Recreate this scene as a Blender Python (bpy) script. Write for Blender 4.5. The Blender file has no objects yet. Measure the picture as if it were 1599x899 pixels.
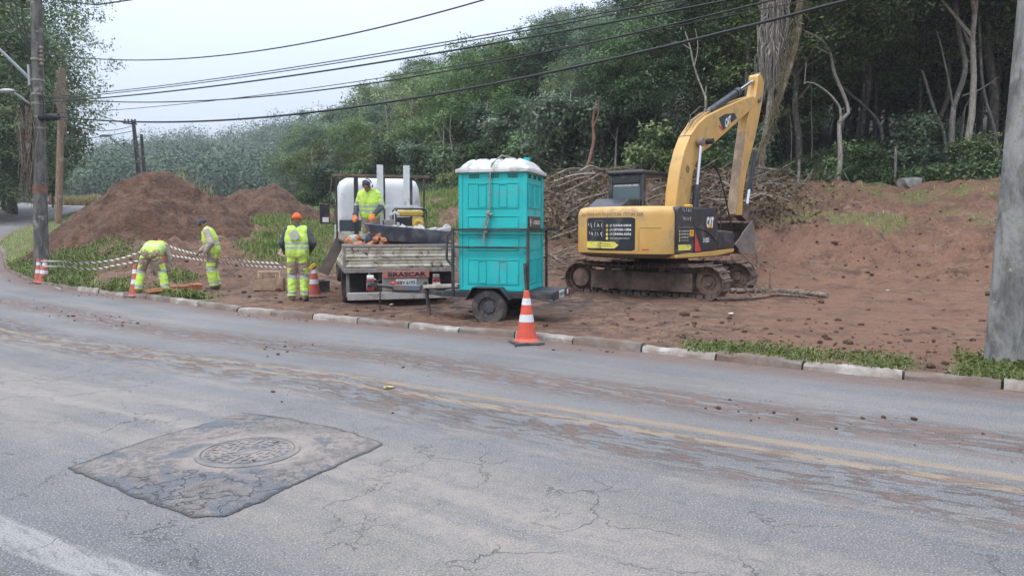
import bpy, bmesh, math, random
import numpy as np
from mathutils import Vector, Matrix, Euler, noise as mnoise

R = math.radians
scene = bpy.context.scene
COL = scene.collection
random.seed(7)

# ------------------------------------------------------------------ camera
FPX, CX, CY, EYE, PITCH = 1142.0, 799.5, 449.5, 1.55, R(4.73)
cam_d = bpy.data.cameras.new("camera")
cam_d.sensor_width = 36.0
cam_d.lens = 36.0 * FPX / 1599.0
cam_d.clip_start, cam_d.clip_end = 0.05, 5000
cam = bpy.data.objects.new("camera", cam_d)
cam.location = (0, 0, EYE)
cam.rotation_euler = (math.pi / 2 - PITCH, 0, 0)
COL.objects.link(cam)
scene.camera = cam

# ------------------------------------------------------------------ sky, sun, exposure
SUN_EL, SUN_AZ = R(56), R(222)          # azimuth clockwise from +Y: behind the camera, a little left
world = bpy.data.worlds.new("World")
scene.world = world
world.use_nodes = True
wn, wl = world.node_tree.nodes, world.node_tree.links
bg = wn["Background"]
sky = wn.new("ShaderNodeTexSky"); sky.sky_type = 'NISHITA'; sky.sun_disc = False
sky.sun_elevation, sky.sun_rotation = SUN_EL, SUN_AZ
sky.dust_density, sky.air_density, sky.ozone_density = 4.0, 1.0, 1.5
tc = wn.new("ShaderNodeTexCoord")
sx = wn.new("ShaderNodeSeparateXYZ"); wl.new(tc.outputs["Generated"], sx.inputs[0])
mr = wn.new("ShaderNodeMapRange"); wl.new(sx.outputs["Z"], mr.inputs["Value"])
mr.inputs["From Min"].default_value, mr.inputs["From Max"].default_value = 0.0, 1.0
mr.inputs["To Min"].default_value, mr.inputs["To Max"].default_value = 0.84, 3.7
cn = wn.new("ShaderNodeTexNoise"); cn.inputs["Scale"].default_value = 2.2; cn.inputs["Detail"].default_value = 4
wl.new(tc.outputs["Generated"], cn.inputs["Vector"])
cm = wn.new("ShaderNodeMapRange"); wl.new(cn.outputs["Fac"], cm.inputs["Value"])
cm.inputs["From Min"].default_value, cm.inputs["From Max"].default_value = 0.3, 0.7
cm.inputs["To Min"].default_value, cm.inputs["To Max"].default_value = 0.93, 1.05
mu = wn.new("ShaderNodeMath"); mu.operation = 'MULTIPLY'
wl.new(mr.outputs[0], mu.inputs[0]); wl.new(cm.outputs[0], mu.inputs[1])
cl = wn.new("ShaderNodeVectorMath"); cl.operation = 'SCALE'
cl.inputs[0].default_value = (5.15, 5.75, 6.95)      # overcast cloud layer, brighter at the zenith
wl.new(mu.outputs[0], cl.inputs["Scale"])
wmix = wn.new("ShaderNodeMix"); wmix.data_type = 'RGBA'
wmix.inputs["Factor"].default_value = 0.88
wl.new(sky.outputs[0], wmix.inputs["A"]); wl.new(cl.outputs[0], wmix.inputs["B"])
wl.new(wmix.outputs["Result"], bg.inputs["Color"])
bg.inputs["Strength"].default_value = 0.11

sun_d = bpy.data.lights.new("sun", 'SUN')
sun_d.energy, sun_d.angle, sun_d.color = 1.5, R(20), (1.0, 0.96, 0.9)
sun = bpy.data.objects.new("sun", sun_d)
sdir = Vector((math.sin(SUN_AZ) * math.cos(SUN_EL), math.cos(SUN_AZ) * math.cos(SUN_EL), math.sin(SUN_EL)))
sun.rotation_euler = sdir.to_track_quat('Z', 'Y').to_euler()
sun.location = (0, -5, 30)
COL.objects.link(sun)
scene.view_settings.view_transform = 'Standard'
scene.view_settings.look = 'None'
scene.view_settings.exposure = 0.22
scene.view_settings.gamma = 1.0
scene.cycles.use_denoising = True
scene.cycles.max_bounces = 6
scene.cycles.diffuse_bounces = 3
scene.cycles.glossy_bounces = 3
scene.cycles.transparent_max_bounces = 8
scene.cycles.volume_bounces = 2
scene.cycles.caustics_reflective = scene.cycles.caustics_refractive = False

# ------------------------------------------------------------------ picture <-> place
def at(px, py, Y):
    dx, dy = (px - CX) / FPX, (CY - py) / FPX
    d = Vector((dx, math.cos(PITCH) + dy * math.sin(PITCH), -math.sin(PITCH) + dy * math.cos(PITCH)))
    return Vector((0, 0, EYE)) + d * (Y / d.y)

def gp(px, py, z=0.0):
    p = at(px, py, 1.0); d = p - Vector((0, 0, EYE))
    return Vector((0, 0, EYE)) + d * ((z - EYE) / d.z)

# ------------------------------------------------------------------ object helpers
def tag(o, label=None, cat=None, group=None, kind=None):
    if label: o["label"] = label
    if cat: o["category"] = cat
    if group: o["group"] = group
    if kind: o["kind"] = kind
    return o

def thing(name, label, cat, loc=(0, 0, 0), rot=(0, 0, 0), group=None, parent=None):
    o = bpy.data.objects.new(name, None)
    COL.objects.link(o)
    o.empty_display_size = 0.2
    o.location = loc; o.rotation_euler = rot
    return tag(o, label, cat, group)

def children(o):
    return [c for c in bpy.data.objects if c.parent == o]

KIDS = {}
def copy_tree(o, parent=None):
    c = o.copy(); COL.objects.link(c)
    if parent is not None:
        c.parent = parent; KIDS.setdefault(parent.name, []).append(c)
    for k in KIDS.get(o.name, []):
        copy_tree(k, c)
    return c

def frame(z, x=None, o=(0, 0, 0)):
    """matrix whose Z axis is z (and X axis near x) at o"""
    z = Vector(z).normalized()
    x = Vector(x) if x is not None else (Vector((1, 0, 0)) if abs(z.x) < .9 else Vector((0, 1, 0)))
    y = z.cross(x).normalized(); x = y.cross(z)
    m = Matrix.Identity(4)
    for i in range(3):
        m[i][0], m[i][1], m[i][2], m[i][3] = x[i], y[i], z[i], o[i]
    return m

class MB:
    def __init__(s):
        s.v, s.f, s.m, s.cur = [], [], [], 0
    def add(s, vs, fs):
        b = len(s.v)
        s.v += [tuple(p) for p in vs]
        s.f += [tuple(i + b for i in f) for f in fs]
        s.m += [s.cur] * len(fs)
        return s
    def mat(s, i):
        s.cur = i; return s
    def box(s, c, size, rot=None, taper=1.0):
        M = Matrix.Translation(c) @ (Euler(rot).to_matrix().to_4x4() if rot is not None and not isinstance(rot, Matrix) else (rot if rot is not None else Matrix.Identity(4)))
        h = [a / 2 for a in size]
        vs = []
        for z in (-1, 1):
            t = taper if z > 0 else 1
            for x, y in ((-1, -1), (1, -1), (1, 1), (-1, 1)):
                vs.append(M @ Vector((x * h[0] * t, y * h[1] * t, z * h[2])))
        return s.add(vs, [(3, 2, 1, 0), (4, 5, 6, 7), (0, 1, 5, 4), (1, 2, 6, 5), (2, 3, 7, 6), (3, 0, 4, 7)])
    def bar(s, p0, p1, w, h=None, up=(0, 0, 1)):
        p0, p1 = Vector(p0), Vector(p1); h = h or w
        d = p1 - p0; up = Vector(up)
        if abs(d.normalized().dot(up)) > .98: up = Vector((0, 1, 0))
        x = d.cross(up).normalized(); y = x.cross(d).normalized()
        vs = [p + x * a * w / 2 + y * b * h / 2 for p in (p0, p1) for a, b in ((-1, -1), (1, -1), (1, 1), (-1, 1))]
        return s.add(vs, [(0, 1, 2, 3), (7, 6, 5, 4), (4, 5, 1, 0), (5, 6, 2, 1), (6, 7, 3, 2), (7, 4, 0, 3)])
    def tube(s, pts, rad, n=8, caps=True, flat=1.0):
        pts = [Vector(p) for p in pts]
        if not hasattr(rad, '__len__'): rad = [rad] * len(pts)
        vs, fs = [], []
        prev = None
        for i, p in enumerate(pts):
            d = (pts[min(i + 1, len(pts) - 1)] - pts[max(i - 1, 0)])
            d = d.normalized() if d.length > 1e-9 else Vector((0, 0, 1))
            if prev is None:
                x = Vector((1, 0, 0)) if abs(d.x) < .8 else Vector((0, 1, 0))
            else:
                x = prev
            x = (x - d * x.dot(d)).normalized(); prev = x
            y = d.cross(x)
            for k in range(n):
                a = 2 * math.pi * k / n
                vs.append(p + (x * math.cos(a) + y * math.sin(a) * flat) * rad[i])
        for i in range(len(pts) - 1):
            for k in range(n):
                fs.append((i * n + k, i * n + (k + 1) % n, (i + 1) * n + (k + 1) % n, (i + 1) * n + k))
        if caps:
            fs.append(tuple(range(n - 1, -1, -1)))
            fs.append(tuple(range((len(pts) - 1) * n, len(pts) * n)))
        return s.add(vs, fs)
    def cyl(s, p0, p1, r0, r1=None, n=16):
        return s.tube([p0, p1], [r0, r0 if r1 is None else r1], n)
    def lathe(s, prof, M=None, n=24, caps=True):
        """prof: (r, z) pairs about local Z of M"""
        M = M or Matrix.Identity(4)
        vs, fs = [], []
        for r, z in prof:
            for k in range(n):
                a = 2 * math.pi * k / n
                vs.append(M @ Vector((r * math.cos(a), r * math.sin(a), z)))
        m = len(prof)
        for i in range(m - 1):
            for k in range(n):
                fs.append((i * n + k, i * n + (k + 1) % n, (i + 1) * n + (k + 1) % n, (i + 1) * n + k))
        if caps:
            fs.append(tuple(range(n - 1, -1, -1))); fs.append(tuple(range((m - 1) * n, m * n)))
        return s.add(vs, fs)
    def prism(s, poly, M, depth, both=False):
        """poly: 2D points in local XY of M, extruded along local Z by depth (from -depth/2 if both)"""
        n = len(poly); z0 = -depth / 2 if both else 0
        vs = [M @ Vector((x, y, z0)) for x, y in poly] + [M @ Vector((x, y, z0 + depth)) for x, y in poly]
        fs = [tuple(range(n - 1, -1, -1)), tuple(range(n, 2 * n))]
        fs += [(i, (i + 1) % n, n + (i + 1) % n, n + i) for i in range(n)]
        return s.add(vs, fs)
    def ell(s, c, r, n=14, m=9, rot=None):
        M = Matrix.Translation(c) @ (rot.to_4x4() if rot is not None else Matrix.Identity(4))
        prof = [(math.sin(math.pi * i / m), -math.cos(math.pi * i / m)) for i in range(m + 1)]
        vs, fs = [], []
        for i in range(1, m):
            for k in range(n):
                a = 2 * math.pi * k / n
                vs.append(M @ Vector((r[0] * prof[i][0] * math.cos(a), r[1] * prof[i][0] * math.sin(a), r[2] * prof[i][1])))
        b = len(vs); vs += [M @ Vector((0, 0, -r[2])), M @ Vector((0, 0, r[2]))]
        for i in range(m - 2):
            for k in range(n):
                fs.append((i * n + k, i * n + (k + 1) % n, (i + 1) * n + (k + 1) % n, (i + 1) * n + k))
        for k in range(n):
            fs.append((b, (k + 1) % n, k)); fs.append(((m - 2) * n + k, (m - 2) * n + (k + 1) % n, b + 1))
        return s.add(vs, fs)
    def mesh(s, name, mats, smooth=None):
        me = bpy.data.meshes.new(name)
        me.from_pydata(s.v, [], s.f)
        for m in (mats if isinstance(mats, (list, tuple)) else [mats]):
            me.materials.append(m)
        me.polygons.foreach_set("material_index", s.m)
        me.update()
        bm = bmesh.new(); bm.from_mesh(me)
        bmesh.ops.recalc_face_normals(bm, faces=bm.faces)
        bm.to_mesh(me); bm.free()
        if smooth is not None:
            me.shade_smooth()
            me.set_sharp_from_angle(angle=R(smooth))
        return me
    def build(s, name, mats, parent=None, smooth=None, bevel=0.0, seg=2, label=None, wnoise=0.0):
        if wnoise:
            for i, p in enumerate(s.v):
                s.v[i] = tuple(Vector(p) + mnoise.noise_vector(Vector(p) * 6) * wnoise)
        o = bpy.data.objects.new(name, s.mesh(name, mats, smooth))
        COL.objects.link(o)
        if parent is not None:
            o.parent = parent; KIDS.setdefault(parent.name, []).append(o)
        if bevel:
            b = o.modifiers.new("bevel", 'BEVEL'); b.width = bevel; b.segments = seg
            b.limit_method = 'ANGLE'; b.angle_limit = R(40)
            if smooth is None: o.data.shade_smooth(); o.data.set_sharp_from_angle(angle=R(35))
        if label: o["label"] = label
        return o

def np_mesh(name, V, F, mats, attrs=None, uv=None, smooth=False, mi=None):
    """V (n,3), F (m,k) numpy"""
    me = bpy.data.meshes.new(name)
    V = np.asarray(V, dtype=np.float32); F = np.asarray(F, dtype=np.int32)
    me.vertices.add(len(V)); me.vertices.foreach_set("co", V.ravel())
    k = F.shape[1]
    me.loops.add(F.size); me.loops.foreach_set("vertex_index", F.ravel())
    me.polygons.add(len(F)); me.polygons.foreach_set("loop_start", np.arange(0, F.size, k, dtype=np.int32))
    if smooth: me.polygons.foreach_set("use_smooth", np.ones(len(F), dtype=bool))
    for m in (mats if isinstance(mats, (list, tuple)) else [mats]): me.materials.append(m)
    if mi is not None: me.polygons.foreach_set("material_index", np.asarray(mi, dtype=np.int32))
    me.update(calc_edges=True)
    for an, a in (attrs or {}).items():
        at_ = me.attributes.new(an, 'FLOAT', 'POINT'); at_.data.foreach_set("value", np.asarray(a, dtype=np.float32))
    if uv is not None:
        ul = me.uv_layers.new(name="UVMap"); ul.data.foreach_set("uv", np.asarray(uv, dtype=np.float32)[F.ravel()].ravel())
    me.validate()
    return me

def link_mesh(name, me, parent=None):
    o = bpy.data.objects.new(name, me); COL.objects.link(o)
    if parent is not None:
        o.parent = parent; KIDS.setdefault(parent.name, []).append(o)
    return o

# ------------------------------------------------------------------ shader helpers
class SH:
    def __init__(s, name, rough=0.8):
        s.m = bpy.data.materials.new(name); s.m.use_nodes = True
        s.t = s.m.node_tree; s.N = s.t.nodes; s.b = s.N["Principled BSDF"]; s.out = s.N["Material Output"]
        s.b.inputs["Roughness"].default_value = rough
        s._obj = None
    def put(s, sock, v):
        if isinstance(v, bpy.types.NodeSocket): s.t.links.new(v, sock)
        elif isinstance(v, (tuple, list)) and len(v) == 3 and sock.type == 'RGBA': sock.default_value = (*v, 1)
        else: sock.default_value = v
    def obj(s):
        if s._obj is None: s._obj = s.N.new("ShaderNodeTexCoord")
        return s._obj.outputs["Object"]
    def uv(s):
        if s._obj is None: s._obj = s.N.new("ShaderNodeTexCoord")
        return s._obj.outputs["UV"]
    def attr(s, name):
        a = s.N.new("ShaderNodeAttribute"); a.attribute_name = name; return a.outputs["Fac"]
    def math(s, op, a, b=0.0, clamp=False):
        n = s.N.new("ShaderNodeMath"); n.operation = op; n.use_clamp = clamp
        s.put(n.inputs[0], a); s.put(n.inputs[1], b); return n.outputs[0]
    def scale(s, vec, xyz):
        n = s.N.new("ShaderNodeVectorMath"); n.operation = 'MULTIPLY'
        s.put(n.inputs[0], vec); n.inputs[1].default_value = xyz; return n.outputs[0]
    def vadd(s, a, b):
        n = s.N.new("ShaderNodeVectorMath"); n.operation = 'ADD'
        s.put(n.inputs[0], a); s.put(n.inputs[1], b); return n.outputs[0]
    def sep(s, vec):
        n = s.N.new("ShaderNodeSeparateXYZ"); s.put(n.inputs[0], vec); return n.outputs
    def noise(s, vec, scale, detail=3, rough=.55, dist=0.0, col=False):
        n = s.N.new("ShaderNodeTexNoise"); s.put(n.inputs["Vector"], vec)
        n.inputs["Scale"].default_value = scale; n.inputs["Detail"].default_value = detail
        n.inputs["Roughness"].default_value = rough; n.inputs["Distortion"].default_value = dist
        return n.outputs["Color" if col else "Fac"]
    def voro(s, vec, scale, feature='F1', rnd=1.0, out="Distance"):
        n = s.N.new("ShaderNodeTexVoronoi"); n.feature = feature; s.put(n.inputs["Vector"], vec)
        n.inputs["Scale"].default_value = scale; n.inputs["Randomness"].default_value = rnd
        return n.outputs[out]
    def rng(s, v, a, b, c=0.0, d=1.0, smooth=True):
        n = s.N.new("ShaderNodeMapRange"); n.interpolation_type = 'SMOOTHSTEP' if smooth else 'LINEAR'
        s.put(n.inputs["Value"], v)
        n.inputs["From Min"].default_value, n.inputs["From Max"].default_value = a, b
        n.inputs["To Min"].default_value, n.inputs["To Max"].default_value = c, d
        return n.outputs[0]
    def band(s, v, c, w, soft):
        d = s.math('ABSOLUTE', s.math('SUBTRACT', v, c))
        return s.rng(d, w / 2 - soft / 2, w / 2 + soft / 2, 1.0, 0.0)
    def mix(s, fac, a, b, blend='MIX'):
        n = s.N.new("ShaderNodeMix"); n.data_type = 'RGBA'; n.blend_type = blend
        s.put(n.inputs["Factor"], fac); s.put(n.inputs["A"], a); s.put(n.inputs["B"], b)
        return n.outputs["Result"]
    def mul(s, *a):
        r = a[0]
        for x in a[1:]: r = s.math('MULTIPLY', r, x)
        return r
    def bump(s, h, strength=.3, dist=.02):
        n = s.N.new("ShaderNodeBump"); n.inputs["Strength"].default_value = strength; n.inputs["Distance"].default_value = dist
        s.put(n.inputs["Height"], h); s.put(s.b.inputs["Normal"], n.outputs[0]); return n
    def col(s, c): s.put(s.b.inputs["Base Color"], c); return s
    def rough(s, r): s.put(s.b.inputs["Roughness"], r); return s
    def spec(s, v): s.put(s.b.inputs["Specular IOR Level"], v); return s
    def metal(s, v): s.put(s.b.inputs["Metallic"], v); return s

def pm(name, col, rough=.6, metal=0.0, var=.12, scale=4.0, dirt=None, dirt_amt=0.0, dirt_scale=3.0, bump=0.0, bscale=60, rust=None, spec=.5, fine=.0):
    """painted / worn surface: tone variation, dirt in patches, chips"""
    s = SH(name, rough); o = s.obj()
    n1 = s.noise(o, scale, 4)
    c = s.mix(s.rng(n1, .3, .7), tuple(x * (1 - var) for x in col), tuple(min(1, x * (1 + var)) for x in col))
    r = rough
    if fine:
        c = s.mix(s.math('MULTIPLY', s.rng(s.noise(o, 45, 3), .35, .7), fine), c, tuple(x * .55 for x in col))
    if dirt_amt > 0:
        nd = s.noise(o, dirt_scale, 6, .65, .3)
        f = s.math('MULTIPLY', s.rng(nd, .62 - dirt_amt * .45, .75 - dirt_amt * .2), .85)
        c = s.mix(f, c, dirt or (.17, .11, .075)); r = s.rng(f, 0, 1, rough, .95)
    if rust:
        nr = s.noise(o, rust[1], 6, .7, .4)
        f = s.rng(nr, rust[2], rust[2] + .05)
        c = s.mix(f, c, rust[0])
    s.col(c); s.rough(r); s.metal(metal); s.spec(spec)
    if bump: s.bump(s.noise(o, bscale, 3), bump, .01)
    return s.m
# ================================================================== terrain
def vnoise(x, y, seed=0):
    """vectorised 2-D value noise in -1..1"""
    xi, yi = np.floor(x).astype(np.int64), np.floor(y).astype(np.int64)
    xf, yf = x - xi, y - yi
    u, v = xf * xf * (3 - 2 * xf), yf * yf * (3 - 2 * yf)
    def h(a, b):
        n = (a * 374761393 + b * 668265263 + seed * 1442695041) & 0x7fffffff
        n = ((n ^ (n >> 13)) * 1274126177) & 0x7fffffff
        return ((n ^ (n >> 16)) & 0xffff) / 32767.5 - 1
    a, b, c, d = h(xi, yi), h(xi + 1, yi), h(xi, yi + 1), h(xi + 1, yi + 1)
    return (a * (1 - u) + b * u) * (1 - v) + (c * (1 - u) + d * u) * v

def fbm(x, y, scale, octs=4, seed=0, gain=.5):
    t, a, f = 0, 1.0, scale
    for i in range(octs):
        t = t + a * vnoise(x * f + 17.3 * i, y * f - 9.1 * i, seed + i); a *= gain; f *= 2.03
    return t

def sstep(a, b, x):
    t = np.clip((x - a) / (b - a), 0, 1); return t * t * (3 - 2 * t)

PROF = [   # picture column, ground height against distance
    (-500, [(14, .1), (20, .6), (26, .9), (45, 1.7), (70, 3.2), (100, 4.6), (150, 6), (300, 12), (900, 16)]),
    (0,    [(16, .1), (21, .6), (24, .8), (34, .92), (45, 1.67), (70, 3.2), (100, 4.4), (150, 5), (300, 18), (900, 20)]),
    (60,   [(18.6, .1), (19.6, .5), (21, .95), (30, 1.15), (45, 1.67), (70, 3.0), (100, 4.0), (150, 4), (300, 22), (900, 24)]),
    (130,  [(16.8, .1), (18, .3), (21, .9), (28, 1.2), (45, 1.75), (70, 2.7), (110, 3.0), (150, 2), (220, 7), (320, 26), (900, 28)]),
    (220,  [(15, .08), (17.4, .1), (19, .42), (22, .9), (26, 1.2), (40, 1.6), (70, 1.6), (150, 0), (220, 7), (310, 30), (900, 33)]),
    (335,  [(13.5, .08), (17, .06), (18.4, .03), (20, .35), (24, .92), (30, 1.3), (40, 1.6), (60, 1), (150, 0), (220, 8), (310, 31), (900, 33)]),
    (430,  [(12.5, .08), (16, .05), (19, .1), (24, .8), (28, 1.4), (32, 2.0), (42, 2.2), (60, 1.5), (150, 0), (220, 10), (310, 37), (900, 40)]),
    (500,  [(12, .08), (16, .03), (20, .1), (24, .5), (30, 1.3), (38, 2.0), (55, 3), (100, 5), (160, 9), (220, 15), (310, 40), (900, 42)]),
    (600,  [(11, .07), (16, .0), (20, .1), (25, .3), (32, 1.2), (40, 2.4), (58, 4), (100, 10), (140, 16), (200, 21), (320, 34), (900, 50)]),
    (690,  [(10.6, .07), (14, .02), (20, .1), (25, .5), (30, 1.7), (34, 2.7), (37, 3.1), (50, 4), (80, 12), (120, 18), (170, 23), (320, 30), (900, 50)]),
    (780,  [(10, .07), (14, .02), (18, .1), (22, .5), (26, 1.4), (30, 2.6), (35, 3.3), (50, 5.5), (80, 14), (120, 21), (170, 26), (320, 34), (900, 50)]),
    (880,  [(9.4, .07), (15, .0), (18.5, .08), (20.5, .4), (24, 1.4), (28, 2.9), (32, 3.4), (40, 4.4), (60, 9), (100, 20), (150, 30), (320, 44), (900, 60)]),
    (1000, [(9, .07), (15, .0), (19, .06), (21, .4), (24, 1.5), (27.5, 3.0), (32, 3.5), (40, 4.8), (60, 10), (100, 22), (150, 34), (320, 50), (900, 60)]),
    (1200, [(8.6, .07), (14, .0), (18.6, .08), (20.5, .5), (24, 1.8), (27, 2.9), (30, 3.3), (40, 5), (60, 10), (100, 22), (320, 60), (900, 80)]),
    (1400, [(8, .07), (13, .02), (17, .06), (18.6, .2), (20.5, .95), (22.5, 1.75), (25.5, 2.6), (28, 3.25), (34, 3.9), (60, 9), (100, 20), (320, 60), (900, 80)]),
    (1560, [(7.4, .07), (12, .03), (16.2, .08), (17.6, .35), (20, 1.35), (24, 2.75), (26, 3.3), (32, 4.1), (60, 9), (100, 20), (320, 60), (900, 80)]),
    (1900, [(6, .07), (11, .05), (15, .2), (18, 1.2), (22, 2.8), (24, 3.3), (30, 4.1), (60, 9), (100, 20), (320, 60), (900, 80)]),
]
PC = np.array([p[0] for p in PROF], float)
def table_z(x, y):
    yy = np.maximum(y, 3.0)
    c = np.clip(CX + FPX * x / yy, PC[0], PC[-1])
    zs = np.stack([np.interp(y, [a for a, b in pr], [b for a, b in pr]) for _, pr in PROF])
    i = np.clip(np.searchsorted(PC, c, side='right') - 1, 0, len(PC) - 2)
    t = (c - PC[i]) / (PC[i + 1] - PC[i]); t = t * t * (3 - 2 * t)
    k = np.arange(len(c))
    return zs[i, k] * (1 - t) + zs[i + 1, k] * t

# ---- kerb line (road side face) from the near right end to the far left end
KPIX = [(1599, 613), (1410, 594), (1250, 579), (1110, 563), (1000, 551), (800, 528), (640, 514), (480, 499), (370, 488), (300, 478), (200, 464), (120, 454), (50, 441)]
KW = [Vector((34, -9, 0)), Vector((16, -.2, 0)), Vector((8.3, 4.6, 0))] + [gp(*p) for p in KPIX] + \
     [Vector(p) for p in ((-15.5, 22.8, .05), (-17.4, 25.1, .12), (-19.9, 28.6, .38), (-23.8, 34.2, .92), (-29.3, 45, 1.67), (-41, 70, 3.2), (-48.5, 85, 4.05), (-62, 105, 4.8), (-90, 132, 5.2), (-130, 160, 5.4))]
def catmull(P, step):
    out = []
    for i in range(len(P) - 1):
        p0, p1, p2, p3 = P[max(i - 1, 0)], P[i], P[i + 1], P[min(i + 2, len(P) - 1)]
        n = max(2, int((p2 - p1).length / step))
        for k in range(n):
            t = k / n
            out.append(.5 * ((2 * p1) + (p2 - p0) * t + (2 * p0 - 5 * p1 + 4 * p2 - p3) * t * t + (3 * p1 - p0 - 3 * p2 + p3) * t ** 3))
    out.append(P[-1]); return out
KC = catmull(KW, .3)
for _ in range(3):
    KC = [KC[0]] + [(KC[i - 1] + KC[i] * 2 + KC[i + 1]) / 4 for i in range(1, len(KC) - 1)] + [KC[-1]]
KA = np.array(KC)
KT = np.gradient(KA, axis=0)[:, :2]; KT /= np.linalg.norm(KT, axis=1)[:, None]
KN = np.stack([-KT[:, 1], KT[:, 0]], 1)                 # towards the road
KU = np.concatenate([[0], np.cumsum(np.linalg.norm(np.diff(KA[:, :2], axis=0), axis=1))])
RW = 7.5                                                # kerb to far edge of the carriageway
def kerb_uv(x, y):
    """u along the kerb, v from the kerb face (positive on the road), road height there"""
    U, Vv, Z = np.empty(len(x)), np.empty(len(x)), np.empty(len(x))
    for s0 in range(0, len(x), 4000):
        xs, ys = x[s0:s0 + 4000, None], y[s0:s0 + 4000, None]
        d2 = (xs - KA[None, :, 0]) ** 2 + (ys - KA[None, :, 1]) ** 2
        j = d2.argmin(1)
        dx, dy = xs[:, 0] - KA[j, 0], ys[:, 0] - KA[j, 1]
        v = dx * KN[j, 0] + dy * KN[j, 1]
        dist = np.sqrt(d2.min(1))
        U[s0:s0 + 4000] = KU[j] + dx * KT[j, 0] + dy * KT[j, 1]
        Vv[s0:s0 + 4000] = np.where(dist > np.abs(v) + 1.0, np.sign(v) * dist, v); Z[s0:s0 + 4000] = KA[j, 2]
    return U, Vv, Z

EDGE_C = [-500, 300, 440, 500, 600, 700, 850, 1000, 1200, 1400, 1600, 1900]
EDGE_Y = [150, 150, 120, 58, 56, 47, 36, 32.5, 29.5, 28.3, 26.4, 25]
def ground_z(x, y, detail=True, full=False):
    x, y = np.asarray(x, float), np.asarray(y, float)
    u, v, zr = kerb_uv(x, y)
    d = -v
    c = CX + FPX * x / np.maximum(y, 3.0)
    zt = table_z(x, y)
    edge = np.interp(c, EDGE_C, EDGE_Y)
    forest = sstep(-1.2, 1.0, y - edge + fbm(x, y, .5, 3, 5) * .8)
    slope_amp = sstep(.15, .9, zt) * (1 - forest)
    far = 1 / (1 + np.maximum(y - 30, 0) / 25)
    site = sstep(.25, 1.2, d)
    zt = np.where((d < 9) & (y < 60), np.minimum(zt, zr + .09 + .40 * np.maximum(d - .15, 0)), zt)
    if detail:
        zt = zt + site * (fbm(x, y, .55, 3, 1) * .08 * (.5 + slope_amp) + fbm(x, y, 1.9, 4, 2, .62) * (.026 + .12 * slope_amp) * far
              + (np.maximum(fbm(x, y, 4.5, 2, 21), .15) - .15) * (.035 + .09 * slope_amp) * far)
        zt = zt + site * slope_amp * far * .075 * (1 - 2 * np.abs(fbm(x * 1.0, y * .22, 2.6, 3, 44, .6))) * sstep(880, 1150, c)
        # rut pairs pressed into the flat of the site
        r = np.sin((y + .25 * x + .5 * fbm(x, y, .2, 2, 9)) * 3.3)
        zt = zt - site * (1 - slope_amp) * .02 * sstep(.2, .9, r) * sstep(-9, -4, x)
    # beyond the far edge of the road the land follows the road and rises as a cut bank on the far left
    out = v - RW
    bank = np.clip(out - 2.2, 0, 14) * .32 * sstep(62, 75, u)
    zo = zr + bank + fbm(x, y, .4, 3, 3) * .08 * sstep(1, 4, out)
    inside = np.clip((d + .03) / .10, 0, 1)
    zroad = zr - .25
    z = np.where(v > RW, np.where(out < 1.5, zroad + (zo - zroad) * np.clip((out - .9) / .5, 0, 1), zo), zroad * (1 - inside) + np.maximum(zt, zr + .02) * inside)
    if not full: return z
    n1, n2 = fbm(x, y, .8, 4, 11), fbm(x, y, .25, 3, 12)
    g = np.zeros_like(x)
    def reg(m, th, soft=.35, n=n1):
        return m * sstep(th - soft, th + soft, n)
    def box(a, lo, hi, s): return sstep(lo - s, lo + s, a) * (1 - sstep(hi - s, hi + s, a))
    g = np.maximum(g, reg(box(c, 1075, 1750, 25) * (1 - sstep(.55, 1.25, d)), -.15))
    g = np.maximum(g, reg((1 - sstep(150, 235, c)) * (1 - sstep(2.4, 4.6, d)), -.3))
    g = np.maximum(g, reg((1 - sstep(118, 165, c)) * (1 - sstep(3.2, 5.0, d)), -1.0))
    g = np.maximum(g, reg((1 - sstep(60, 130, c)) * (1 - sstep(7, 12, d)), -.6))
    g = np.maximum(g, reg(box(c, 1500, 1720, 20) * (1 - sstep(1.2, 2.0, d)), -.7))
    g = np.maximum(g, reg((1 - sstep(150, 240, c)) * (1 - sstep(1.0, 1.7, d)), -.3))
    g = np.maximum(g, reg(box(c, -600, 96, 14) * sstep(20, 23, y), -.8))
    g = np.maximum(g, reg(box(c, 80, 150, 12) * box(y, 24, 47, 3), -.5))
    g = np.maximum(g, reg(box(c, 270, 300, 30) * box(y, 18, 19.5, .5), -.05))
    g = np.maximum(g, reg(box(c, 250, 360, 30) * box(d, .1, .9, .2), .1))
    g = np.maximum(g, reg(box(c, 385, 520, 30) * box(y, 22.6, 40, 1.5), -.25, .5) * .9)
    g = np.maximum(g, reg(box(c, 500, 560, 18) * box(y, 27, 58, 2), -.1))
    g = np.maximum(g, reg(box(c, 540, 770, 20) * box(y, 27.5, 50, 1.2), -.5, .5))
    g = np.maximum(g, reg(box(c, 858, 902, 12) * box(y, 18.3, 20, .5), -.2))
    g = np.maximum(g, reg(box(c, 1180, 1570, 40) * box(zt, 1.35, 2.0, .15), .12, .35) * .85)
    g = np.maximum(g, reg(box(c, 1210, 1640, 40) * box(zt, 2.3, 3.2, .3), .3, .3) * .8)
    g = np.maximum(g, reg((y > 45) * (c < 520), -1.5))
    g = np.maximum(g, reg((out > 2) * 1.0, -.4))
    g = g * (1 - forest)
    return z, g, forest, d, out

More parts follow.
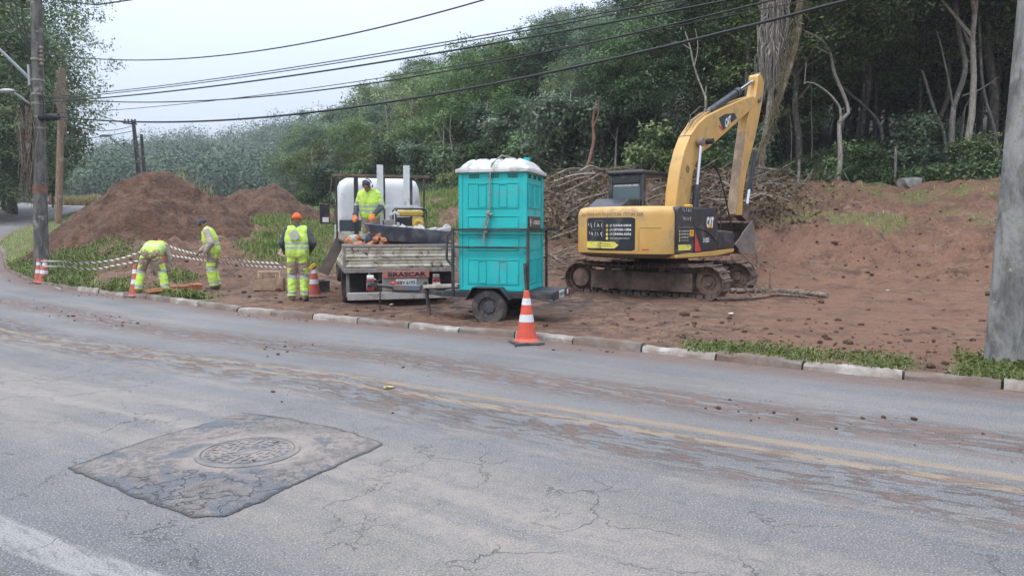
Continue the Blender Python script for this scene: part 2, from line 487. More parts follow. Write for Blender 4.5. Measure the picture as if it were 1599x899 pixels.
gx = np.unique(np.concatenate([-np.geomspace(60, 700, 22), np.arange(-60, -24, .8), np.arange(-24, 13, .115), np.arange(13, 40, .6), np.geomspace(40, 700, 22)]))
gy = np.unique(np.concatenate([-np.geomspace(3, 400, 14), np.arange(-3, 5.5, .6), np.arange(5.5, 31, .115), np.arange(31, 62, .5), np.geomspace(62, 700, 60)]))
GX, GY = np.meshgrid(gx, gy)
X, Y = GX.ravel(), GY.ravel()
Z, GR, FO, DD, OUT = ground_z(X, Y, True, True)
nx, ny = len(gx), len(gy)
ii = np.arange(nx * ny).reshape(ny, nx)
F = np.stack([ii[:-1, :-1].ravel(), ii[:-1, 1:].ravel(), ii[1:, 1:].ravel(), ii[1:, :-1].ravel()], 1)

def dirt_material(name, masks=True, tone=1.0):
    s = SH(name, .9); o = s.obj()
    big, mid, fin = s.noise(o, .35, 5, .6, .4), s.noise(o, 2.3, 6, .65, .3), s.noise(o, 22, 5, .7)
    c = s.mix(s.rng(mid, .34, .64), (.085, .047, .031), (.238, .135, .083))
    c = s.mix(s.mul(s.rng(big, .42, .62), .7), c, (.168, .09, .056))            # redder subsoil
    c = s.mix(s.mul(s.rng(s.noise(o, .8, 5, .6), .55, .72), .55), c, (.27, .19, .145))   # dry pale crust
    st = s.noise(s.scale(o, (.35, 2.6, 1.0)), 1.6, 5, .65, .6)
    c = s.mix(s.mul(s.rng(st, .56, .66), .55), c, (.07, .042, .034))            # dark drag marks
    c = s.mix(s.mul(s.rng(fin, .55, .8), .5), c, (.06, .036, .028))
    c = s.mix(s.mul(s.rng(s.noise(o, 60, 2), .62, .75), .35), c, (.33, .25, .2))
    c = s.mix(s.mul(s.rng(s.noise(o, 7.5, 6, .78), .47, .62), .62), c, (.055, .032, .023))
    c = s.mix(s.mul(s.rng(s.noise(o, 12, 5, .75), .56, .68), .6), c, (.33, .22, .155))
    if masks:
        g, f = s.attr("grassy"), s.attr("forest")
        gc = s.mix(s.noise(o, 9, 4), (.075, .10, .032), (.17, .20, .065))
        c = s.mix(s.mul(g, .85), c, gc)
        c = s.mix(s.mul(s.attr("clay"), s.rng(s.noise(o, 1.1, 4), .35, .6)), c, (.215, .112, .07))
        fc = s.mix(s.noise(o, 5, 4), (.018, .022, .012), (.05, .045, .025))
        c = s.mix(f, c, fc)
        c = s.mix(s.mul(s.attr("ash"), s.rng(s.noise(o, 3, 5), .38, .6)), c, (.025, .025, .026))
        c = s.mix(s.mul(s.attr("sidewalk"), .9), c, (.16, .13, .11))
    if tone != 1.0: c = s.mix(1.0, c, (tone, tone * .96, tone * .93), 'MULTIPLY')
    s.col(c)
    wet = s.rng(s.noise(s.scale(o, (.4, 1.6, 1)), .9, 5, .6, .5), .56, .68)
    s.rough(s.rng(wet, 0, 1, .93, .5)); s.spec(.35)
    hb = s.math('ADD', s.mul(mid, .9), s.mul(fin, .5))
    hb = s.math('ADD', hb, s.mul(s.voro(o, 9, 'F1'), -.5))
    s.bump(hb, .95, .08)
    return s.m
M_GROUND = dirt_material("ground_soil")
M_HEAP = dirt_material("heap_soil", False, .66)
cc = CX + FPX * X / np.maximum(Y, 3)
clay = sstep(1100, 1230, cc) * (1 - sstep(.5, 2.6, Z)) * .75 * (Y > 8) + sstep(1250, 1400, cc) * sstep(2.4, 2.9, Z) * .6
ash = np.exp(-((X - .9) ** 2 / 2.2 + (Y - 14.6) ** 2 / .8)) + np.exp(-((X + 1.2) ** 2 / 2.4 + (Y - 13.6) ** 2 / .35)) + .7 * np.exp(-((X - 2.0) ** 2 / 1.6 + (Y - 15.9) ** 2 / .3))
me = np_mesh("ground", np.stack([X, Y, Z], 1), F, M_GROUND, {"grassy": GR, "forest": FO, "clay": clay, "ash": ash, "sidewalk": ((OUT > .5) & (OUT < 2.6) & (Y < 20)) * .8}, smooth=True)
tag(link_mesh("ground", me), kind='structure')

# ------------------------------------------------------------------ road
rv = np.concatenate([[0, .06, .15], np.arange(.3, RW, .3), [RW, RW + .5, RW + 1.05]])
camber = .05 * (1 - ((rv - 3.6) / 3.8) ** 2) * 0 + np.where(rv < .3, .012 - .04 * rv, 0)
P3 = KA[:, None, :2] + KN[:, None, :] * rv[None, :, None]
RZ = KA[:, None, 2] + camber[None, :] + 0 * P3[..., 0]
RV = np.concatenate([P3, RZ[..., None]], 2).reshape(-1, 3)
RUV = np.stack(np.meshgrid(KU, rv, indexing='ij'), 2).reshape(-1, 2)
ni, nj = len(KA), len(rv)
ri = np.arange(ni * nj).reshape(ni, nj)
RF = np.stack([ri[:-1, :-1].ravel(), ri[:-1, 1:].ravel(), ri[1:, 1:].ravel(), ri[1:, :-1].ravel()], 1)

def asphalt_nodes(s, o, u, v):
    big, mid = s.noise(o, .5, 4), s.noise(o, 6, 4, .6)
    c = s.mix(s.rng(big, .3, .7), (.120, .117, .115), (.180, .173, .166))
    c = s.mix(s.mul(s.rng(mid, .35, .7), .35), c, (.095, .098, .105))
    grain = s.noise(o, 95, 3, .65)
    c = s.mix(s.mul(s.rng(grain, .54, .66), .75), c, (.44, .43, .42))
    c = s.mix(s.mul(s.rng(grain, .48, .36), .7), c, (.06, .062, .068))
    c = s.mix(s.mul(s.rng(s.noise(o, 20, 5, .75), .5, .66), .4), c, (.085, .085, .088))
    c = s.mix(s.mul(s.rng(s.noise(o, 28, 5, .75), .54, .68), .35), c, (.29, .28, .265))
    return c, mid, grain

def crack_mask(s, o, scale, width, where):
    dv = s.vadd(o, s.scale(s.noise(o, 2.2, 4, .65, 0, True), (.55, .55, .55)))
    e = s.voro(dv, scale, 'DISTANCE_TO_EDGE')
    return s.mul(s.rng(e, width * .4, width, 1, 0), where)

s = SH("road_asphalt", .8)
o = s.obj(); uvw = s.sep(s.uv()); u, v = uvw[0], uvw[1]
c, mid, grain = asphalt_nodes(s, o, u, v)
wob = s.math('MULTIPLY', s.math('SUBTRACT', s.noise(s.scale(s.uv(), (.12, 0, 1)), 1, 3), .5), .9)
vw = s.math('ADD', v, wob)
suv = s.scale(s.uv(), (.16, 1.6, 1))
ns, ns2 = s.noise(suv, 2.0, 5, .6, .3), s.noise(s.scale(s.uv(), (.5, 2.4, 1)), 3.0, 6, .7, .5)
# dust trodden and driven over the lanes
dust = s.mul(s.band(vw, 5.25, 1.5, 1.2), s.rng(ns, .28, .62), .82)
dust = s.math('MAXIMUM', dust, s.mul(s.band(vw, 3.95, .6, .6), s.rng(ns2, .38, .6), .5))
dust = s.math('MAXIMUM', dust, s.mul(s.band(vw, 1.9, 2.6, 1.2), s.rng(ns, .25, .75), .42))
dust = s.mul(dust, s.rng(grain, .30, .55, .35, 1), s.rng(s.noise(o, 9, 6, .72), .34, .62, .5, 1.0))
c = s.mix(dust, c, (.315, .268, .222))
# red mud dropped by lorries: kerb gutter, far lane, along the centre line
mudn = s.noise(s.scale(s.uv(), (.9, 3.2, 1)), 3.2, 7, .72, .6)
gut = s.mul(s.rng(vw, .75, .05, 0, 1), s.rng(mudn, .32, .5))
lane = s.mul(s.band(vw, 2.05, .75, .5), s.rng(mudn, .44, .55), .95)
cen = s.mul(s.band(vw, 3.45, .8, .5), s.rng(mudn, .49, .58), .9)
mud = s.math('MAXIMUM', gut, s.math('MAXIMUM', lane, cen))
specks = s.mul(s.rng(s.math('ADD', s.voro(s.scale(s.uv(), (1.1, 2.6, 1)), 3.2, 'F1'), s.mul(s.math('SUBTRACT', s.noise(o, 18, 3), .5), .25)), .11, .16, 1, 0), s.rng(s.noise(o, 1.3, 3), .46, .58))
voff = s.math('ADD', s.rng(u, 35.5, 38.5, 0, .22, False), s.rng(u, 38.5, 46, 0, .36, False))
vy = s.math('SUBTRACT', v, voff)
ve = s.math('SUBTRACT', v, s.rng(u, 34.0, 40.0, -.32, .52, False))
# worn double yellow line, white edge line
wear = s.math('MULTIPLY', s.rng(s.noise(s.scale(s.uv(), (.8, 3, 1)), 4, 6, .7), .34, .56), s.rng(grain, .36, .5))
yl = s.mul(s.math('MAXIMUM', s.band(vy, 2.87, .12, .04), s.band(vy, 3.14, .12, .04)), s.mul(s.rng(wear, 0, 1, .25, .68), s.rng(s.noise(s.scale(s.uv(), (.5, 6, 1)), 2.5, 5, .7), .34, .52, .35, 1)))
c = s.mix(yl, c, s.mix(s.noise(o, 5, 3), (.30, .20, .10), (.37, .28, .175)))
wl_ = s.mul(s.band(ve, 6.66, .20, .04), s.rng(wear, 0, 1, .2, .9))
c = s.mix(s.mul(wl_, .85), c, (.33, .315, .29))
c = s.mix(s.mul(specks, .55), c, (.115, .09, .08))
c = s.mix(s.mul(mud, .85), c, s.mix(mid, (.12, .072, .055), (.22, .148, .115)))
near = s.rng(v, 3.9, 4.6)
cr = crack_mask(s, o, 1.35, .008, s.mul(near, s.rng(s.noise(o, 1.4, 4), .45, .56)))
cr2 = crack_mask(s, o, 4.6, .018, s.mul(near, s.rng(s.noise(o, 1.1, 4, .6, 1.0), .55, .64)))
crk = s.math('MAXIMUM', cr, s.mul(cr2, .8))
c = s.mix(s.mul(crk, .5), c, (.04, .04, .043))
fars = s.mul(s.rng(s.math('ADD', ve, s.mul(s.math('SUBTRACT', s.noise(o, 7, 4), .5), .2)), 6.88, 6.98), .9)
c = s.mix(fars, c, s.mix(s.rng(s.noise(o, 5, 6, .7), .4, .62), (.05, .045, .035), (.19, .16, .13)))
s.col(c)
s.rough(s.math('SUBTRACT', s.rng(mud, 0, 1, .72, .9), s.mul(s.rng(ns, .5, .7), .1))); s.spec(.28)
h = s.math('ADD', s.mul(grain, .35), s.mul(s.math('SUBTRACT', 1, crk), .9))
h = s.math('ADD', h, s.mul(mud, s.math('ADD', .2, s.mul(mudn, 1.2))))
s.bump(h, .8, .014)
M_ROAD = s.m
tag(link_mesh("road", np_mesh("road", RV, RF, M_ROAD, uv=RUV, smooth=True)), kind='structure')

# ---- kerb stones, each its own length, every third limewashed
def kerb_point(u, v):
    i = int(np.searchsorted(KU, u)) ; i = min(max(i, 1), len(KU) - 1)
    t = (u - KU[i - 1]) / (KU[i] - KU[i - 1])
    p = KA[i - 1] * (1 - t) + KA[i] * t; n = KN[i - 1] * (1 - t) + KN[i] * t
    return Vector((p[0] + n[0] * v, p[1] + n[1] * v, p[2]))
def u_of(px, py, z=0):
    p = gp(px, py, z); return float(kerb_uv(np.array([p.x]), np.array([p.y]))[0][0])
M_KERB = pm("kerb_concrete", (.22, .195, .165), .9, var=.3, scale=3, dirt=(.15, .1, .075), dirt_amt=.68, dirt_scale=2.2, bump=.5, bscale=30, fine=.5)
M_KERBW = pm("kerb_limewash", (.40, .375, .34), .9, var=.28, scale=5, dirt=(.21, .16, .125), dirt_amt=.74, dirt_scale=3.0, bump=.5, bscale=30, fine=.3)
white_spans = [(u_of(1599 + 90, 620), u_of(1565, 610)), (u_of(1410, 594), u_of(1252, 579)), (u_of(1116, 564), u_of(1000, 551)), (u_of(895, 538), u_of(800, 529)),
               (u_of(713, 521), u_of(636, 514)), (u_of(560, 506), u_of(487, 500)), (u_of(424, 493), u_of(368, 488)), (u_of(312, 479), u_of(264, 473)), (u_of(190, 463), u_of(122, 454))]
cuts = sorted({round(a, 3) for sp in white_spans for a in sp})
u0, u1 = 18.0, u_of(50, 441) + 14
cuts = [u0] + cuts + [u1]
rk = random.Random(3)
for a, b in zip(cuts[:-1], cuts[1:]):
    is_white = any(abs(a - min(sp)) < .01 for sp in white_spans)
    n = 1 if is_white and b - a < 1.9 else max(1, round((b - a) / 1.0))
    for k in range(n):
        s0, s1 = a + (b - a) * k / n + .012, a + (b - a) * (k + 1) / n - .012
        mb = MB(); m = max(2, int((s1 - s0) / .12)); vs = []
        hh = .102 + rk.uniform(-.022, .014); dv = rk.uniform(-.012, .012)
        for q in range(m + 1):
            uu = s0 + (s1 - s0) * q / m
            ch = .02 * max(0, fbm(np.array([uu * 5]), np.array([1.7]), 1, 3)[0])
            for vv, zz in ((-.15 + dv, -.1), (-.15 + dv, hh - ch), (-.035 + dv - ch, hh - ch * 1.3), (-.012 + dv, hh - .03 - ch), (.002 + dv, -.1)):
                p = kerb_point(uu, vv); vs.append(p + Vector((0, 0, zz)))
        fs = [(q * 5 + j, q * 5 + j + 1, q * 5 + 6 + j, q * 5 + 5 + j) for q in range(m) for j in range(4)] + [(0, 1, 2, 3, 4), tuple(m * 5 + j for j in (4, 3, 2, 1, 0))]
        mb.add(vs, fs)
        ob = mb.build("kerb_stone", M_KERBW if is_white else M_KERB, smooth=40)
        tag(ob, kind='structure')
# striped kerb along the far side of the climbing road
mbk = [MB(), MB()]
for k in range(26):
    uu = KU[int(np.argmin(np.abs(KA[:, 1] - 62)))] + k * 1.3
    p0, p1 = kerb_point(uu, RW + .12), kerb_point(uu + 1.26, RW + .12)
    mbk[k % 2].bar(p0 + Vector((0, 0, .05)), p1 + Vector((0, 0, .05)), .25, .22)
tag(mbk[0].build("far_kerb", M_KERBW), kind='structure'); tag(mbk[1].build("far_kerb", pm("kerb_dark", (.06, .06, .06), .9)), kind='structure')

# ---- the cut-out repair round the manhole: a rough sheet just above the road
pc = [gp(*p) for p in ((100, 731), (236, 685), (376, 645), (440, 652), (520, 668), (600, 693), (520, 730), (440, 768), (352, 807), (300, 808), (250, 790), (180, 763))]
poly = np.array([[p.x, p.y] for p in pc])
res = .022
xs, ys = np.arange(poly[:, 0].min() - .05, poly[:, 0].max() + .05, res), np.arange(poly[:, 1].min() - .05, poly[:, 1].max() + .05, res)
AX, AY = np.meshgrid(xs, ys)
def poly_sd(px_, py_, P):
    """signed distance, positive inside"""
    d = np.full(px_.shape, 1e9); ins = np.zeros(px_.shape, bool)
    for i in range(len(P)):
        a, b = P[i], P[(i + 1) % len(P)]
        e = b - a; t = np.clip(((px_ - a[0]) * e[0] + (py_ - a[1]) * e[1]) / (e @ e), 0, 1)
        d = np.minimum(d, np.hypot(px_ - a[0] - t * e[0], py_ - a[1] - t * e[1]))
        cnd = ((a[1] > py_) != (b[1] > py_)) & (px_ < (b[0] - a[0]) * (py_ - a[1]) / (b[1] - a[1] + 1e-12) + a[0])
        ins ^= cnd
    return np.where(ins, d, -d)
sd = poly_sd(AX, AY, poly) + .020 * fbm(AX, AY, 5, 4, 30, .6)
mc = gp(388, 707)
rm = np.hypot(AX - mc.x, AY - mc.y)
pz = .0045 + .004 * sstep(0, .05, sd) + .005 * (fbm(AX, AY, 7, 4, 31, .6) + .9) * sstep(.0, .12, sd) * sstep(.32, .5, rm)
# snap boundary vertices onto the outline so that the edge is not stepped
gxn, gyn = np.gradient(sd, res)[1], np.gradient(sd, res)[0]
near_b = (sd < 0) & (sd > -res * 1.5)
gl = np.maximum(np.hypot(gxn, gyn), .3)
AX = np.where(near_b, AX - sd * gxn / gl, AX); AY = np.where(near_b, AY - sd * gyn / gl, AY)
keepv = (sd > -res * 1.5)
hh_, ww_ = AX.shape
ai = np.arange(hh_ * ww_).reshape(hh_, ww_)
okf = keepv[:-1, :-1] & keepv[:-1, 1:] & keepv[1:, 1:] & keepv[1:, :-1] & ((sd[:-1, :-1] > 0) | (sd[1:, 1:] > 0) | (sd[1:, :-1] > 0) | (sd[:-1, 1:] > 0))
PF = np.stack([ai[:-1, :-1][okf], ai[:-1, 1:][okf], ai[1:, 1:][okf], ai[1:, :-1][okf]], 1)
used = np.unique(PF); remap = np.zeros(hh_ * ww_, int); remap[used] = np.arange(len(used))
PV = np.stack([AX.ravel(), AY.ravel(), pz.ravel()], 1)[used]
s = SH("patch_surface", .88); o = s.obj()
e_, r_ = s.attr("edge"), s.attr("ring")
n1, n2 = s.noise(o, 2.6, 7, .72, .6), s.noise(o, 14, 5, .7)
c = s.mix(s.rng(n1, .36, .64), (.15, .135, .125), (.30, .25, .21))
c = s.mix(s.mul(s.rng(n2, .46, .66), .75), c, (.085, .075, .07))
tar = s.attr("tar")
tarm = s.rng(s.math('ADD', tar, s.mul(s.math('SUBTRACT', n1, .5), 3.2)), .40, .58)
c = s.mix(tarm, c, s.mix(n2, (.062, .066, .074), (.165, .17, .18)))
c = s.mix(s.mul(crack_mask(s, o, 5.2, .05, s.rng(tar, .2, .6)), .8), c, (.02, .02, .02))
eg = s.rng(s.math('ADD', e_, s.mul(s.math('SUBTRACT', n2, .5), .05)), .0, .045, 1, 0)
c = s.mix(s.mul(eg, .85), c, (.035, .034, .033))
c = s.mix(s.mul(s.rng(s.math('ADD', r_, s.mul(s.math('SUBTRACT', n1, .5), .5)), .36, .50, 1, 0), .45), c, (.38, .32, .265))
gr_ = s.noise(o, 150, 2)
c = s.mix(s.mul(s.rng(gr_, .55, .7), .4), c, (.45, .42, .39))
c = s.mix(s.mul(s.rng(gr_, .45, .33), .5), c, (.06, .055, .05))
s.col(c); s.bump(s.math('ADD', s.mul(n2, .8), s.mul(gr_, .5)), .7, .02)
w_ = PV[:, :2] - np.array([mc.x, mc.y])
tarv = np.clip(.22 + .36 * sstep(.1, -.75, w_[:, 1] + .25 * w_[:, 0]) + .25 * sstep(.45, .8, w_[:, 1] - .1 * w_[:, 0]) - .3 * np.exp(-((w_[:, 0] + .75) ** 2 + (w_[:, 1] + .35) ** 2) / .05), 0, 1)
tag(link_mesh("road_patch", np_mesh("road_patch", PV, remap[PF], s.m, {"edge": sd.ravel()[used], "ring": rm.ravel()[used], "tar": tarv}, smooth=True)), kind='structure')

# ================================================================== earth heaps (things of their own)
def heap(name, cx, cy, rx, ry, h, label, seed, ridge=0.0, res=.09, power=1.25):
    xs, ys = np.arange(-rx * 1.25, rx * 1.25, res), np.arange(-ry * 1.25, ry * 1.25, res)
    A, B = np.meshgrid(xs, ys)
    wx, wy = A + cx, B + cy
    rr = np.sqrt((np.sign(A) * np.maximum(np.abs(A) - ridge, 0) / (rx - ridge)) ** 2 + (B / ry) ** 2) + .10 * fbm(wx, wy, .6, 3, seed)
    prof = np.clip(1 - rr, -.35, 1); prof = np.where(prof > 0, np.abs(prof) ** 1.14, prof)
    zz = h * prof * (1 - .05 * np.exp(-(rr / .10) ** 2)) + fbm(wx, wy, .8, 3, seed + 4) * .20 + fbm(wx, wy, 3.0, 4, seed + 7, .62) * .075 + np.maximum(fbm(wx, wy, 4.6, 2, seed + 9), .15) * .11
    base = ground_z(wx.ravel(), wy.ravel(), False).reshape(A.shape)
    base = base * .85 + float(ground_z([cx], [cy - ry * .6], False)[0]) * .15
    V = np.stack([A.ravel(), B.ravel(), (base + zz).ravel()], 1)
    a = np.arange(A.size).reshape(A.shape)
    F_ = np.stack([a[:-1, :-1].ravel(), a[:-1, 1:].ravel(), a[1:, 1:].ravel(), a[1:, :-1].ravel()], 1)
    ok = (prof > -.3).ravel()[F_].all(1)
    o_ = link_mesh(name, np_mesh(name, V, F_[ok], M_HEAP, smooth=True)); o_.location = (cx, cy, 0)
    return tag(o_, label, "earth heap")
heap("dirt_heap", -13.35, 27.6, 3.75, 4.2, 2.72, "big peaked heap of bare brown earth behind the verge, the tallest heap", 40)
heap("dirt_heap", -12.3, 34.5, 4.2, 3.0, 1.5, "low long heap of reddish earth just behind the tall peaked heap", 60, 1.6)

# ================================================================== vegetation
def leaf_mat(name, dark, light, trans=.28):
    s = SH(name, .6)
    oi = s.N.new("ShaderNodeObjectInfo")
    t = s.attr("tint")
    c = s.mix(t, dark, light)
    hs = s.N.new("ShaderNodeHueSaturation")
    rn = oi.outputs["Random"]; r2_ = s.math("FRACT", s.mul(rn, 7.31))
    s.put(hs.inputs["Hue"], s.rng(r2_, 0, 1, .462, .518, False))
    s.put(hs.inputs["Value"], s.rng(oi.outputs["Random"], 0, 1, .55, 1.95, False))
    s.put(hs.inputs["Saturation"], s.rng(oi.outputs["Random"], 0, 1, 1.08, .78, False))
    s.put(hs.inputs["Color"], c); c = hs.outputs[0]
    s.col(c); s.spec(.25)
    tr = s.N.new("ShaderNodeBsdfTranslucent"); s.put(tr.inputs[0], c)
    mx = s.N.new("ShaderNodeMixShader"); mx.inputs[0].default_value = trans
    s.t.links.new(s.b.outputs[0], mx.inputs[1]); s.t.links.new(tr.outputs[0], mx.inputs[2])
    s.t.links.new(mx.outputs[0], s.out.inputs[0])
    return s.m

def bark_mat(name, c1, c2, scale=(6, 6, 1.2)):
    s = SH(name, .9); o = s.obj()
    n = s.noise(s.scale(o, scale), 3, 5, .7, .4)
    c = s.mix(s.rng(n, .35, .65), c1, c2)
    c = s.mix(s.mul(s.rng(s.noise(o, 3.3, 4), .56, .66), .7), c, (.30, .29, .25))     # lichen
    s.col(c); s.bump(n, .6, .03); s.spec(.2)
    return s.m
LEAF = [leaf_mat("leaf_dark", (.040, .074, .030), (.14, .205, .075)), leaf_mat("leaf_mid", (.052, .098, .031), (.19, .265, .085)),
        leaf_mat("leaf_pale", (.065, .115, .035), (.21, .29, .09)), leaf_mat("leaf_blue", (.044, .08, .048), (.14, .20, .115))]
LEAF_FAR = leaf_mat("leaf_far", (.014, .032, .016), (.075, .120, .052), .1)
BARK = bark_mat("bark_brown", (.05, .042, .035), (.135, .12, .10)); BARKP = bark_mat("bark_pale", (.17, .15, .125), (.38, .35, .30))
M_DEAD = bark_mat("dead_wood", (.10, .075, .055), (.27, .215, .165), (5, 5, 5))

def leaf_quads(rg, pos, nrm, size, asp=.55):
    """a bent two-quad leaf spray at each point; returns V (n*6,3), F (n*2,4)"""
    n = len(pos)
    nrm = nrm / np.linalg.norm(nrm, axis=1)[:, None]
    r = rg.normal(size=(n, 3)); a = r - nrm * (r * nrm).sum(1)[:, None]; a /= np.linalg.norm(a, axis=1)[:, None]
    b = np.cross(nrm, a)
    L = (size * rg.uniform(.6, 1.35, n))[:, None]; W = L * asp
    drop = nrm * L * rg.uniform(.08, .35, n)[:, None]
    V = np.stack([pos - a * L * .5, pos + b * W * .5 - drop * .2, pos + a * L * .5 - drop, pos - b * W * .5 - drop * .2], 1).reshape(-1, 3)
    F = np.arange(n * 4).reshape(n, 4)
    return V, F

def crown_points(rg, r, z0, z1, lobes, clumps, per, clump_r, flat=.6, inner=.25):
    """lobed crown: clumps on the lobes' skins, leaves round the clumps"""
    h = (z1 - z0) / 2; zc = (z0 + z1) / 2
    LC = []
    for i in range(lobes):
        a = rg.uniform(0, 2 * np.pi); q = rg.uniform(0, 1) ** .6; zz = rg.uniform(-.75, .75)
        w = np.sqrt(max(.08, 1 - zz ** 2)) * q * .78
        LC.append((w * r * np.cos(a), w * r * np.sin(a), zc + zz * h, rg.uniform(.28, .5) * r))
    LC = np.array(LC)
    i = rg.integers(0, lobes, clumps)
    d = rg.normal(size=(clumps, 3)); d[:, 2] = d[:, 2] * .8 + .35; d /= np.linalg.norm(d, axis=1)[:, None]
    rad = LC[i, 3] * np.where(rg.uniform(size=clumps) < inner, rg.uniform(.3, .9, clumps), rg.uniform(.88, 1.12, clumps))
    C = LC[i, :3] + d * rad[:, None] * np.array([1, 1, .8])
    ok = C[:, 2] > z0 - h * .25
    C, d = C[ok], d[ok]; n = len(C)
    tint = np.clip(rg.normal(.42, .34, n), 0, 1)
    k = np.repeat(np.arange(n), per)
    off = rg.normal(size=(len(k), 3)) * clump_r * np.array([.62, .62, .62 * flat])
    P = C[k] + off
    N = d[k] * .7 + np.array([0, 0, .75]) + rg.normal(size=(len(k), 3)) * .55
    T = np.clip(tint[k] + rg.normal(0, .13, len(k)), 0, 1)
    return P, N, T, LC

def tree_proto(seed, h, z0, r, lobes, clumps, per, clump_r, leaf, lm, bark, trunk_r=.2, bend=.6, limbs=True):
    rg = np.random.default_rng(seed)
    P, N, T, LC = crown_points(rg, r, z0, h, lobes, clumps, per, clump_r)
    V, F = leaf_quads(rg, P, N, leaf)
    crown = np_mesh("crown", V, F, lm, {"tint": np.repeat(T, 4)})
    mb = MB(); rr = random.Random(seed)
    pts, x, y = [], 0.0, 0.0
    top = z0 + (h - z0) * .75
    for k in range(9):
        pts.append((x, y, -.4 + (top + .4) * k / 8)); x += rr.gauss(0, bend * .22); y += rr.gauss(0, bend * .22)
    mb.tube(pts, [trunk_r * (1.25 if k == 0 else 1 - .085 * k) for k in range(9)], 7)
    if limbs:
        for (lx, ly, lz, lr) in LC[:9]:
            zb = min(max(z0 * .75, lz - .9 * math.hypot(lx, ly)), top * .93)
            q = max(0, min(8, (zb + .4) / (top + .4) * 8)); i = int(min(q, 7)); f = q - i
            b = Vector(pts[i]).lerp(Vector(pts[i + 1]), f)
            m = b.lerp(Vector((lx, ly, lz)), .5) + Vector((rr.gauss(0, .25), rr.gauss(0, .25), rr.uniform(-.1, .45)))
            mb.tube([b, m, (lx, ly, lz)], [trunk_r * .5, trunk_r * .32, trunk_r * .12], 5)
    return crown, mb.mesh("trunk", bark, smooth=60), h, r

def plant_tree(proto, loc, scale, rz, name, label, group, cat="tree", lean=(0, 0)):
    t = thing(name, label, cat, loc, (lean[0], lean[1], rz), group)
    t.scale = (scale, scale, scale * random.uniform(.92, 1.1))
    link_mesh("crown", proto[0], t); link_mesh("trunk", proto[1], t)
    return t

# near kinds: many small leaves; far kinds: fewer, larger sprays
KN_ = [tree_proto(1, 13, 3.2, 4.3, 18, 620, 48, .55, .19, LEAF[0], BARK, .19), tree_proto(2, 14.5, 4.4, 5.0, 18, 640, 48, .6, .18, LEAF[1], BARK, .2, .8),
       tree_proto(3, 16, 5.0, 3.6, 18, 600, 46, .55, .19, LEAF[3], BARKP, .17, .5), tree_proto(4, 8.5, .6, 3.3, 15, 520, 46, .45, .16, LEAF[0], BARK, .12),
       tree_proto(5, 12, 4.2, 4.0, 16, 480, 44, .55, .17, LEAF[2], BARKP, .15, .9)]
KF_ = [tree_proto(11, 12, 1.8, 4.6, 19, 380, 30, 0.64, 0.29, LEAF[0], BARK, .2), tree_proto(12, 13.5, 4.0, 5.2, 18, 380, 30, 0.68, 0.28, LEAF[1], BARK, .2),
       tree_proto(13, 15.5, 2.4, 3.8, 19, 380, 30, 0.62, 0.29, LEAF[3], BARKP, .18), tree_proto(14, 8, .4, 3.9, 16, 320, 30, 0.56, 0.24, LEAF[1], BARK, .12),
       tree_proto(15, 11.5, 2.0, 4.4, 16, 340, 30, 0.62, 0.26, LEAF[2], BARKP, .16), tree_proto(16, 13, 2.0, 4.4, 21, 400, 30, 0.64, 0.29, LEAF[3], BARK, .2)]
NEAR_KIND = [("dense_tree", "dense dark green tree at the edge of the forest"), ("canopy_tree", "tall tree with a high green canopy over a bare trunk"), ("slender_tree", "slender tall forest tree with blue green leaves"),
             ("bushy_tree", "low bushy dark tree leafing down to the ground"), ("pale_tree", "pale green loose crowned tree at the forest edge")]
FAR_KIND = [("dense_tree", "dark round crowned tree on the forested slope"), ("canopy_tree", "broad crowned mid green tree on the forested slope"), ("slender_tree", "tall blue green tree rising on the forested slope"),
            ("bushy_tree", "low bushy green tree at the foot of the slope"), ("pale_tree", "pale yellow green tree among darker forest trees"), ("forest_tree", "many lobed blue green tree of the hillside wood")]

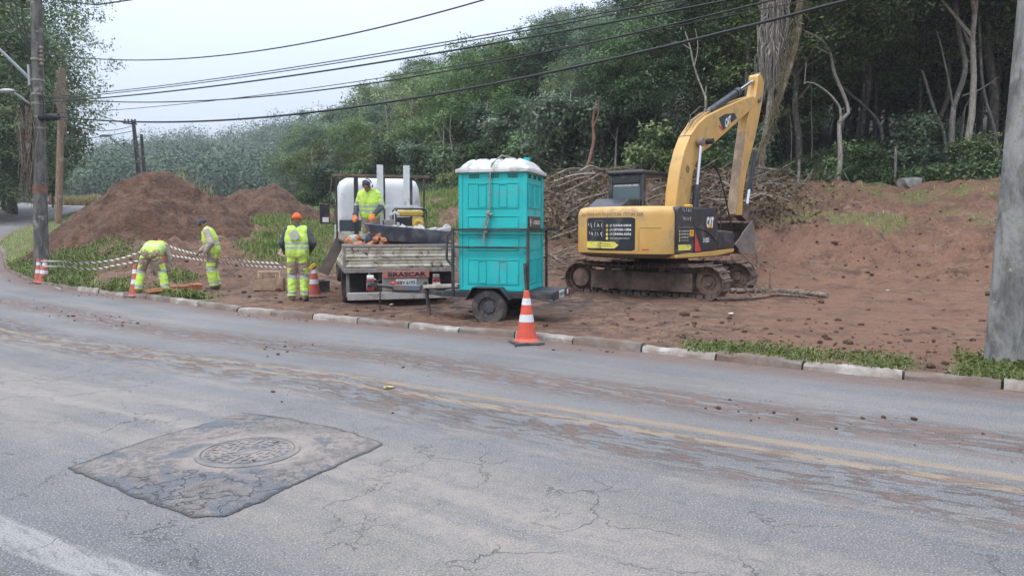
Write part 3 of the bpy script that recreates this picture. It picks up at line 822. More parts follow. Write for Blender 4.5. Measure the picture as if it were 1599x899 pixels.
rt = random.Random(21)
cands = []
def try_add(px, Y, sep):
    x = (px - CX) / FPX * Y
    for q in cands:
        if (q[0] - x) ** 2 + (q[1] - Y) ** 2 < sep ** 2: return
    cands.append((x, Y, px))
for _ in range(900):                                   # front row
    px = rt.uniform(490, 1800); e = np.interp(px, EDGE_C, EDGE_Y)
    try_add(px, e + rt.uniform(.5, 7), 2.8 if px > 900 else 3.6)
for _ in range(9000):
    px = rt.uniform(455, 1800); e = np.interp(px, EDGE_C, EDGE_Y)
    far = 205 if px < 1020 else 62
    Y = e + 6 + (far - e - 6) * rt.random() ** 1.5
    try_add(px, Y, (2.6 + Y * .011) if px < 1100 else 2.7)
cands.sort(key=lambda q: q[1])
zs = ground_z([q[0] for q in cands], [q[1] for q in cands], False)
skyline = {}
n_tree = 0
HIDE = [0, 0]
for (x, Y, px), z in zip(cands, zs):
    near = Y < 46
    e = np.interp(px, EDGE_C, EDGE_Y); front = Y - e < 5
    if near:
        k = rt.choices([0, 1, 2, 3, 4], (2, 3, 2, 3, 1.2) if px < 1120 else ((.35, 4, 2.2, .3, .5) if front else (3.5, 2, 2, 3.5, .6)))[0]
        proto, kind = KN_[k], NEAR_KIND[k]
    else:
        k = rt.choices(range(6), (3, 3, 2, 3.5 if front else 1.0, 1.6, 3))[0]
        proto, kind = KF_[k], FAR_KIND[k]
    sc = rt.uniform(.78, 1.18)
    # the crown line of the photograph's hill
    lim = np.interp(px, [455, 480, 520, 560, 600, 640, 700, 760, 830, 900, 960, 1010, 1060], [205, 195, 182, 168, 128, 112, 88, 74, 54, 16, 2, -25, -260])
    if px < 1000:
        sc *= np.interp(Y - e, [0, 12, 40], [.56, .72, 1.0])
    zmax = EYE + (355 - lim + rt.uniform(-14, 4)) * Y / FPX
    if z + proto[2] * sc > zmax and px < 1060:
        sc = (zmax - z) / proto[2]
        if sc < .3: continue
    top = 355 - (z + proto[2] * sc - EYE) * FPX / Y
    hw = proto[3] * sc * FPX / Y * .7
    bins = range(int((px - hw) // 14), int((px + hw) // 14) + 1)
    vis = sum(top < skyline.get(b, 999) - 3 for b in bins)
    if px > 1130:
        if Y > e + 34: continue
    elif vis < max(1, len(bins) * .16) and not front: continue
    if n_tree >= 292: continue
    for b in bins: skyline[b] = min(skyline.get(b, 999), top + (4 if not near else 10))
    plant_tree(proto, (x, Y, z - .1), sc, rt.uniform(0, 6.28), kind[0], kind[1], kind[0].replace("_", " ") + "s of the forest behind the site")
    n_tree += 1
print("forest trees", n_tree)

# ---- shrubs along the forest foot
shrubP = [tree_proto(31, 2.3, .15, 1.3, 8, 120, 26, .3, .17, LEAF[0], BARK, .04, .3), tree_proto(32, 1.7, .1, 1.2, 8, 110, 26, .28, .15, LEAF[1], BARK, .03, .3),
          tree_proto(33, 3.2, .3, 1.5, 9, 140, 26, .34, .18, LEAF[3], BARK, .05, .4)]
sh = []
for _ in range(400):
    px = rt.uniform(470, 1700); e = np.interp(px, EDGE_C, EDGE_Y)
    Y = e + rt.uniform(-.6, 3.6) ** 1.0; x = (px - CX) / FPX * Y
    if all((a - x) ** 2 + (b - Y) ** 2 > 1.5 ** 2 for a, b in sh): sh.append((x, Y))
sh = sh[:85]
for (x, Y), z in zip(sh, ground_z([a for a, b in sh], [b for a, b in sh], False)):
    k = rt.randrange(3); px = CX + FPX * x / Y
    sc = rt.uniform(.5, .85) if px > 1130 else rt.uniform(.9, 1.5)
    plant_tree(shrubP[k], (x, Y, z - .08), sc, rt.uniform(0, 6), "shrub", "leafy green shrub at the foot of the forest trees", "shrubs along the forest foot", "shrub")

# ---- the far wooded ridge: one mass
rg = np.random.default_rng(5)
Vs, Fs, Ts, nb = [], [], [], 0
pxs = rg.uniform(30, 620, 1250); ys_ = rg.uniform(150, 318, 1250)
xs_ = (pxs - CX) / FPX * ys_
zz_ = ground_z(xs_, ys_, False)
for x, y, z in zip(xs_, ys_, zz_):
    q_ = rg.uniform() ** 1.8; h, r = 6 + 9 * q_, 3.4 + 4.2 * q_ * rg.uniform(.7, 1.1)
    n = 480
    d = rg.normal(size=(n, 3)); d[:, 2] = np.abs(d[:, 2]) * .9 - .15; d /= np.linalg.norm(d, axis=1)[:, None]
    lob = 1 + .25 * np.sin(d[:, 0] * 5 + x) * np.sin(d[:, 1] * 5 + y)
    P = np.array([x, y, z + h * .35]) + d * np.array([r, r, h * .62]) * (lob * rg.uniform(.86, 1.05, n))[:, None]
    V, F_ = leaf_quads(rg, P, d + np.array([0, 0, .5]) + rg.normal(size=(n, 3)) * .4, np.full(n, .66), .7)
    Vs.append(V); Fs.append(F_ + nb); nb += len(V)
    Ts.append(np.repeat(np.clip(rg.normal(.42, .30) + rg.normal(0, .10, n), 0, 1), 4))
tag(link_mesh("far_forest", np_mesh("far_forest", np.concatenate(Vs), np.concatenate(Fs), LEAF_FAR, {"tint": np.concatenate(Ts)})), kind='stuff',
    label="hazy wooded ridge far behind the earth heaps")

# ---- undergrowth carpet inside the forest edge
def leaf_carpet(name, x, y, z, size, mat_, seed, hmax=.5, asp=.6, up=.5, label=None):
    rg = np.random.default_rng(seed); n = len(x)
    P = np.stack([x, y, z + rg.uniform(0, 1, n) ** 1.5 * hmax], 1)
    N = rg.normal(size=(n, 3)) * .6 + np.array([0, 0, up])
    V, F_ = leaf_quads(rg, P, N, size if hasattr(size, '__len__') else np.full(n, size), asp)
    o_ = link_mesh(name, np_mesh(name, V, F_, mat_, {"tint": np.repeat(np.clip(rg.normal(.45, .25, n), 0, 1), 4)}))
    return tag(o_, label, kind='stuff')
rg = np.random.default_rng(8)
n = 60000
px_ = rg.uniform(470, 1750, n); e_ = np.interp(px_, EDGE_C, EDGE_Y); y_ = e_ - .6 + rg.uniform(0, 1, n) ** 1.4 * 9; x_ = (px_ - CX) / FPX * y_
keep = fbm(x_, y_, .7, 3, 77) > -.45
x_, y_ = x_[keep], y_[keep]
leaf_carpet("undergrowth", x_, y_, ground_z(x_, y_, False), .17, LEAF[0], 9, .6, label="low green undergrowth along the forest floor")

# ---- grass and weeds where the masks say so
rg = np.random.default_rng(12)
def scatter(n, lo, hi):
    px_ = rg.uniform(lo[0], hi[0], n); t = rg.uniform(0, 1, n)
    y_ = 1 / (1 / lo[1] * (1 - t) + 1 / hi[1] * t)
    x_ = (px_ - CX) / FPX * y_
    z_, g_, f_, d_, o_ = ground_z(x_, y_, True, True)
    ok = (rg.uniform(size=n) < g_ ** 1.2) & (f_ < .5) & ((d_ > .04) | (o_ > 1.5))
    return x_[ok], y_[ok], z_[ok], d_[ok]
def blades(name, x, y, z, L, W, mat_, lean, label):
    n = len(x); az = rg.uniform(0, 2 * np.pi, n); ln = rg.uniform(.05, lean, n)
    Ls = L * rg.uniform(.5, 1.3, n)
    dx, dy = np.cos(az) * ln * Ls, np.sin(az) * ln * Ls
    wx, wy = -np.sin(az) * W / 2, np.cos(az) * W / 2
    b = np.stack([x, y, z - .01], 1); m = b + np.stack([dx * .4, dy * .4, Ls * .6], 1); t = b + np.stack([dx, dy, Ls * (1 - .35 * ln)], 1)
    w = np.stack([wx, wy, 0 * wx], 1) * np.ones((n, 1))
    V = np.stack([b - w, b + w, m + w * .8, m - w * .8, t + w * .1, t - w * .1], 1).reshape(-1, 3)
    i = np.arange(n)[:, None] * 6
    F_ = np.concatenate([i + np.array([0, 1, 2, 3]), i + np.array([3, 2, 4, 5])])
    return tag(link_mesh(name, np_mesh(name, V, F_, mat_, {"tint": np.repeat(np.clip(rg.normal(.5, .25, n), 0, 1), 6)})), label, kind='stuff')
GRASS = leaf_mat("grass_blade", (.09, .125, .035), (.26, .31, .10), .35); WEED = leaf_mat("weed_leaf", (.07, .12, .03), (.20, .30, .08), .35)
DRY = leaf_mat("dry_grass", (.16, .15, .05), (.34, .33, .12), .3)
x, y, z, d = scatter(26000, (1060, 6.3), (1720, 10.5)); leaf_carpet("verge_weeds", x, y, z, .042, WEED, 3, .09, .7, 1.0, "low leafy weeds on the verge behind the near kerb")
x, y, z, d = scatter(16000, (1060, 6.3), (1720, 10.5)); blades("verge_grass", x, y, z, .085, .007, GRASS, .9, "short grass on the verge behind the near kerb")
x, y, z, d = scatter(60000, (-60, 15), (380, 26)); leaf_carpet("bank_weeds", x, y, z, .075, WEED, 4, .16, .7, 1.0, "leafy weeds on the bank round the pole")
x, y, z, d = scatter(40000, (-60, 15), (380, 48)); blades("bank_grass", x, y, z, .2, .014, GRASS, .8, "rough grass on the bank round the pole")
x, y, z, d = scatter(90000, (340, 21), (780, 52)); blades("slope_grass", x, y, z, .24, .03, WEED, 1.3, "tall pale green grass on the slope behind the truck")
x, y, z, d = scatter(30000, (860, 17), (1700, 28)); blades("cut_slope_grass", x, y, z, .13, .02, WEED, .9, "sparse weeds on the cut earth slope")
# yellow grass meadow beyond the climbing road, dry tufts on the heaps
n = 16000; px_ = rg.uniform(60, 160, n); y_ = rg.uniform(84, 120, n); x_ = (px_ - CX) / FPX * y_
blades("meadow_grass", x_, y_, ground_z(x_, y_, False) - .1, 1.3, .12, DRY, .7, "yellow green meadow grass beyond the climbing road")

# ---- trees beyond the climbing road at the far left
KL = [tree_proto(41, 21, 5.5, 8.2, 26, 560, 62, .80, .23, LEAF[1], BARK, .35, 1.2), tree_proto(42, 9.5, .4, 4.4, 16, 480, 50, .60, .22, LEAF[0], BARK, .2), tree_proto(43, 7, 1.6, 2.6, 9, 200, 28, .5, .3, LEAF[0], BARK, .12)]
def on(px, Y): 
    x = (px - CX) / FPX * Y
    return (x, Y, float(ground_z([x], [Y], False)[0]))
def special(proto, px, Y, sc, rz, name, label):
    l = on(px, Y); return plant_tree(proto, (l[0], l[1], l[2] - .1), sc, rz, name, label, None)
special(KL[0], -30, 54, 1.04, .6, "spreading_tree", "tall spreading tree with lacy branches over the road behind the poles")
special(KL[0], -190, 62, 1.1, 2.6, "spreading_tree", "tall tree reaching past the picture edge beside the lacy spreading tree")
special(KL[0], 20, 60, .95, 4.4, "spreading_tree", "tall tree crowding behind the lacy spreading tree by the poles")
special(KL[1], 26, 58, 1.35, 2.2, "bushy_tree", "large dark leafy tree filling the bank below the lacy spreading tree")
special(KL[1], -40, 52, 1.5, 5.2, "bushy_tree", "biggest dark leafy tree on the road bank at the picture edge")
special(KL[1], -8, 50, 1.05, 1.0, "bushy_tree", "dark dense bush tree under the lacy spreading tree")
special(KL[1], 10, 66, 1.0, 3.0, "bushy_tree", "dark round tree farther up the climbing road than the dense bush tree")
special(KL[2], 84, 74, .95, 1.0, "small_tree", "small dark tree beyond the climbing road between the two near poles")
special(KL[1], -70, 46, 1.0, 4.2, "bushy_tree", "dark leafy tree at the extreme picture edge above the road bank")
# lone trees on the skyline
thinP = tree_proto(51, 17, 8.5, 2.3, 12, 60, 22, .6, .55, LEAF[3], BARK, .18, .5)
special(thinP, 480, 252, 1.05, 0, "spindly_tree", "spindly lone tree standing above the far wooded ridge")
special(thinP, 741, 150, .8, 2, "spindly_tree", "tall dark narrow tree breaking the skyline of the forested slope")
# ================================================================== lettering
def text_pts(txt, height, width=None, extrude=.002, spacing=1.0, bold=0.0, shear=0.0):
    cu = bpy.data.curves.new("lettering", 'FONT'); cu.body = txt; cu.size = 1.0; cu.extrude = 0; cu.offset = bold
    cu.space_character = spacing; cu.shear = shear; cu.resolution_u = 3
    ob = bpy.data.objects.new("lettering_tmp", cu); COL.objects.link(ob)
    me = bpy.data.meshes.new_from_object(ob.evaluated_get(bpy.context.evaluated_depsgraph_get()))
    v = np.array([p.co for p in me.vertices])[:, :2]; f = [tuple(p.vertices) for p in me.polygons]
    bpy.data.objects.remove(ob); bpy.data.curves.remove(cu); bpy.data.meshes.remove(me)
    lo, hi = v.min(0), v.max(0); v = (v - lo) / (hi - lo)
    asp = (hi - lo)[0] / (hi - lo)[1]
    v[:, 0] *= width if width else height * asp; v[:, 1] *= height
    return v, f

def lettering(name, txt, M, height, mat_, parent, width=None, bold=0.01, shear=0.0, wrap=None, center=True, off=.003):
    """raised letters on the local XY plane of M (or through wrap(x, y))"""
    v, f = text_pts(txt, height, width, bold=bold, shear=shear)
    if center: v = v - np.array([v[:, 0].max() / 2, v[:, 1].max() / 2])
    mb = MB()
    if wrap: mb.add([wrap(a, b) for a, b in v], f)
    else: mb.add([M @ Vector((a, b, off)) for a, b in v], f)
    o = bpy.data.objects.new(name, None) if False else None
    me = bpy.data.meshes.new(name); me.from_pydata(mb.v, [], mb.f); me.materials.append(mat_); me.update()
    return link_mesh(name, me, parent)

# ================================================================== excavator
YEL = pm("machine_yellow", (.60, .355, .10), .42, var=.10, scale=1.5, dirt=(.36, .25, .15), dirt_amt=.28, dirt_scale=1.8, fine=.10, rust=((.22, .12, .06), 9, .70))
DARK = pm("machine_black", (.022, .024, .03), .38, var=.2, dirt=(.13, .10, .085), dirt_amt=.22, dirt_scale=2.5)
MUDDY = pm("muddy_steel", (.075, .052, .04), .85, var=.35, scale=4, dirt=(.21, .14, .105), dirt_amt=.52, dirt_scale=3.2, bump=.6, bscale=25)
MUDDARK = pm("muddy_dark_steel", (.04, .033, .03), .85, var=.35, scale=4, dirt=(.14, .095, .07), dirt_amt=.35, dirt_scale=3.0, bump=.5, bscale=25)
GREYST = pm("scuffed_steel", (.17, .145, .13), .6, var=.25, dirt=(.26, .18, .13), dirt_amt=.38, dirt_scale=3, fine=.4)
CHROME = pm("chrome_rod", (.62, .63, .65), .16, 1.0, var=.03)
HOSE = pm("black_rubber", (.018, .018, .019), .6, dirt=(.16, .11, .08), dirt_amt=.25)
WHITE = pm("white_letter", (.78, .78, .76), .6, var=.05)
LIME_ = pm("pale_yellow_decal", (.72, .66, .12), .5, var=.06, dirt_amt=.1)
REDM = pm("red_decal", (.55, .05, .035), .5, var=.1)
AMB = pm("amber_decal", (.75, .38, .03), .5, var=.08)
FADED = pm("faded_letter", (.27, .19, .10), .6, var=.1)
STICKY = pm("stick_worn", (.36, .255, .15), .6, var=.2, scale=3, dirt=(.24, .165, .12), dirt_amt=.5, dirt_scale=2.2, fine=.25)
def glass_mat(name, tint=(.05, .07, .07), alpha=.5):
    s = SH(name, .06)
    tr = s.N.new("ShaderNodeBsdfTransparent"); tr.inputs[0].default_value = (*[min(1, .45 + 4 * x) for x in tint], 1)
    s.col(tint); s.spec(.6)
    mx = s.N.new("ShaderNodeMixShader"); mx.inputs[0].default_value = alpha
    s.t.links.new(tr.outputs[0], mx.inputs[1]); s.t.links.new(s.b.outputs[0], mx.inputs[2]); s.t.links.new(mx.outputs[0], s.out.inputs[0])
    return s.m
GLASS = glass_mat("cab_glass", (.05, .07, .07), .22); SGLASS = glass_mat("side_glass", (.13, .15, .14), .06)

EXP = Vector((3.50, 17.17, .0)); EXA = R(40)
ex_f, ex_r = Vector((math.sin(EXA), math.cos(EXA), 0)), Vector((math.cos(EXA), -math.sin(EXA), 0))
exc = thing("excavator", "yellow tracked excavator with raised bent boom and dark company panels, seen from its rear", "excavator", EXP, (0, 0, -EXA))
def exl(px, py, lat):
    """point on the machine's plane x = lat seen at a picture position, in machine coordinates"""
    d = at(px, py, 1.0) - Vector((0, 0, EYE)); O = Vector((0, 0, EYE)) - EXP
    t = (lat - O.dot(ex_r)) / d.dot(ex_r)
    q = O + d * t
    return Vector((lat, q.dot(ex_f), q.z))
def side_poly(mb, pts, x0, x1):
    """polygon in the (y, z) plane extruded from x0 to x1"""
    n = len(pts)
    vs = [Vector((x0, p[1], p[2])) for p in pts] + [Vector((x1, p[1], p[2])) for p in pts]
    return mb.add(vs, [tuple(range(n)), tuple(range(2 * n - 1, n - 1, -1))] + [(i, n + i, n + (i + 1) % n, (i + 1) % n) for i in range(n)])

# counterweight: rear arc in plan, layered in height with rounded top and bottom edges
RAD = 2.16
def plan(inset, n=26):
    xm = 1.25 - inset; r = RAD - inset; pts = []
    for k in range(n + 1):
        x = -xm + 2 * xm * k / n
        y = -math.sqrt(r * r - x * x)
        e = abs(x) - (xm - .22)
        if e > 0: y += .30 * (e / .22) ** 2.2
        pts.append((x, y))
    return [(-xm, -1.0)] + pts + [(xm, -1.0)]
def layered(mb, layers, plan_f, close_top=True):
    rings = [[Vector((x, y, z)) for x, y in plan_f(i)] for z, i in layers]
    n = len(rings[0]); vs = [p for r_ in rings for p in r_]
    fs = [(a * n + k, a * n + (k + 1) % n, (a + 1) * n + (k + 1) % n, (a + 1) * n + k) for a in range(len(rings) - 1) for k in range(n)]
    fs += [tuple(range(n - 1, -1, -1)), tuple(range((len(rings) - 1) * n, len(rings) * n))]
    return mb.add(vs, fs)
mb = MB()
layered(mb, [(1.0, .004), (1.05, .0), (1.80, .0), (1.88, .012), (1.94, .045), (1.98, .11), (1.995, .22)], plan)
cw = mb.build("counterweight", YEL, exc, smooth=30)
mb = MB(); layered(mb, [(.90, .20), (.94, .09), (.999, .02)], plan); mb.build("counterweight_skirt", GREYST, exc, smooth=30)
def arc(x, z, off): return Vector((x, -math.sqrt((RAD + off) ** 2 - x * x), z))
def arc_patch(x0, x1, z0, z1, off, cut=.05, n=18, point=None):
    mb = MB(); vs, fs = [], []
    for k in range(n + 1):
        x = x0 + (x1 - x0) * k / n; e = min(x - x0, x1 - x); c = max(0, cut - e)
        za, zb = z0 + c, z1 - c
        if point: za, zb = z0 + max(0, point - (x1 - x)) * .5 * (z1 - z0) / point, z1 - max(0, point - (x1 - x)) * .5 * (z1 - z0) / point
        vs += [arc(x, za, off), arc(x, zb, off), arc(x, za, off - .03), arc(x, zb, off - .03)]
    for k in range(n):
        a, b = 4 * k, 4 * k + 4
        fs += [(a, b, b + 1, a + 1), (a + 1, b + 1, b + 3, a + 3), (a + 2, b + 2, b, a)]
    return mb.add(vs, fs)
arc_patch(-.755, .585, 1.02, 1.80, .004, .06).build("grille_rim", YEL, cw, smooth=50)
panel = arc_patch(-.70, .53, 1.06, 1.757, .010, .03).build("sign_panel", DARK, cw, smooth=50)
arc_patch(-.70, .17, 1.105, 1.245, .014, 0, point=.10).build("arrow_decal", LIME_, panel, smooth=50)
def on_arc(x0, z0, off=.017): return lambda a, b: arc(x0 + a, z0 + b, off)
for k, (tx, z) in enumerate((("(11)3424-0404", 1.585), ("(11)97300-1084", 1.495), ("(11)94006-5002", 1.405))):
    lettering("phone_lettering", tx, None, .062, WHITE, panel, width=.49, wrap=on_arc(.205, z), bold=.02)
    mb = MB(); vs = [arc(-.11 + .032 * math.cos(a), z + .032 * math.sin(a), .017) for a in [i * .5236 for i in range(12)]]; mb.add(vs, [tuple(range(12))]); mb.build("dot_mark", LIME_, panel)
mb = MB(); mb.add([arc(-.11 + .032 * math.cos(a), 1.32 + .032 * math.sin(a), .017) for a in [i * .5236 for i in range(12)]], [tuple(range(12))]); mb.build("dot_mark", LIME_, panel)
lettering("web_lettering", "anterraplenagem.com.br", None, .034, WHITE, panel, width=.46, wrap=on_arc(.19, 1.32), bold=.004)
def stroke(mb, a, b, w, wr):
    a, b = Vector((*a, 0)), Vector((*b, 0)); d = (b - a).normalized(); n = Vector((-d.y, d.x, 0)) * w / 2
    return mb.add([wr(p.x, p.y) for p in (a - n, b - n, b + n, a + n)], [(0, 1, 2, 3)])
def emblem(parent, wr, sc):
    """the company emblem: broken angular strokes in two rows beside an open frame"""
    mb = MB()
    for (a, b) in (((-.22, .17), (-.20, .10)), ((-.15, .17), (-.11, .07)), ((-.02, .19), (-.03, .09)), ((.06, .17), (.11, .09)), ((.05, .09), (.07, .14)), ((.18, .17), (.17, .09)),
                   ((-.19, -.01), (-.17, -.08)), ((-.13, -.02), (-.10, -.09)), ((-.10, -.09), (-.08, -.03)), ((.01, -.02), (-.01, -.10)), ((.06, -.03), (.08, -.10)), ((.15, -.03), (.18, -.11)), ((.19, -.02), (.15, -.06))):
        stroke(mb, (a[0] * sc, a[1] * sc), (b[0] * sc, b[1] * sc), .011 * sc, wr)
    mb.build("emblem_strokes", WHITE, parent)
    mb = MB()
    for (a, b) in (((-.03, .22), (.21, .22)), ((.21, .22), (.21, -.14)), ((-.14, .03), (.12, .03)), ((-.14, -.25), (.18, -.25)), ((-.14, -.21), (.18, -.21))):
        stroke(mb, (a[0] * sc, a[1] * sc), (b[0] * sc, b[1] * sc), .010 * sc, wr)
    mb.build("emblem_frame", GREYST, parent)
emblem(panel, on_arc(-.43, 1.47), 1.0)
mb = MB()
for k, (z, a, b) in enumerate(((1.20, -.36, -.02), (1.155, -.36, .0))):
    x = a
    while x < b:
        w = .02 + .025 * ((int(x * 997) * 37) % 10) / 10; stroke(mb, (x, z), (min(x + w, b), z), .016, lambda p, q: arc(p, q, .018)); x += w + .012
mb.build("small_print", FADED, panel)
lettering("web_lettering", "ANTERRAPLENAGEM.COM.BR", None, .085, FADED, cw, width=1.62, wrap=lambda a, b: arc(-.12 + a, 1.868 + b - .05, .004), bold=.004, shear=.15)
arc_patch(.62, 1.02, 1.53, 1.545, .004, 0).build("panel_seam", FADED, cw)
arc_patch(.60, .612, 1.06, 1.53, .003, 0).build("panel_seam", FADED, cw)
arc_patch(-1.16, -1.08, 1.09, 1.15, .003, 0).build("reflector", REDM, cw); arc_patch(.66, .80, 1.075, 1.10, .003, 0).build("reflector", REDM, cw)
# body behind the counterweight
mb = MB(); mb.box((-.42, -.62, 1.52), (1.62, 1.98, .92)); mb.box((-.3, .62, 1.25), (.55, .8, .5)); mb.build("engine_hood", YEL, exc, bevel=.06, seg=3)
mb = MB()
side_poly(mb, [(0, -1.62, .985), (0, 1.28, 1.055), (0, 1.24, .965), (0, .3, .90), (0, -1.62, .905)], 1.245, .5); mb.build("sill", YEL, exc, bevel=.02)
mb = MB(); mb.box((0, .1, .94), (2.2, 2.6, .12)); mb.build("platform", DARK, exc, bevel=.02)
mb = MB(); side_poly(mb, [(0, -1.64, 1.0), (0, -.875, 1.0), (0, -.875, 1.975), (0, -1.5, 1.985), (0, -1.64, 1.95)], 1.255, .40); ec = mb.build("engine_door", DARK, exc, bevel=.035, seg=3)
mb = MB(); side_poly(mb, [(0, -.865, 1.0), (0, .29, 1.035), (0, .30, 1.40), (0, .28, 1.75), (0, .20, 1.93), (0, .02, 1.985), (0, -.865, 1.975)], 1.258, .40); sd_ = mb.build("side_door", DARK, exc, bevel=.035, seg=3)
mb = MB(); side_poly(mb, [(0, .33, 1.04), (0, 1.27, 1.06), (0, 1.27, 1.42), (0, .33, 1.46)], 1.24, .55); mb.build("tool_box", DARK, exc, bevel=.025)
mb = MB(); side_poly(mb, [(0, .34, 1.462), (0, 1.25, 1.424), (0, 1.25, 1.45), (0, .34, 1.49)], 1.20, .6); mb.build("tool_box_lid", GREYST, exc, bevel=.01)
XS = 1.2625
def onside(y0, z0, x=XS): return lambda a, b: Vector((x, y0 + a, z0 + b))
def quad(name, y0, y1, z0, z1, m, parent, x=XS - .003):
    mb = MB(); mb.add([Vector((x, y0, z0)), Vector((x, y1, z0)), Vector((x, y1, z1)), Vector((x, y0, z1))], [(0, 1, 2, 3)]); return mb.build(name, m, parent)
lettering("brand_lettering", "CAT", None, .245, WHITE, sd_, width=.36, wrap=onside(-.12, 1.66), bold=.07)
mb = MB(); mb.add([Vector((XS + .004, -.245, 1.545)), Vector((XS + .004, .005, 1.545)), Vector((XS + .004, -.12, 1.65))], [(0, 1, 2)]); mb.build("brand_triangle", AMB, sd_)
lettering("model_lettering", "313D", None, .10, WHITE, sd_, width=.29, wrap=onside(-.30, 1.27), bold=.03)
mb = MB(); mb.add([Vector((XS, -.84, 1.03)), Vector((XS, -.55, 1.04)), Vector((XS, -.84, 1.45))], [(0, 1, 2)]); mb.build("red_wedge", REDM, sd_)
mb = MB(); mb.tube([(XS, -.80, 1.535), (XS, -.4, 1.49), (XS, -.05, 1.37), (XS, .28, 1.20)], .012, 6); mb.build("door_seam", HOSE, sd_)
mb = MB(); mb.tube([(XS, -1.6, 1.545), (XS, -.9, 1.545)], .011, 6); mb.build("door_seam", GREYST, ec)
emblem(ec, onside(-1.24, 1.79), .95)
for k, z in enumerate((1.47, 1.405, 1.34, 1.28)):
    quad("phone_bar", -1.50, -1.14, z - .018, z + .018, WHITE if k < 3 else GREYST, ec) if k == 3 else lettering("phone_lettering", ("(11)3424-0404", "(11)97300-1084", "(11)94006-5002")[k], None, .04, WHITE, ec, width=.36, wrap=onside(-1.32, z), bold=.012)
    quad("dot_mark", -1.565, -1.53, z - .022, z + .022, LIME_, ec)
quad("amber_label", -1.10, -.90, 1.36, 1.50, AMB, ec); lettering("amber_label_mark", "!", None, .09, DARK, ec, width=.03, wrap=onside(-1.0, 1.43, XS + .002))
mb = MB(); mb.add([Vector((XS - .003, y, z)) for y, z in ((-1.6, 1.07), (-1.06, 1.07), (-1.0, 1.13), (-1.06, 1.19), (-1.6, 1.19))], [(0, 1, 2, 3, 4)]); mb.build("arrow_decal", LIME_, ec)
# muffler, mirror, rails
mb = MB(); mb.box((.62, .10, 2.02), (.16, .14, .10)); mb.build("filler_cap", AMB, exc, bevel=.02)
mb = MB(); mb.tube([(1.05, .9, 1.45), (1.05, .9, 2.05), (1.02, .55, 2.12), (1.0, .3, 1.97)], .017, 6); mb.build("handrail", HOSE, exc)
# cab
cabm = MB()
cx0, cx1, cy0, cy1, cz0, cz1 = -1.25, -.30, -.36, 1.12, 1.05, 2.86
for x, y, w, d in ((cx0 + .05, cy0 + .07, .10, .14), (cx1 - .05, cy0 + .07, .10, .14), (cx0 + .04, cy1 - .12, .08, .08), (cx1 - .04, cy1 - .12, .08, .08)):
    cabm.box((x, y, (cz0 + cz1) / 2), (w, d, cz1 - cz0 - .1))
cabm.box((-.775, .38, 1.5), (.949, 1.477, .92)); cabm.box((-.775, cy0 + .06, 2.68), (.76, .10, .22)); cabm.box((-.775, cy0 + .07, 2.06), (.76, .12, .22))
cabm.box((cx1 - .03, .35, 2.0), (.06, 1.2, .12))
cab = cabm.build("cab", DARK, exc, bevel=.025)
mb = MB(); mb.box((-.775, .38, cz1 - .03), (.99, 1.56, .11)); mb.build("cab_roof", DARK, cab, bevel=.05, seg=3)
mb = MB(); mb.box((-.775, cy0 + .045, 2.37), (.755, .012, .42)); mb.build("rear_window", glass_mat("rear_glass", (.10, .14, .15), .8), cab)  # lighter, near-opaque grey-green tint stands in for light reflected by the pane
mb = MB(); mb.box((cx1 - .02, .34, 2.42), (.010, 1.10, .74)); mb.build("side_window", SGLASS, cab)
mb = MB(); mb.box((cx0 + .02, .34, 2.42), (.010, 1.10, .74)); mb.build("side_window", SGLASS, cab)
lettering("window_lettering", "ANTERRAPLENAGEM.COM.BR", Matrix(((1, 0, 0, -.775), (0, 0, -1, cy0 + .036), (0, 1, 0, 2.535), (0, 0, 0, 1))), .045, WHITE, cab, width=.66)
mb = MB(); mb.box((-.85, .15, 1.98), (.40, .14, .62), (R(-8), 0, 0)); mb.box((-.85, .36, 1.75), (.45, .45, .14)); mb.build("seat", HOSE, cab, bevel=.04)
mb = MB()
n_ = [(0, -1.30, 1.99), (0, -.40, 1.99), (0, -.40, 2.20), (0, -.90, 2.21)]
side_poly(mb, n_, -1.24, -.34); vent = mb.build("vent_cover", DARK, exc, bevel=.03)
mb = MB()
for k in range(6): mb.box((-.345, -.82 + k * .07, 2.10), (.02, .03, .13))
mb.build("vent_grille", HOSE, vent)
mb = MB(); mb.tube([(-.28, 1.05, 2.45), (-.18, 1.15, 2.6), (-.16, 1.2, 2.95)], .018, 6); mb.box((-.15, 1.2, 2.95), (.06, .16, .24)); mb.build("mirror", HOSE, exc)

# boom
BL0, BL1 = .30, .0
bpx = [(1076, 328), (1079, 300), (1082.5, 271), (1088, 253), (1097, 238), (1114.5, 224.6), (1137, 204.5), (1154.6, 188), (1170, 174.5), (1178, 164.5), (1181, 153.4), (1176, 149.8),
       (1163.5, 153.5), (1130, 168), (1103.4, 181.3), (1090, 193.7), (1078, 211.5), (1069.5, 233.5), (1062.5, 262.4), (1057, 300), (1055, 328)]
bp = [exl(*p, BL0) for p in bpx]
mb = MB(); side_poly(mb, bp, BL0, BL1); boom = mb.build("boom", YEL, exc, bevel=.018)
# flanges: thin plates proud of both flanks along the lower edge
mb = MB(); side_poly(mb, [(0, .15, 1.5), (0, .75, 1.5), (0, bp[0].y, bp[0].z), (0, bp[-1].y, bp[-1].z)], BL0 - .02, BL1 + .02); mb.build("boom_foot", YEL, boom)
def lerp_pts(a, b, t): return [p.lerp(q, t) for p, q in zip(a, b)]
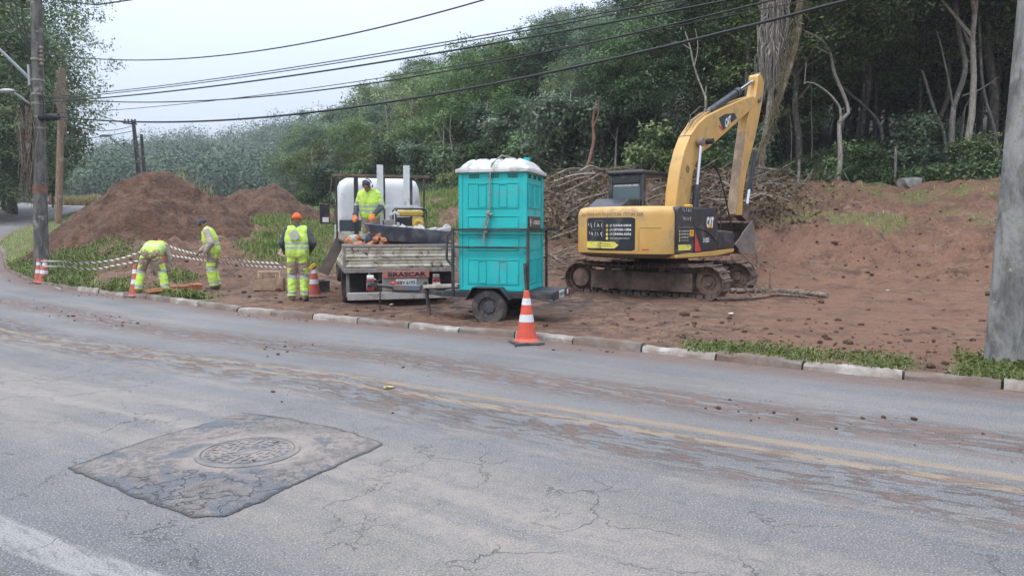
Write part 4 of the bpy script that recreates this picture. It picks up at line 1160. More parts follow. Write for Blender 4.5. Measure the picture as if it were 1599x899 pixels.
# hoses and pipes along the outer face
outer = [exl(*p, .15) for p in ((1050, 318), (1055, 280), (1062, 245), (1071, 215), (1084, 192), (1100, 180), (1120, 171))]
for k, lx in enumerate((.05, .12, .20)):
    mb = MB(); mb.tube([Vector((lx, p.y - .045, p.z + .035)) for p in outer], .018 if k != 1 else .024, 6); mb.build("hydraulic_pipe", YEL if k != 1 else STICKY, boom, smooth=60)
mb = MB()
for i in (1, 3): mb.box((.15, outer[i].y - .05, outer[i].z + .02), (.30, .06, .05))
mb.build("pipe_clamp", GREYST, boom, bevel=.008)
mb = MB()
for lx in (.06, .14, .22):
    a, b, c_ = exl(1076, 192, lx), exl(1083, 176, lx), exl(1105, 170, lx)
    mb.tube([a, (a + b) / 2 + Vector((0, -.05, .06)), b, (b + c_) / 2 + Vector((0, 0, .10)), c_], .014, 6)
mb.build("hose_loop", HOSE, boom, smooth=60)
# brand plate on the boom's flank, tilted along the boom
bx = BL0 + .006
plate = [exl(*p, bx) for p in ((1122.5, 184), (1133, 178), (1147, 176.8), (1151, 184), (1140, 194), (1129.5, 204))]
mb = MB(); mb.add([Vector((bx, p.y, p.z)) for p in plate], [tuple(range(6))]); bplate = mb.build("brand_plate", DARK, boom)
mb = MB(); mb.add([Vector((bx + .003, p.y, p.z)) for p in [exl(*q, bx) for q in ((1122.5, 195), (1131, 203), (1129, 204.5), (1123, 198.5))]], [(0, 1, 2, 3)]); mb.build("red_wedge", REDM, bplate)
c0 = exl(1136.5, 190, bx); up_ = (exl(1134.5, 181, bx) - exl(1134.5, 199, bx)).normalized(); ri_ = (exl(1142, 185.0, bx) - exl(1130, 193.5, bx)).normalized()
lettering("brand_lettering", "CAT", None, .235, WHITE, bplate, width=.36, wrap=lambda a, b: Vector((bx + .005, 0, 0)) + Vector((0, c0.y, c0.z)) + Vector((0, ri_.y, ri_.z)) * a + Vector((0, up_.y, up_.z)) * b, bold=.06)
c1 = exl(1139.5, 193.5, bx)
mb = MB(); mb.add([Vector((bx + .007, c1.y, c1.z)) + Vector((0, ri_.y, ri_.z)) * a + Vector((0, up_.y, up_.z)) * b for a, b in ((-.09, -.06), (.10, -.03), (.03, .07))], [(0, 1, 2)]); mb.build("brand_triangle", AMB, bplate)
c2 = exl(1074, 264, bx)
mb = MB(); mb.lathe([(.085, 0), (.085, .004), (.07, .004), (.07, 0)], frame((1, 0, 0), (0, 1, 0), (bx - .004, c2.y, c2.z)), 20, False); mb.lathe([(.045, 0), (.045, .004), (.03, .004), (.03, 0)], frame((1, 0, 0), (0, 1, 0), (bx - .004, c2.y, c2.z)), 16, False); mb.build("ring_mark", HOSE, boom)
# stick
spx = [(1183.8, 119), (1186.2, 115.5), (1189.5, 117.5), (1193.5, 129), (1192.5, 142), (1190, 162), (1185.7, 184.5), (1179, 215.7), (1172.4, 242.4), (1166, 268), (1161, 300), (1159, 336),
       (1150, 336), (1154, 300), (1158.5, 262), (1163.5, 224.6), (1168, 186), (1171.5, 172), (1178.5, 156.5), (1182.5, 135)]
SL0, SL1 = .285, .015
sp_ = [exl(*p, SL0) for p in spx]
mb = MB(); side_poly(mb, sp_, SL0, SL1); stick = mb.build("stick", YEL, exc, bevel=.012)
mb = MB()
inn = [exl(*p, SL0) for p in ((1170.5, 177), (1163.0, 224.6), (1158.0, 262), (1153.5, 300), (1149.5, 334))]
mb.add([Vector((x, p.y - .012, p.z)) for p in inn for x in (SL0 - .006, SL1 + .006)], [(2 * i, 2 * i + 1, 2 * i + 3, 2 * i + 2) for i in range(4)]); mb.build("stick_inner_face", STICKY, stick)
pn = exl(1177, 157, .15)
mb = MB(); mb.cyl((-.04, pn.y, pn.z), (.35, pn.y, pn.z), .075, n=16); mb.build("pivot_pin", GREYST, boom, smooth=40)
# hydraulic cylinders
def cylinder(a, b, t, r1, r2, name="hydraulic_cylinder", parent=exc, body=DARK):
    mid_ = a.lerp(b, t)
    mb = MB(); mb.cyl(a, mid_, r1, n=14); mb.cyl(a.lerp(b, t - .05), a.lerp(b, t + .015), r1 * 1.18, n=14); o_ = mb.build(name, body, parent, smooth=40)
    mb = MB(); mb.cyl(mid_, b, r2, n=12); mb.build("piston_rod", CHROME, o_, smooth=40)
    mb = MB()
    for p in (a, b): mb.cyl(p - Vector((r1 * .8, 0, 0)), p + Vector((r1 * .8, 0, 0)), r1 * 1.15, n=12)
    mb.build("cylinder_eye", GREYST, o_, smooth=40)
cylinder(exl(1106, 175.5, .15), exl(1185, 120, .15), .55, .095, .05)
cylinder(exl(1084.5, 330, .40), exl(1094.5, 222, .40), .36, .085, .042)
cylinder(exl(1084.5, 330, -.10), exl(1094.5, 222, -.10), .36, .085, .042)
mb = MB(); e1 = exl(1094.5, 222, .15); mb.cyl((-.16, e1.y, e1.z), (.48, e1.y, e1.z), .07, n=14); mb.build("boom_pin", HOSE, boom, smooth=40)
cylinder(exl(1176, 235, .15) + Vector((0, .12, 0)), exl(1163, 330, .15) + Vector((0, .10, 0)), .62, .07, .04)
mb = MB()
hp = [exl(*p, .42) for p in ((1113, 320), (1117, 300), (1115, 270), (1106, 256), (1094, 262))]
mb.tube([exl(*p, .45) for p in ((1110, 257), (1117, 259), (1124, 275), (1131, 300), (1137, 330), (1142, 352), (1145, 380))], .02, 6); mb.build("hydraulic_hose", HOSE, exc, smooth=60)
# bucket and its links
bk = [exl(*p, .625) for p in ((1174, 345), (1178.5, 360), (1179, 376), (1177, 391), (1169, 396.7), (1158, 395), (1147, 381.5))]
mb = MB(); n = len(bk); X0, X1 = .625, -.325; th = .035
cen = sum(bk, Vector()) / n
inn_ = [p.lerp(cen, .10) for p in bk]
vs = []
for x in (X0, X1): vs += [Vector((x, p.y, p.z)) for p in bk] + [Vector((x, p.y, p.z)) for p in inn_]
m = 2 * n
for i in range(n - 1):
    mb_f = [(i, i + 1, m + i + 1, m + i), (n + i, m + n + i, m + n + i + 1, n + i + 1)]
    mb.f += mb_f; mb.m += [0, 0]
mb.f += [(0, m, m + n, n), (n - 1, 2 * n - 1, m + 2 * n - 1, m + n - 1)]; mb.m += [0, 0]
for s0 in (0, m):
    for i in range(n - 1): mb.f.append((s0 + i, s0 + i + 1, s0 + n + i + 1, s0 + n + i)); mb.m.append(0)
mb.v += [tuple(v) for v in vs]
bucket = mb.build("bucket", MUDDY, exc, smooth=30)
for x in (X0 + .012, X1 - .012):
    cut = [bk[0], bk[1], bk[2], bk[3], bk[4], bk[5], bk[6], exl(1154.8, 372.7, .625), exl(1160, 363, .625)]
    mb = MB(); side_poly(mb, cut, x, x - .025); mb.build("side_plate", GREYST, bucket)
mb = MB()
lip = bk[6]; dr = (bk[6] - bk[5]).normalized()
for k in range(5):
    x = X1 + .06 + (X0 - X1 - .12) * k / 4; mb.bar((x, lip.y, lip.z), Vector((x, lip.y, lip.z)) + dr * .16, .09, .05)
mb.build("tooth", MUDDARK, bucket, bevel=.01)
mb = MB(); b0 = exl(1161, 352, .15); mb.bar(exl(1162, 318, .15) + Vector((0, .05, 0)), b0, .22, .14); mb.bar(exl(1153, 334, .15), exl(1168, 348, .15), .24, .16); mb.bar(exl(1140, 347, .15), exl(1170, 347, .15), .5, .06); mb.build("bucket_link", MUDDY, exc, bevel=.02)
# undercarriage
UA = math.atan2(-.559, .829) + EXA      # track direction in machine coordinates
ut = Vector((math.cos(UA), math.sin(UA), 0)); un = Vector((-math.sin(UA), math.cos(UA), 0))
TZ, TR_, TL = .385, .355, 1.52
def track_path(n=46):
    per = 2 * 2 * TL + 2 * math.pi * TR_; out = []
    for k in range(n):
        s_ = per * k / n
        if s_ < 2 * TL: out.append((-TL + s_, TR_, 0.0))
        elif s_ < 2 * TL + math.pi * TR_:
            a = (s_ - 2 * TL) / TR_; out.append((TL + TR_ * math.sin(a), TR_ * math.cos(a), -a))
        elif s_ < 4 * TL + math.pi * TR_: out.append((TL - (s_ - 2 * TL - math.pi * TR_), -TR_, math.pi))
        else:
            a = (s_ - 4 * TL - math.pi * TR_) / TR_; out.append((-TL - TR_ * math.sin(a), -TR_ * math.cos(a), math.pi - a))
    return out, per / n
path, pitch = track_path()
def ug(side, s_, h, w): return un * (side * .995 + w) + ut * s_ + Vector((0, 0, TZ + h))
for side in (-1, 1):
    mb = MB()
    for (s_, h, a) in path:
        if h > .2 and abs(s_) < TL: h -= .045 * math.cos(s_ / TL * 1.57) ** .5 if abs(s_) < TL else 0
        c_, d_ = ug(side, s_, h, 0), ut * math.cos(a) + Vector((0, 0, math.sin(a)))
        nn = Vector((0, 0, math.cos(a))) - ut * math.sin(a)
        M = Matrix.Identity(4)
        for i in range(3): M[i][0], M[i][1], M[i][2], M[i][3] = d_[i], un[i], nn[i], c_[i]
        mb.box((0, 0, 0), (pitch * .93, .50, .028), M)
        mb.box((0, 0, 0), (.03, .50, .05), M @ Matrix.Translation((-pitch * .36, 0, .03)))
        mb.box((0, 0, 0), (pitch * .8, .07, .07), M @ Matrix.Translation((0, .06, -.045))); mb.box((0, 0, 0), (pitch * .8, .07, .07), M @ Matrix.Translation((0, -.06, -.045)))
    for v in range(0): pass
    trk = mb.build("track", MUDDY, exc)
    mb = MB(); mb.bar(ug(side, -1.22, -.02, -.02), ug(side, 1.2, -.02, -.02), .34, .40); mb.bar(ug(side, -1.1, .16, -.02), ug(side, .9, .16, -.02), .34, .05); mb.bar(ug(side, -.5, -.02, -.15 * 1), ug(side, .2, -.02, -.15), .02, .12); mb.build("track_frame", MUDDY, exc, bevel=.03)
    M = frame(un * -1, ut, ug(side, TL, 0, .10)); mb = MB(); mb.lathe([(.0, .20), (.07, .20), (.09, .17), (.14, .165), (.155, .15), (.17, .19), (.27, .18), (.305, .15), (.305, .04), (.27, .02), (0, .02)], M, 24, False); mb.build("idler_wheel", MUDDY, exc, smooth=35)
    M = frame(un * -1, ut, ug(side, -TL, 0, .10)); mb = MB(); mb.lathe([(.0, .24), (.20, .24), (.23, .20), (.23, .14), (.30, .13), (.315, .1), (.315, .05), (0, .05)], M, 20, False)
    for k in range(10):
        a = k * math.pi / 5; mb.box(ug(side, -TL + .32 * math.cos(a), .32 * math.sin(a), .02), (.07, .06, .07))
    mb.build("sprocket", MUDDY, exc, smooth=35)
    for k in range(6):
        s_ = -1.15 + k * .43; mb = MB(); mb.cyl(ug(side, s_, -.21, -.13), ug(side, s_, -.21, .13), .085, n=14); mb.build("track_roller", MUDDARK, exc, smooth=40)
    for s_ in (-.45, .45):
        mb = MB(); mb.cyl(ug(side, s_, .25, -.10), ug(side, s_, .25, .10), .06, n=12); mb.build("carrier_roller", MUDDY, exc, smooth=40)
mb = MB(); mb.box((0, 0, .58), (1.2, 1.4, .28)); mb.bar(un * -.9 + Vector((0, 0, .46)), un * .9 + Vector((0, 0, .46)), .8, .26); mb.cyl((0, 0, .68), (0, 0, .88), .62, n=28); mb.build("undercarriage", MUDDARK, exc, smooth=40)
# ================================================================== portable toilet on its trailer
TEAL = pm("teal_plastic", (.012, .44, .43), .42, var=.09, scale=2, dirt=(.10, .30, .30), dirt_amt=.18, dirt_scale=2.2, fine=.06)
ROOFP = pm("white_roof_plastic", (.56, .56, .54), .5, var=.08, scale=3, dirt=(.33, .32, .29), dirt_amt=.35, dirt_scale=5)
FRAMEB = pm("painted_frame_steel", (.03, .03, .034), .5, var=.3, dirt=(.15, .10, .08), dirt_amt=.25, dirt_scale=4, rust=((.13, .06, .035), 8, .66))
TYRE = pm("tyre_rubber", (.035, .034, .034), .85, var=.2, dirt=(.15, .115, .095), dirt_amt=.45, dirt_scale=5)
RIM = pm("dark_wheel_steel", (.06, .06, .064), .5, dirt=(.16, .12, .1), dirt_amt=.35, dirt_scale=7)
ROPE = pm("grey_rope", (.24, .225, .20), .9, var=.3, scale=40)
BROWNP = pm("sign_plaque", (.075, .055, .045), .5, var=.1)
TREX = Vector((-.158, 12.09, .015)); TRA = R(-16)
toi = thing("portable_toilet", "turquoise moulded portable toilet with a pale domed roof, strapped on the trailer", "portable toilet", TREX + Vector((0, 0, .535)), (0, 0, TRA))
Hh, Wd = 1.87, .56
def face_panels(mb, M, sign=False):
    """mouldings on a face; M maps (u, v, out) with u in -.56..56, v height, out from the wall"""
    def slab(u0, u1, v0, v1, o0, o1): 
        c_ = M @ Vector(((u0 + u1) / 2, (v0 + v1) / 2, (o0 + o1) / 2)); mb.box(c_, (u1 - u0, v1 - v0, o1 - o0), M.to_3x3().to_4x4())
    def rim(u0, u1, v0, v1, w=.018, o=.014):
        slab(u0, u1, v0, v0 + w, 0, o); slab(u0, u1, v1 - w, v1, 0, o); slab(u0, u0 + w, v0 + w, v1 - w, 0, o); slab(u1 - w, u1, v0 + w, v1 - w, 0, o)
    for u0, u1 in ((-.56, -.50), (.50, .56)): slab(u0, u1, 0, Hh, 0, .014)
    slab(-.56, .56, .885, .925, 0, .03); slab(-.56, .56, .94, .955, 0, .022); slab(-.50, .50, .0, .05, 0, .02)
    for v0, v1, inner in ((1.30, 1.70, True), (.966, 1.185, False), (.64, .85, False), (.10, .50, True)):
        if sign and v0 == .966: continue
        rim(-.42, .43, v0, v1)
        slab(-.40, .41, v0 + .025, v1 - .025, 0, .006)
        if inner:
            for c_ in (-.17, .17): rim(c_ - .07, c_ + .07, v0 + .02, v1 - .02, .012, .019)
mb = MB(); mb.box((0, 0, Hh / 2), (2 * Wd - .04, 2 * Wd - .04, Hh)); shell = mb.build("cabin_shell", TEAL, toi, bevel=.01)
def facem(nx, ny):
    n = Vector((nx, ny, 0)); u = Vector((-ny, nx, 0)); m = Matrix.Identity(4)
    for i in range(3): m[i][0], m[i][1], m[i][2], m[i][3] = u[i], (0, 0, 1)[i], n[i], n[i] * (Wd - .02)
    return m
for nm, a, b, sg in (("door_panel", 0, -1, False), ("side_panel", 1, 0, True), ("side_panel", -1, 0, False), ("back_panel", 0, 1, False)):
    mb = MB(); face_panels(mb, facem(a, b), sg); pnl = mb.build(nm, TEAL, toi, bevel=.004, seg=1)
    M = facem(a, b)
    mb = MB()
    for c_ in (-.30, .02, .33):
        for i in range(5):
            for j in range(2): mb.box(M @ Vector((c_ + (i - 2) * .034, 1.785 + j * .032, .004)), (.02, .02, .012), M.to_3x3().to_4x4())
    mb.build("vent_holes", HOSE, pnl)
    if sg:
        mb = MB(); mb.box(M @ Vector((-.02, 1.08, .01)), (.78, .185, .016), M.to_3x3().to_4x4()); pq = mb.build("sign_plaque", BROWNP, toi, bevel=.004)
        lettering("plaque_lettering", "NOBLOGO", M @ Matrix.Translation((.12, 1.08, .016)), .065, WHITE, pq, width=.38, bold=.02)
        lettering("plaque_lettering", "&", M @ Matrix.Translation((-.14, 1.08, .016)), .06, WHITE, pq, width=.03)
        mb = MB()
        for (x0_, z0_, w_, h_) in ((-.30, 1.08, .10, .014), (-.30, 1.08, .014, .12), (-.30, 1.03, .05, .012), (-.30, 1.12, .05, .012)): mb.box(M @ Vector((x0_, z0_, .019)), (w_, h_, .004), M.to_3x3().to_4x4())
        mb.build("plaque_emblem", WHITE, pq)
# fluted domed roof
n = 84; g = np.linspace(-.60, .60, n); A, B = np.meshgrid(g, g)
def edge(a, w): return np.clip((.60 - np.abs(a)) / w, 0, 1)
hz_ = .035 + .15 * (np.sin(edge(A, .27) * np.pi / 2) ** .7) * (np.sin(edge(B, .30) * np.pi / 2) ** .7)
hz_ += .036 * sstep(.30, .62, np.abs(np.cos(A * np.pi / .225))) * edge(A, .16) * sstep(0, .9, edge(B, .12))
V = np.stack([A.ravel(), B.ravel(), Hh + hz_.ravel()], 1)
a_ = np.arange(n * n).reshape(n, n); F_ = np.stack([a_[:-1, :-1].ravel(), a_[:-1, 1:].ravel(), a_[1:, 1:].ravel(), a_[1:, :-1].ravel()], 1)
roof = link_mesh("roof", np_mesh("roof", V, F_, ROOFP, smooth=True), toi)
sm = roof.modifiers.new("thick", 'SOLIDIFY'); sm.thickness = .02
mb = MB(); mb.box((0, 0, Hh + .015), (1.205, 1.205, .06)); mb.build("roof_rim", ROOFP, roof, bevel=.012)
mb = MB(); mb.cyl((.40, .05, Hh + .10), (.40, .05, Hh + .26), .055, n=14); mb.build("vent_pipe", TEAL, toi, smooth=40)
for k in (0,):
    rp = [(.18, .55, Hh + .1), (.15, .2, Hh + .27), (.08, -.3, Hh + .27), (.0, -.57, Hh + .12), (-.02, -.595, Hh - .05), (-.03, -.595, 1.3), (-.04, -.60, 1.20)]
    mb = MB(); mb.tube(rp, .013, 7); mb.tube([(-.04, -.60, 1.2), (-.10, -.60, 1.10), (-.085, -.60, 1.0), (-.11, -.605, .93), (-.13, -.60, .74)], .014, 7)
    mb.tube([(-.04, -.60, 1.2), (-.05, -.605, 1.1), (-.08, -.605, .98), (-.10, -.61, .95)], .012, 7)
    mb.ell((-.05, -.605, 1.22), (.035, .025, .04)); mb.ell((-.095, -.61, .94), (.04, .028, .045)); mb.ell((.0, -.605, 1.20), (.04, .02, .02))
    tag(mb.build("rope", ROPE, None, smooth=60), "grey rope tied in knots over the turquoise toilet's roof and door", "rope")
    bpy.data.objects["rope"].location = toi.location; bpy.data.objects["rope"].rotation_euler = toi.rotation_euler

trl = thing("trailer", "small black single axle trailer with a cage of rails carrying the turquoise toilet", "trailer", TREX, (0, 0, TRA))
mb = MB()
for y in (-.60, .60): mb.bar((-.80, y, .47), (.98, y, .47), .05, .09)
for x in (-.80, -.3, .3, .98): mb.bar((x, -.60, .465), (x, .60, .465), .05, .08)
mb.box((.08, 0, .522), (1.78, 1.16, .014)); frm = mb.build("chassis", FRAMEB, trl, bevel=.005)
mb = MB()
for x, y in ((-.64, -.62), (.60, -.62), (.60, .62), (-.64, .62)): mb.bar((x, y, .44), (x, y, 1.50), .04)
for y in (-.62, .62):
    mb.bar((-.66, y, 1.50), (.78 if y > 0 else .62, y, 1.50), .035); 
mb.bar((-.66, -.62, 1.22), (.60, -.62, 1.22), .03)
mb.bar((.60, -.62, 1.50), (.60, .62, 1.50), .035); mb.bar((-.64, -.62, 1.5), (-.64, .62, 1.5), .035); mb.bar((-.64, .62, 1.0), (-.64, .62, 1.0001), .03)
mb.bar((-.64, -.62, 1.48), (-.77, -.55, 1.40), .03); mb.bar((-.77, -.55, 1.40), (-.77, -.55, 1.02), .03); mb.bar((-.77, -.55, 1.02), (-.64, -.62, .92), .03)
mb.bar((.555, -.655, .98), (.595, -.655, .42), .035, .05)
mb.build("cage", FRAMEB, trl, bevel=.004)
def wheel(parent, c, r, w, side, rim=RIM, name="wheel", rimr=.62):
    M = frame((0, side, 0), (1, 0, 0), c) if not isinstance(side, Vector) else frame(side, (0, 0, 1), c)
    mb = MB(); prof = [(r * rimr, -w / 2), (r * .9, -w / 2), (r * .975, -w * .38), (r, -w * .2), (r, w * .2), (r * .975, w * .38), (r * .9, w / 2), (r * rimr, w / 2), (r * rimr, 0)]
    mb.lathe(prof, M, 32, False); wh = mb.build(name, TYRE, parent, smooth=35)
    mb = MB(); mb.lathe([(r * rimr, w * .42), (r * rimr * .93, w * .44), (r * rimr * .88, w * .2), (r * rimr * .62, w * .16), (r * rimr * .5, w * .30), (r * rimr * .25, w * .32), (0.001, w * .34)], M, 24, False)
    rm_ = mb.build("rim", rim, wh, smooth=35)
    mb = MB()
    for k in range(5 if r < .3 else 6):
        a = k * 2 * math.pi / (5 if r < .3 else 6)
        p = M @ Vector((r * rimr * .38 * math.cos(a), r * rimr * .38 * math.sin(a), w * .31)); q = M @ Vector((r * rimr * .38 * math.cos(a), r * rimr * .38 * math.sin(a), w * .38)); mb.cyl(p, q, r * .035, n=6)
    for k in range(10):
        a = k * 2 * math.pi / 10 + .2; p = M @ Vector((r * rimr * .76 * math.cos(a), r * rimr * .76 * math.sin(a), w * .155)); q = M @ Vector((r * rimr * .76 * math.cos(a), r * rimr * .76 * math.sin(a), w * .19)); mb.cyl(p, q, r * .05, n=8)
    mb.build("wheel_nuts", HOSE, rm_)
    return wh
for sgn in (-1, 1):
    wheel(trl, (0, sgn * .70, .285), .285, .165, sgn)
    mb = MB()
    fp = [(-.36, .40), (-.24, .60), (.20, .60), (.36, .42)]
    for (x0_, z0_), (x1_, z1_) in zip(fp[:-1], fp[1:]): mb.bar((x0_, sgn * .72, z0_), (x1_, sgn * .72, z1_), .22, .012)
    mb.add([Vector((x, sgn * .61, z)) for x, z in fp], [(0, 1, 2, 3)]); mb.build("mudguard", FRAMEB, trl, bevel=.003)
mb = MB(); mb.bar((0, -.62, .285), (0, .62, .285), .05); mb.build("axle", FRAMEB, trl)
mb = MB(); mb.bar((1.0, -.58, .47), (1.0, .60, .47), .03, .13); rb = mb.build("rear_bar", FRAMEB, trl, bevel=.005)
MR = facem(1, 0)
PLATE = pm("number_plate", (.55, .55, .54), .5, var=.05)
mb = MB(); mb.box((1.022, -.08, .475), (.012, .36, .115)); pl_ = mb.build("number_plate", PLATE, rb, bevel=.004)
lettering("plate_lettering", "EBV 6193", Matrix(((0, 0, 1, 1.029), (1, 0, 0, -.08), (0, 1, 0, .475), (0, 0, 0, 1))), .06, DARK, pl_, width=.30, bold=.015)
LENS = pm("red_lens", (.26, .03, .03), .35, var=.2, dirt=(.2, .15, .13), dirt_amt=.4, dirt_scale=14)
mb = MB(); mb.box((1.02, .54, .47), (.04, .11, .10)); mb.build("tail_light", LENS, rb, bevel=.015)
mb = MB(); mb.box((1.02, .37, .47), (.02, .08, .08)); mb.build("reflector", PLATE, rb, bevel=.005)
mb = MB(); mb.bar((-.80, -.55, .46), (-1.35, -.02, .45), .05, .08); mb.bar((-.80, .55, .46), (-1.35, .02, .45), .05, .08); mb.bar((-1.25, 0, .45), (-1.98, 0, .46), .075, .085); mb.build("drawbar", FRAMEB, trl, bevel=.005)
mb = MB(); mb.bar((-1.45, 0, .50), (-1.95, 0, .50), .11, .10); mb.build("brake_box", pm("grey_blue_paint", (.10, .12, .15), .5, dirt_amt=.2), trl, bevel=.015)
mb = MB(); mb.cyl((-1.9, 0, .50), (-2.3, 0, .535), .032, n=10); mb.box((-2.34, 0, .535), (.13, .08, .07)); mb.ell((-2.42, 0, .53), (.055, .05, .05)); mb.bar((-2.35, 0, .56), (-2.22, 0, .63), .02); mb.build("coupling", FRAMEB, trl, smooth=40)
mb = MB(); mb.bar((-1.34, -.10, .62), (-1.22, -.18, .03), .045, .05); mb.box((-1.215, -.182, .025), (.12, .1, .012)); mb.build("jack_leg", FRAMEB, trl, bevel=.004)
mb = MB(); mb.box((-1.03, -.10, .555), (.62, .16, .05), (0, R(-3), 0)); mb.build("deck_plank", pm("pale_plank", (.42, .37, .31), .8, scale=9, dirt_amt=.3), trl, bevel=.004)
mb = MB()
for k in range(9):
    z = .50 - k * .046; a = (k % 2) * 1.57
    mb.lathe([(.020, -.006), (.027, 0), (.020, .006), (.013, 0), (.020, -.006)], frame((math.cos(a), math.sin(a), 0), (0, 0, 1), (-2.2, -.06, z)) @ Matrix.Scale(1.4, 4, (1, 0, 0)), 8, False)
mb.build("safety_chain", MUDDARK, trl)

# ================================================================== tipper truck
TRK = Vector((-2.15, 14.25, 0)); TKA = R(16.5)
trk = thing("flatbed_truck", "white cab truck with a chipped cream dropside bed loaded with tools and brick rubble", "truck", TRK, (R(1.6), 0, TKA))
CREAM = pm("chipped_cream_paint", (.52, .47, .365), .6, var=.12, scale=3, dirt=(.24, .19, .15), dirt_amt=.42, dirt_scale=3.5, rust=((.075, .045, .03), 7, .57), fine=.2)
CABW = pm("white_cab_paint", (.66, .665, .66), .35, var=.04, dirt=(.38, .34, .30), dirt_amt=.22, dirt_scale=2)
GREYF = pm("worn_grey_steel", (.27, .25, .235), .6, var=.2, dirt=(.19, .13, .1), dirt_amt=.42, dirt_scale=4, rust=((.12, .06, .04), 8, .62), fine=.3)
BUMP = pm("chalky_bumper", (.42, .395, .37), .7, var=.15, dirt=(.22, .165, .135), dirt_amt=.45, dirt_scale=4, fine=.3)
BLK = pm("black_plastic", (.02, .02, .022), .6, dirt=(.14, .10, .085), dirt_amt=.35, dirt_scale=3)
def ribbed(mb, p0, p1, z0, z1, out, boards=2):
    p0, p1 = Vector(p0), Vector(p1); o_ = Vector(out)
    hgt = (z1 - z0) / boards
    for b in range(boards):
        za, zb = z0 + b * hgt + .008, z0 + (b + 1) * hgt - .008
        prof = [(0, za), (.025, za), (.028, za + .03), (.012, za + .05), (.010, (za + zb) / 2 - .012), (.018, (za + zb) / 2), (.010, (za + zb) / 2 + .012), (.012, zb - .05), (.028, zb - .03), (.025, zb), (0, zb)]
        vs = [Vector((p.x, p.y, 0)) + o_ * a + Vector((0, 0, z)) for p in (p0, p1) for a, z in prof]; m = len(prof)
        mb.add(vs, [(i, (i + 1) % m, m + (i + 1) % m, m + i) for i in range(m)] + [tuple(range(m - 1, -1, -1)), tuple(range(m, 2 * m))])
mb = MB(); ribbed(mb, (-1.075, 0, 0), (1.075, 0, 0), .775, 1.165, (0, -1, 0)); tg = mb.build("tailgate", CREAM, trk)
mb = MB(); mb.box((0, -.005, 1.195), (2.16, .06, .055)); mb.build("tailgate_rail", GREYF, tg, bevel=.008)
mb = MB()
for x in (-.75, .05, .85): mb.box((x, -.035, .765), (.07, .04, .07)); mb.cyl((x - .05, -.05, .745), (x + .05, -.05, .745), .014, n=8)
mb.build("hinge", GREYF, tg, bevel=.004)
for sx in (-1, 1):
    mb = MB(); ribbed(mb, (sx * 1.085, .01, 0), (sx * 1.085, 3.45, 0), .775, 1.165, (sx, 0, 0)); sb_ = mb.build("dropside", CREAM, trk)
    mb = MB(); mb.box((sx * 1.09, 1.73, 1.195), (.06, 3.44, .055)); mb.build("side_rail", GREYF, sb_, bevel=.008)
    mb = MB(); mb.box((sx * 1.095, -.01, .98), (.05, .05, .46)); mb.build("corner_post", GREYF, trk, bevel=.006)
mb = MB(); mb.box((0, -.01, .725), (2.22, .09, .085)); mb.box((-1.07, 1.7, .725), (.07, 3.4, .085)); mb.box((1.07, 1.7, .725), (.07, 3.4, .085)); mb.box((0, 1.73, .80), (2.1, 3.4, .05)); mb.build("bed_frame", GREYF, trk, bevel=.008)
mb = MB(); mb.box((0, 3.48, 1.05), (2.14, .05, .62)); hb = mb.build("headboard", CREAM, trk, bevel=.006)
mb = MB()
for x in (-1.03, -.58, .05, .70, 1.03): mb.bar((x, 3.47, .8), (x, 3.47, 2.63), .10 if abs(x) < 1 else .04, .06)
mb.build("rack_posts", BLK, trk, bevel=.006)
mb = MB(); mb.box((.02, 3.46, 2.66), (2.30, .07, .06)); mb.bar((-1.12, 3.46, 2.64), (-1.16, 3.6, 2.2), .03); mb.build("rack_rail", pm("rusty_bar", (.13, .085, .065), .8, var=.3), trk, bevel=.008)
# cab
mb = MB()
def cabplan(w, d0, d1, r_=.16, n_=5):
    pts = []
    for cx_, cy_, a0 in ((w - r_, d0 + r_, -90), (w - r_, d1 - r_, 0), (-w + r_, d1 - r_, 90), (-w + r_, d0 + r_, 180)):
        for k in range(n_ + 1): a = R(a0 + 90 * k / n_); pts.append((cx_ + r_ * math.cos(a), cy_ + r_ * math.sin(a)))
    return pts
layers = [(.62, 1.0, 3.60, 5.25), (1.45, 1.01, 3.60, 5.25), (2.05, .99, 3.60, 5.05), (2.40, .95, 3.63, 4.9), (2.55, .89, 3.68, 4.82), (2.62, .78, 3.78, 4.7)]
rings = [[Vector((x, y, z)) for x, y in cabplan(w, a, b)] for z, w, a, b in layers]
n = len(rings[0]); mb.add([p for r_ in rings for p in r_], [(a * n + k, a * n + (k + 1) % n, (a + 1) * n + (k + 1) % n, (a + 1) * n + k) for a in range(len(rings) - 1) for k in range(n)] + [tuple(range(n - 1, -1, -1)), tuple(range((len(rings) - 1) * n, len(rings) * n))])
cb = mb.build("cab", CABW, trk, smooth=40)
for sx in (-1, 1):
    mb = MB(); mb.box((sx * .995, 4.45, 1.78), (.04, .95, .55)); mb.build("side_window", pm("dark_cab_glass", (.02, .025, .03), .1), cb, bevel=.01)
mb = MB(); mb.bar((-1.0, 4.75, 1.95), (-1.22, 4.72, 1.88), .03); mb.bar((-1.0, 4.75, 1.5), (-1.22, 4.72, 1.55), .03)
mb.box((-1.26, 4.70, 1.76), (.24, .12, .50)); mr_ = mb.build("mirror", BLK, trk, bevel=.035, seg=3)
mb = MB(); mb.box((-1.24, 4.634, 1.61), (.15, .012, .12)); mb.build("mirror_glass", CABW, mr_)
mb = MB(); mb.box((-.58, 3.585, 1.25), (.78, .03, .75)); mb.build("rear_grille", pm("slate_plastic", (.05, .065, .08), .6), cb, bevel=.01)
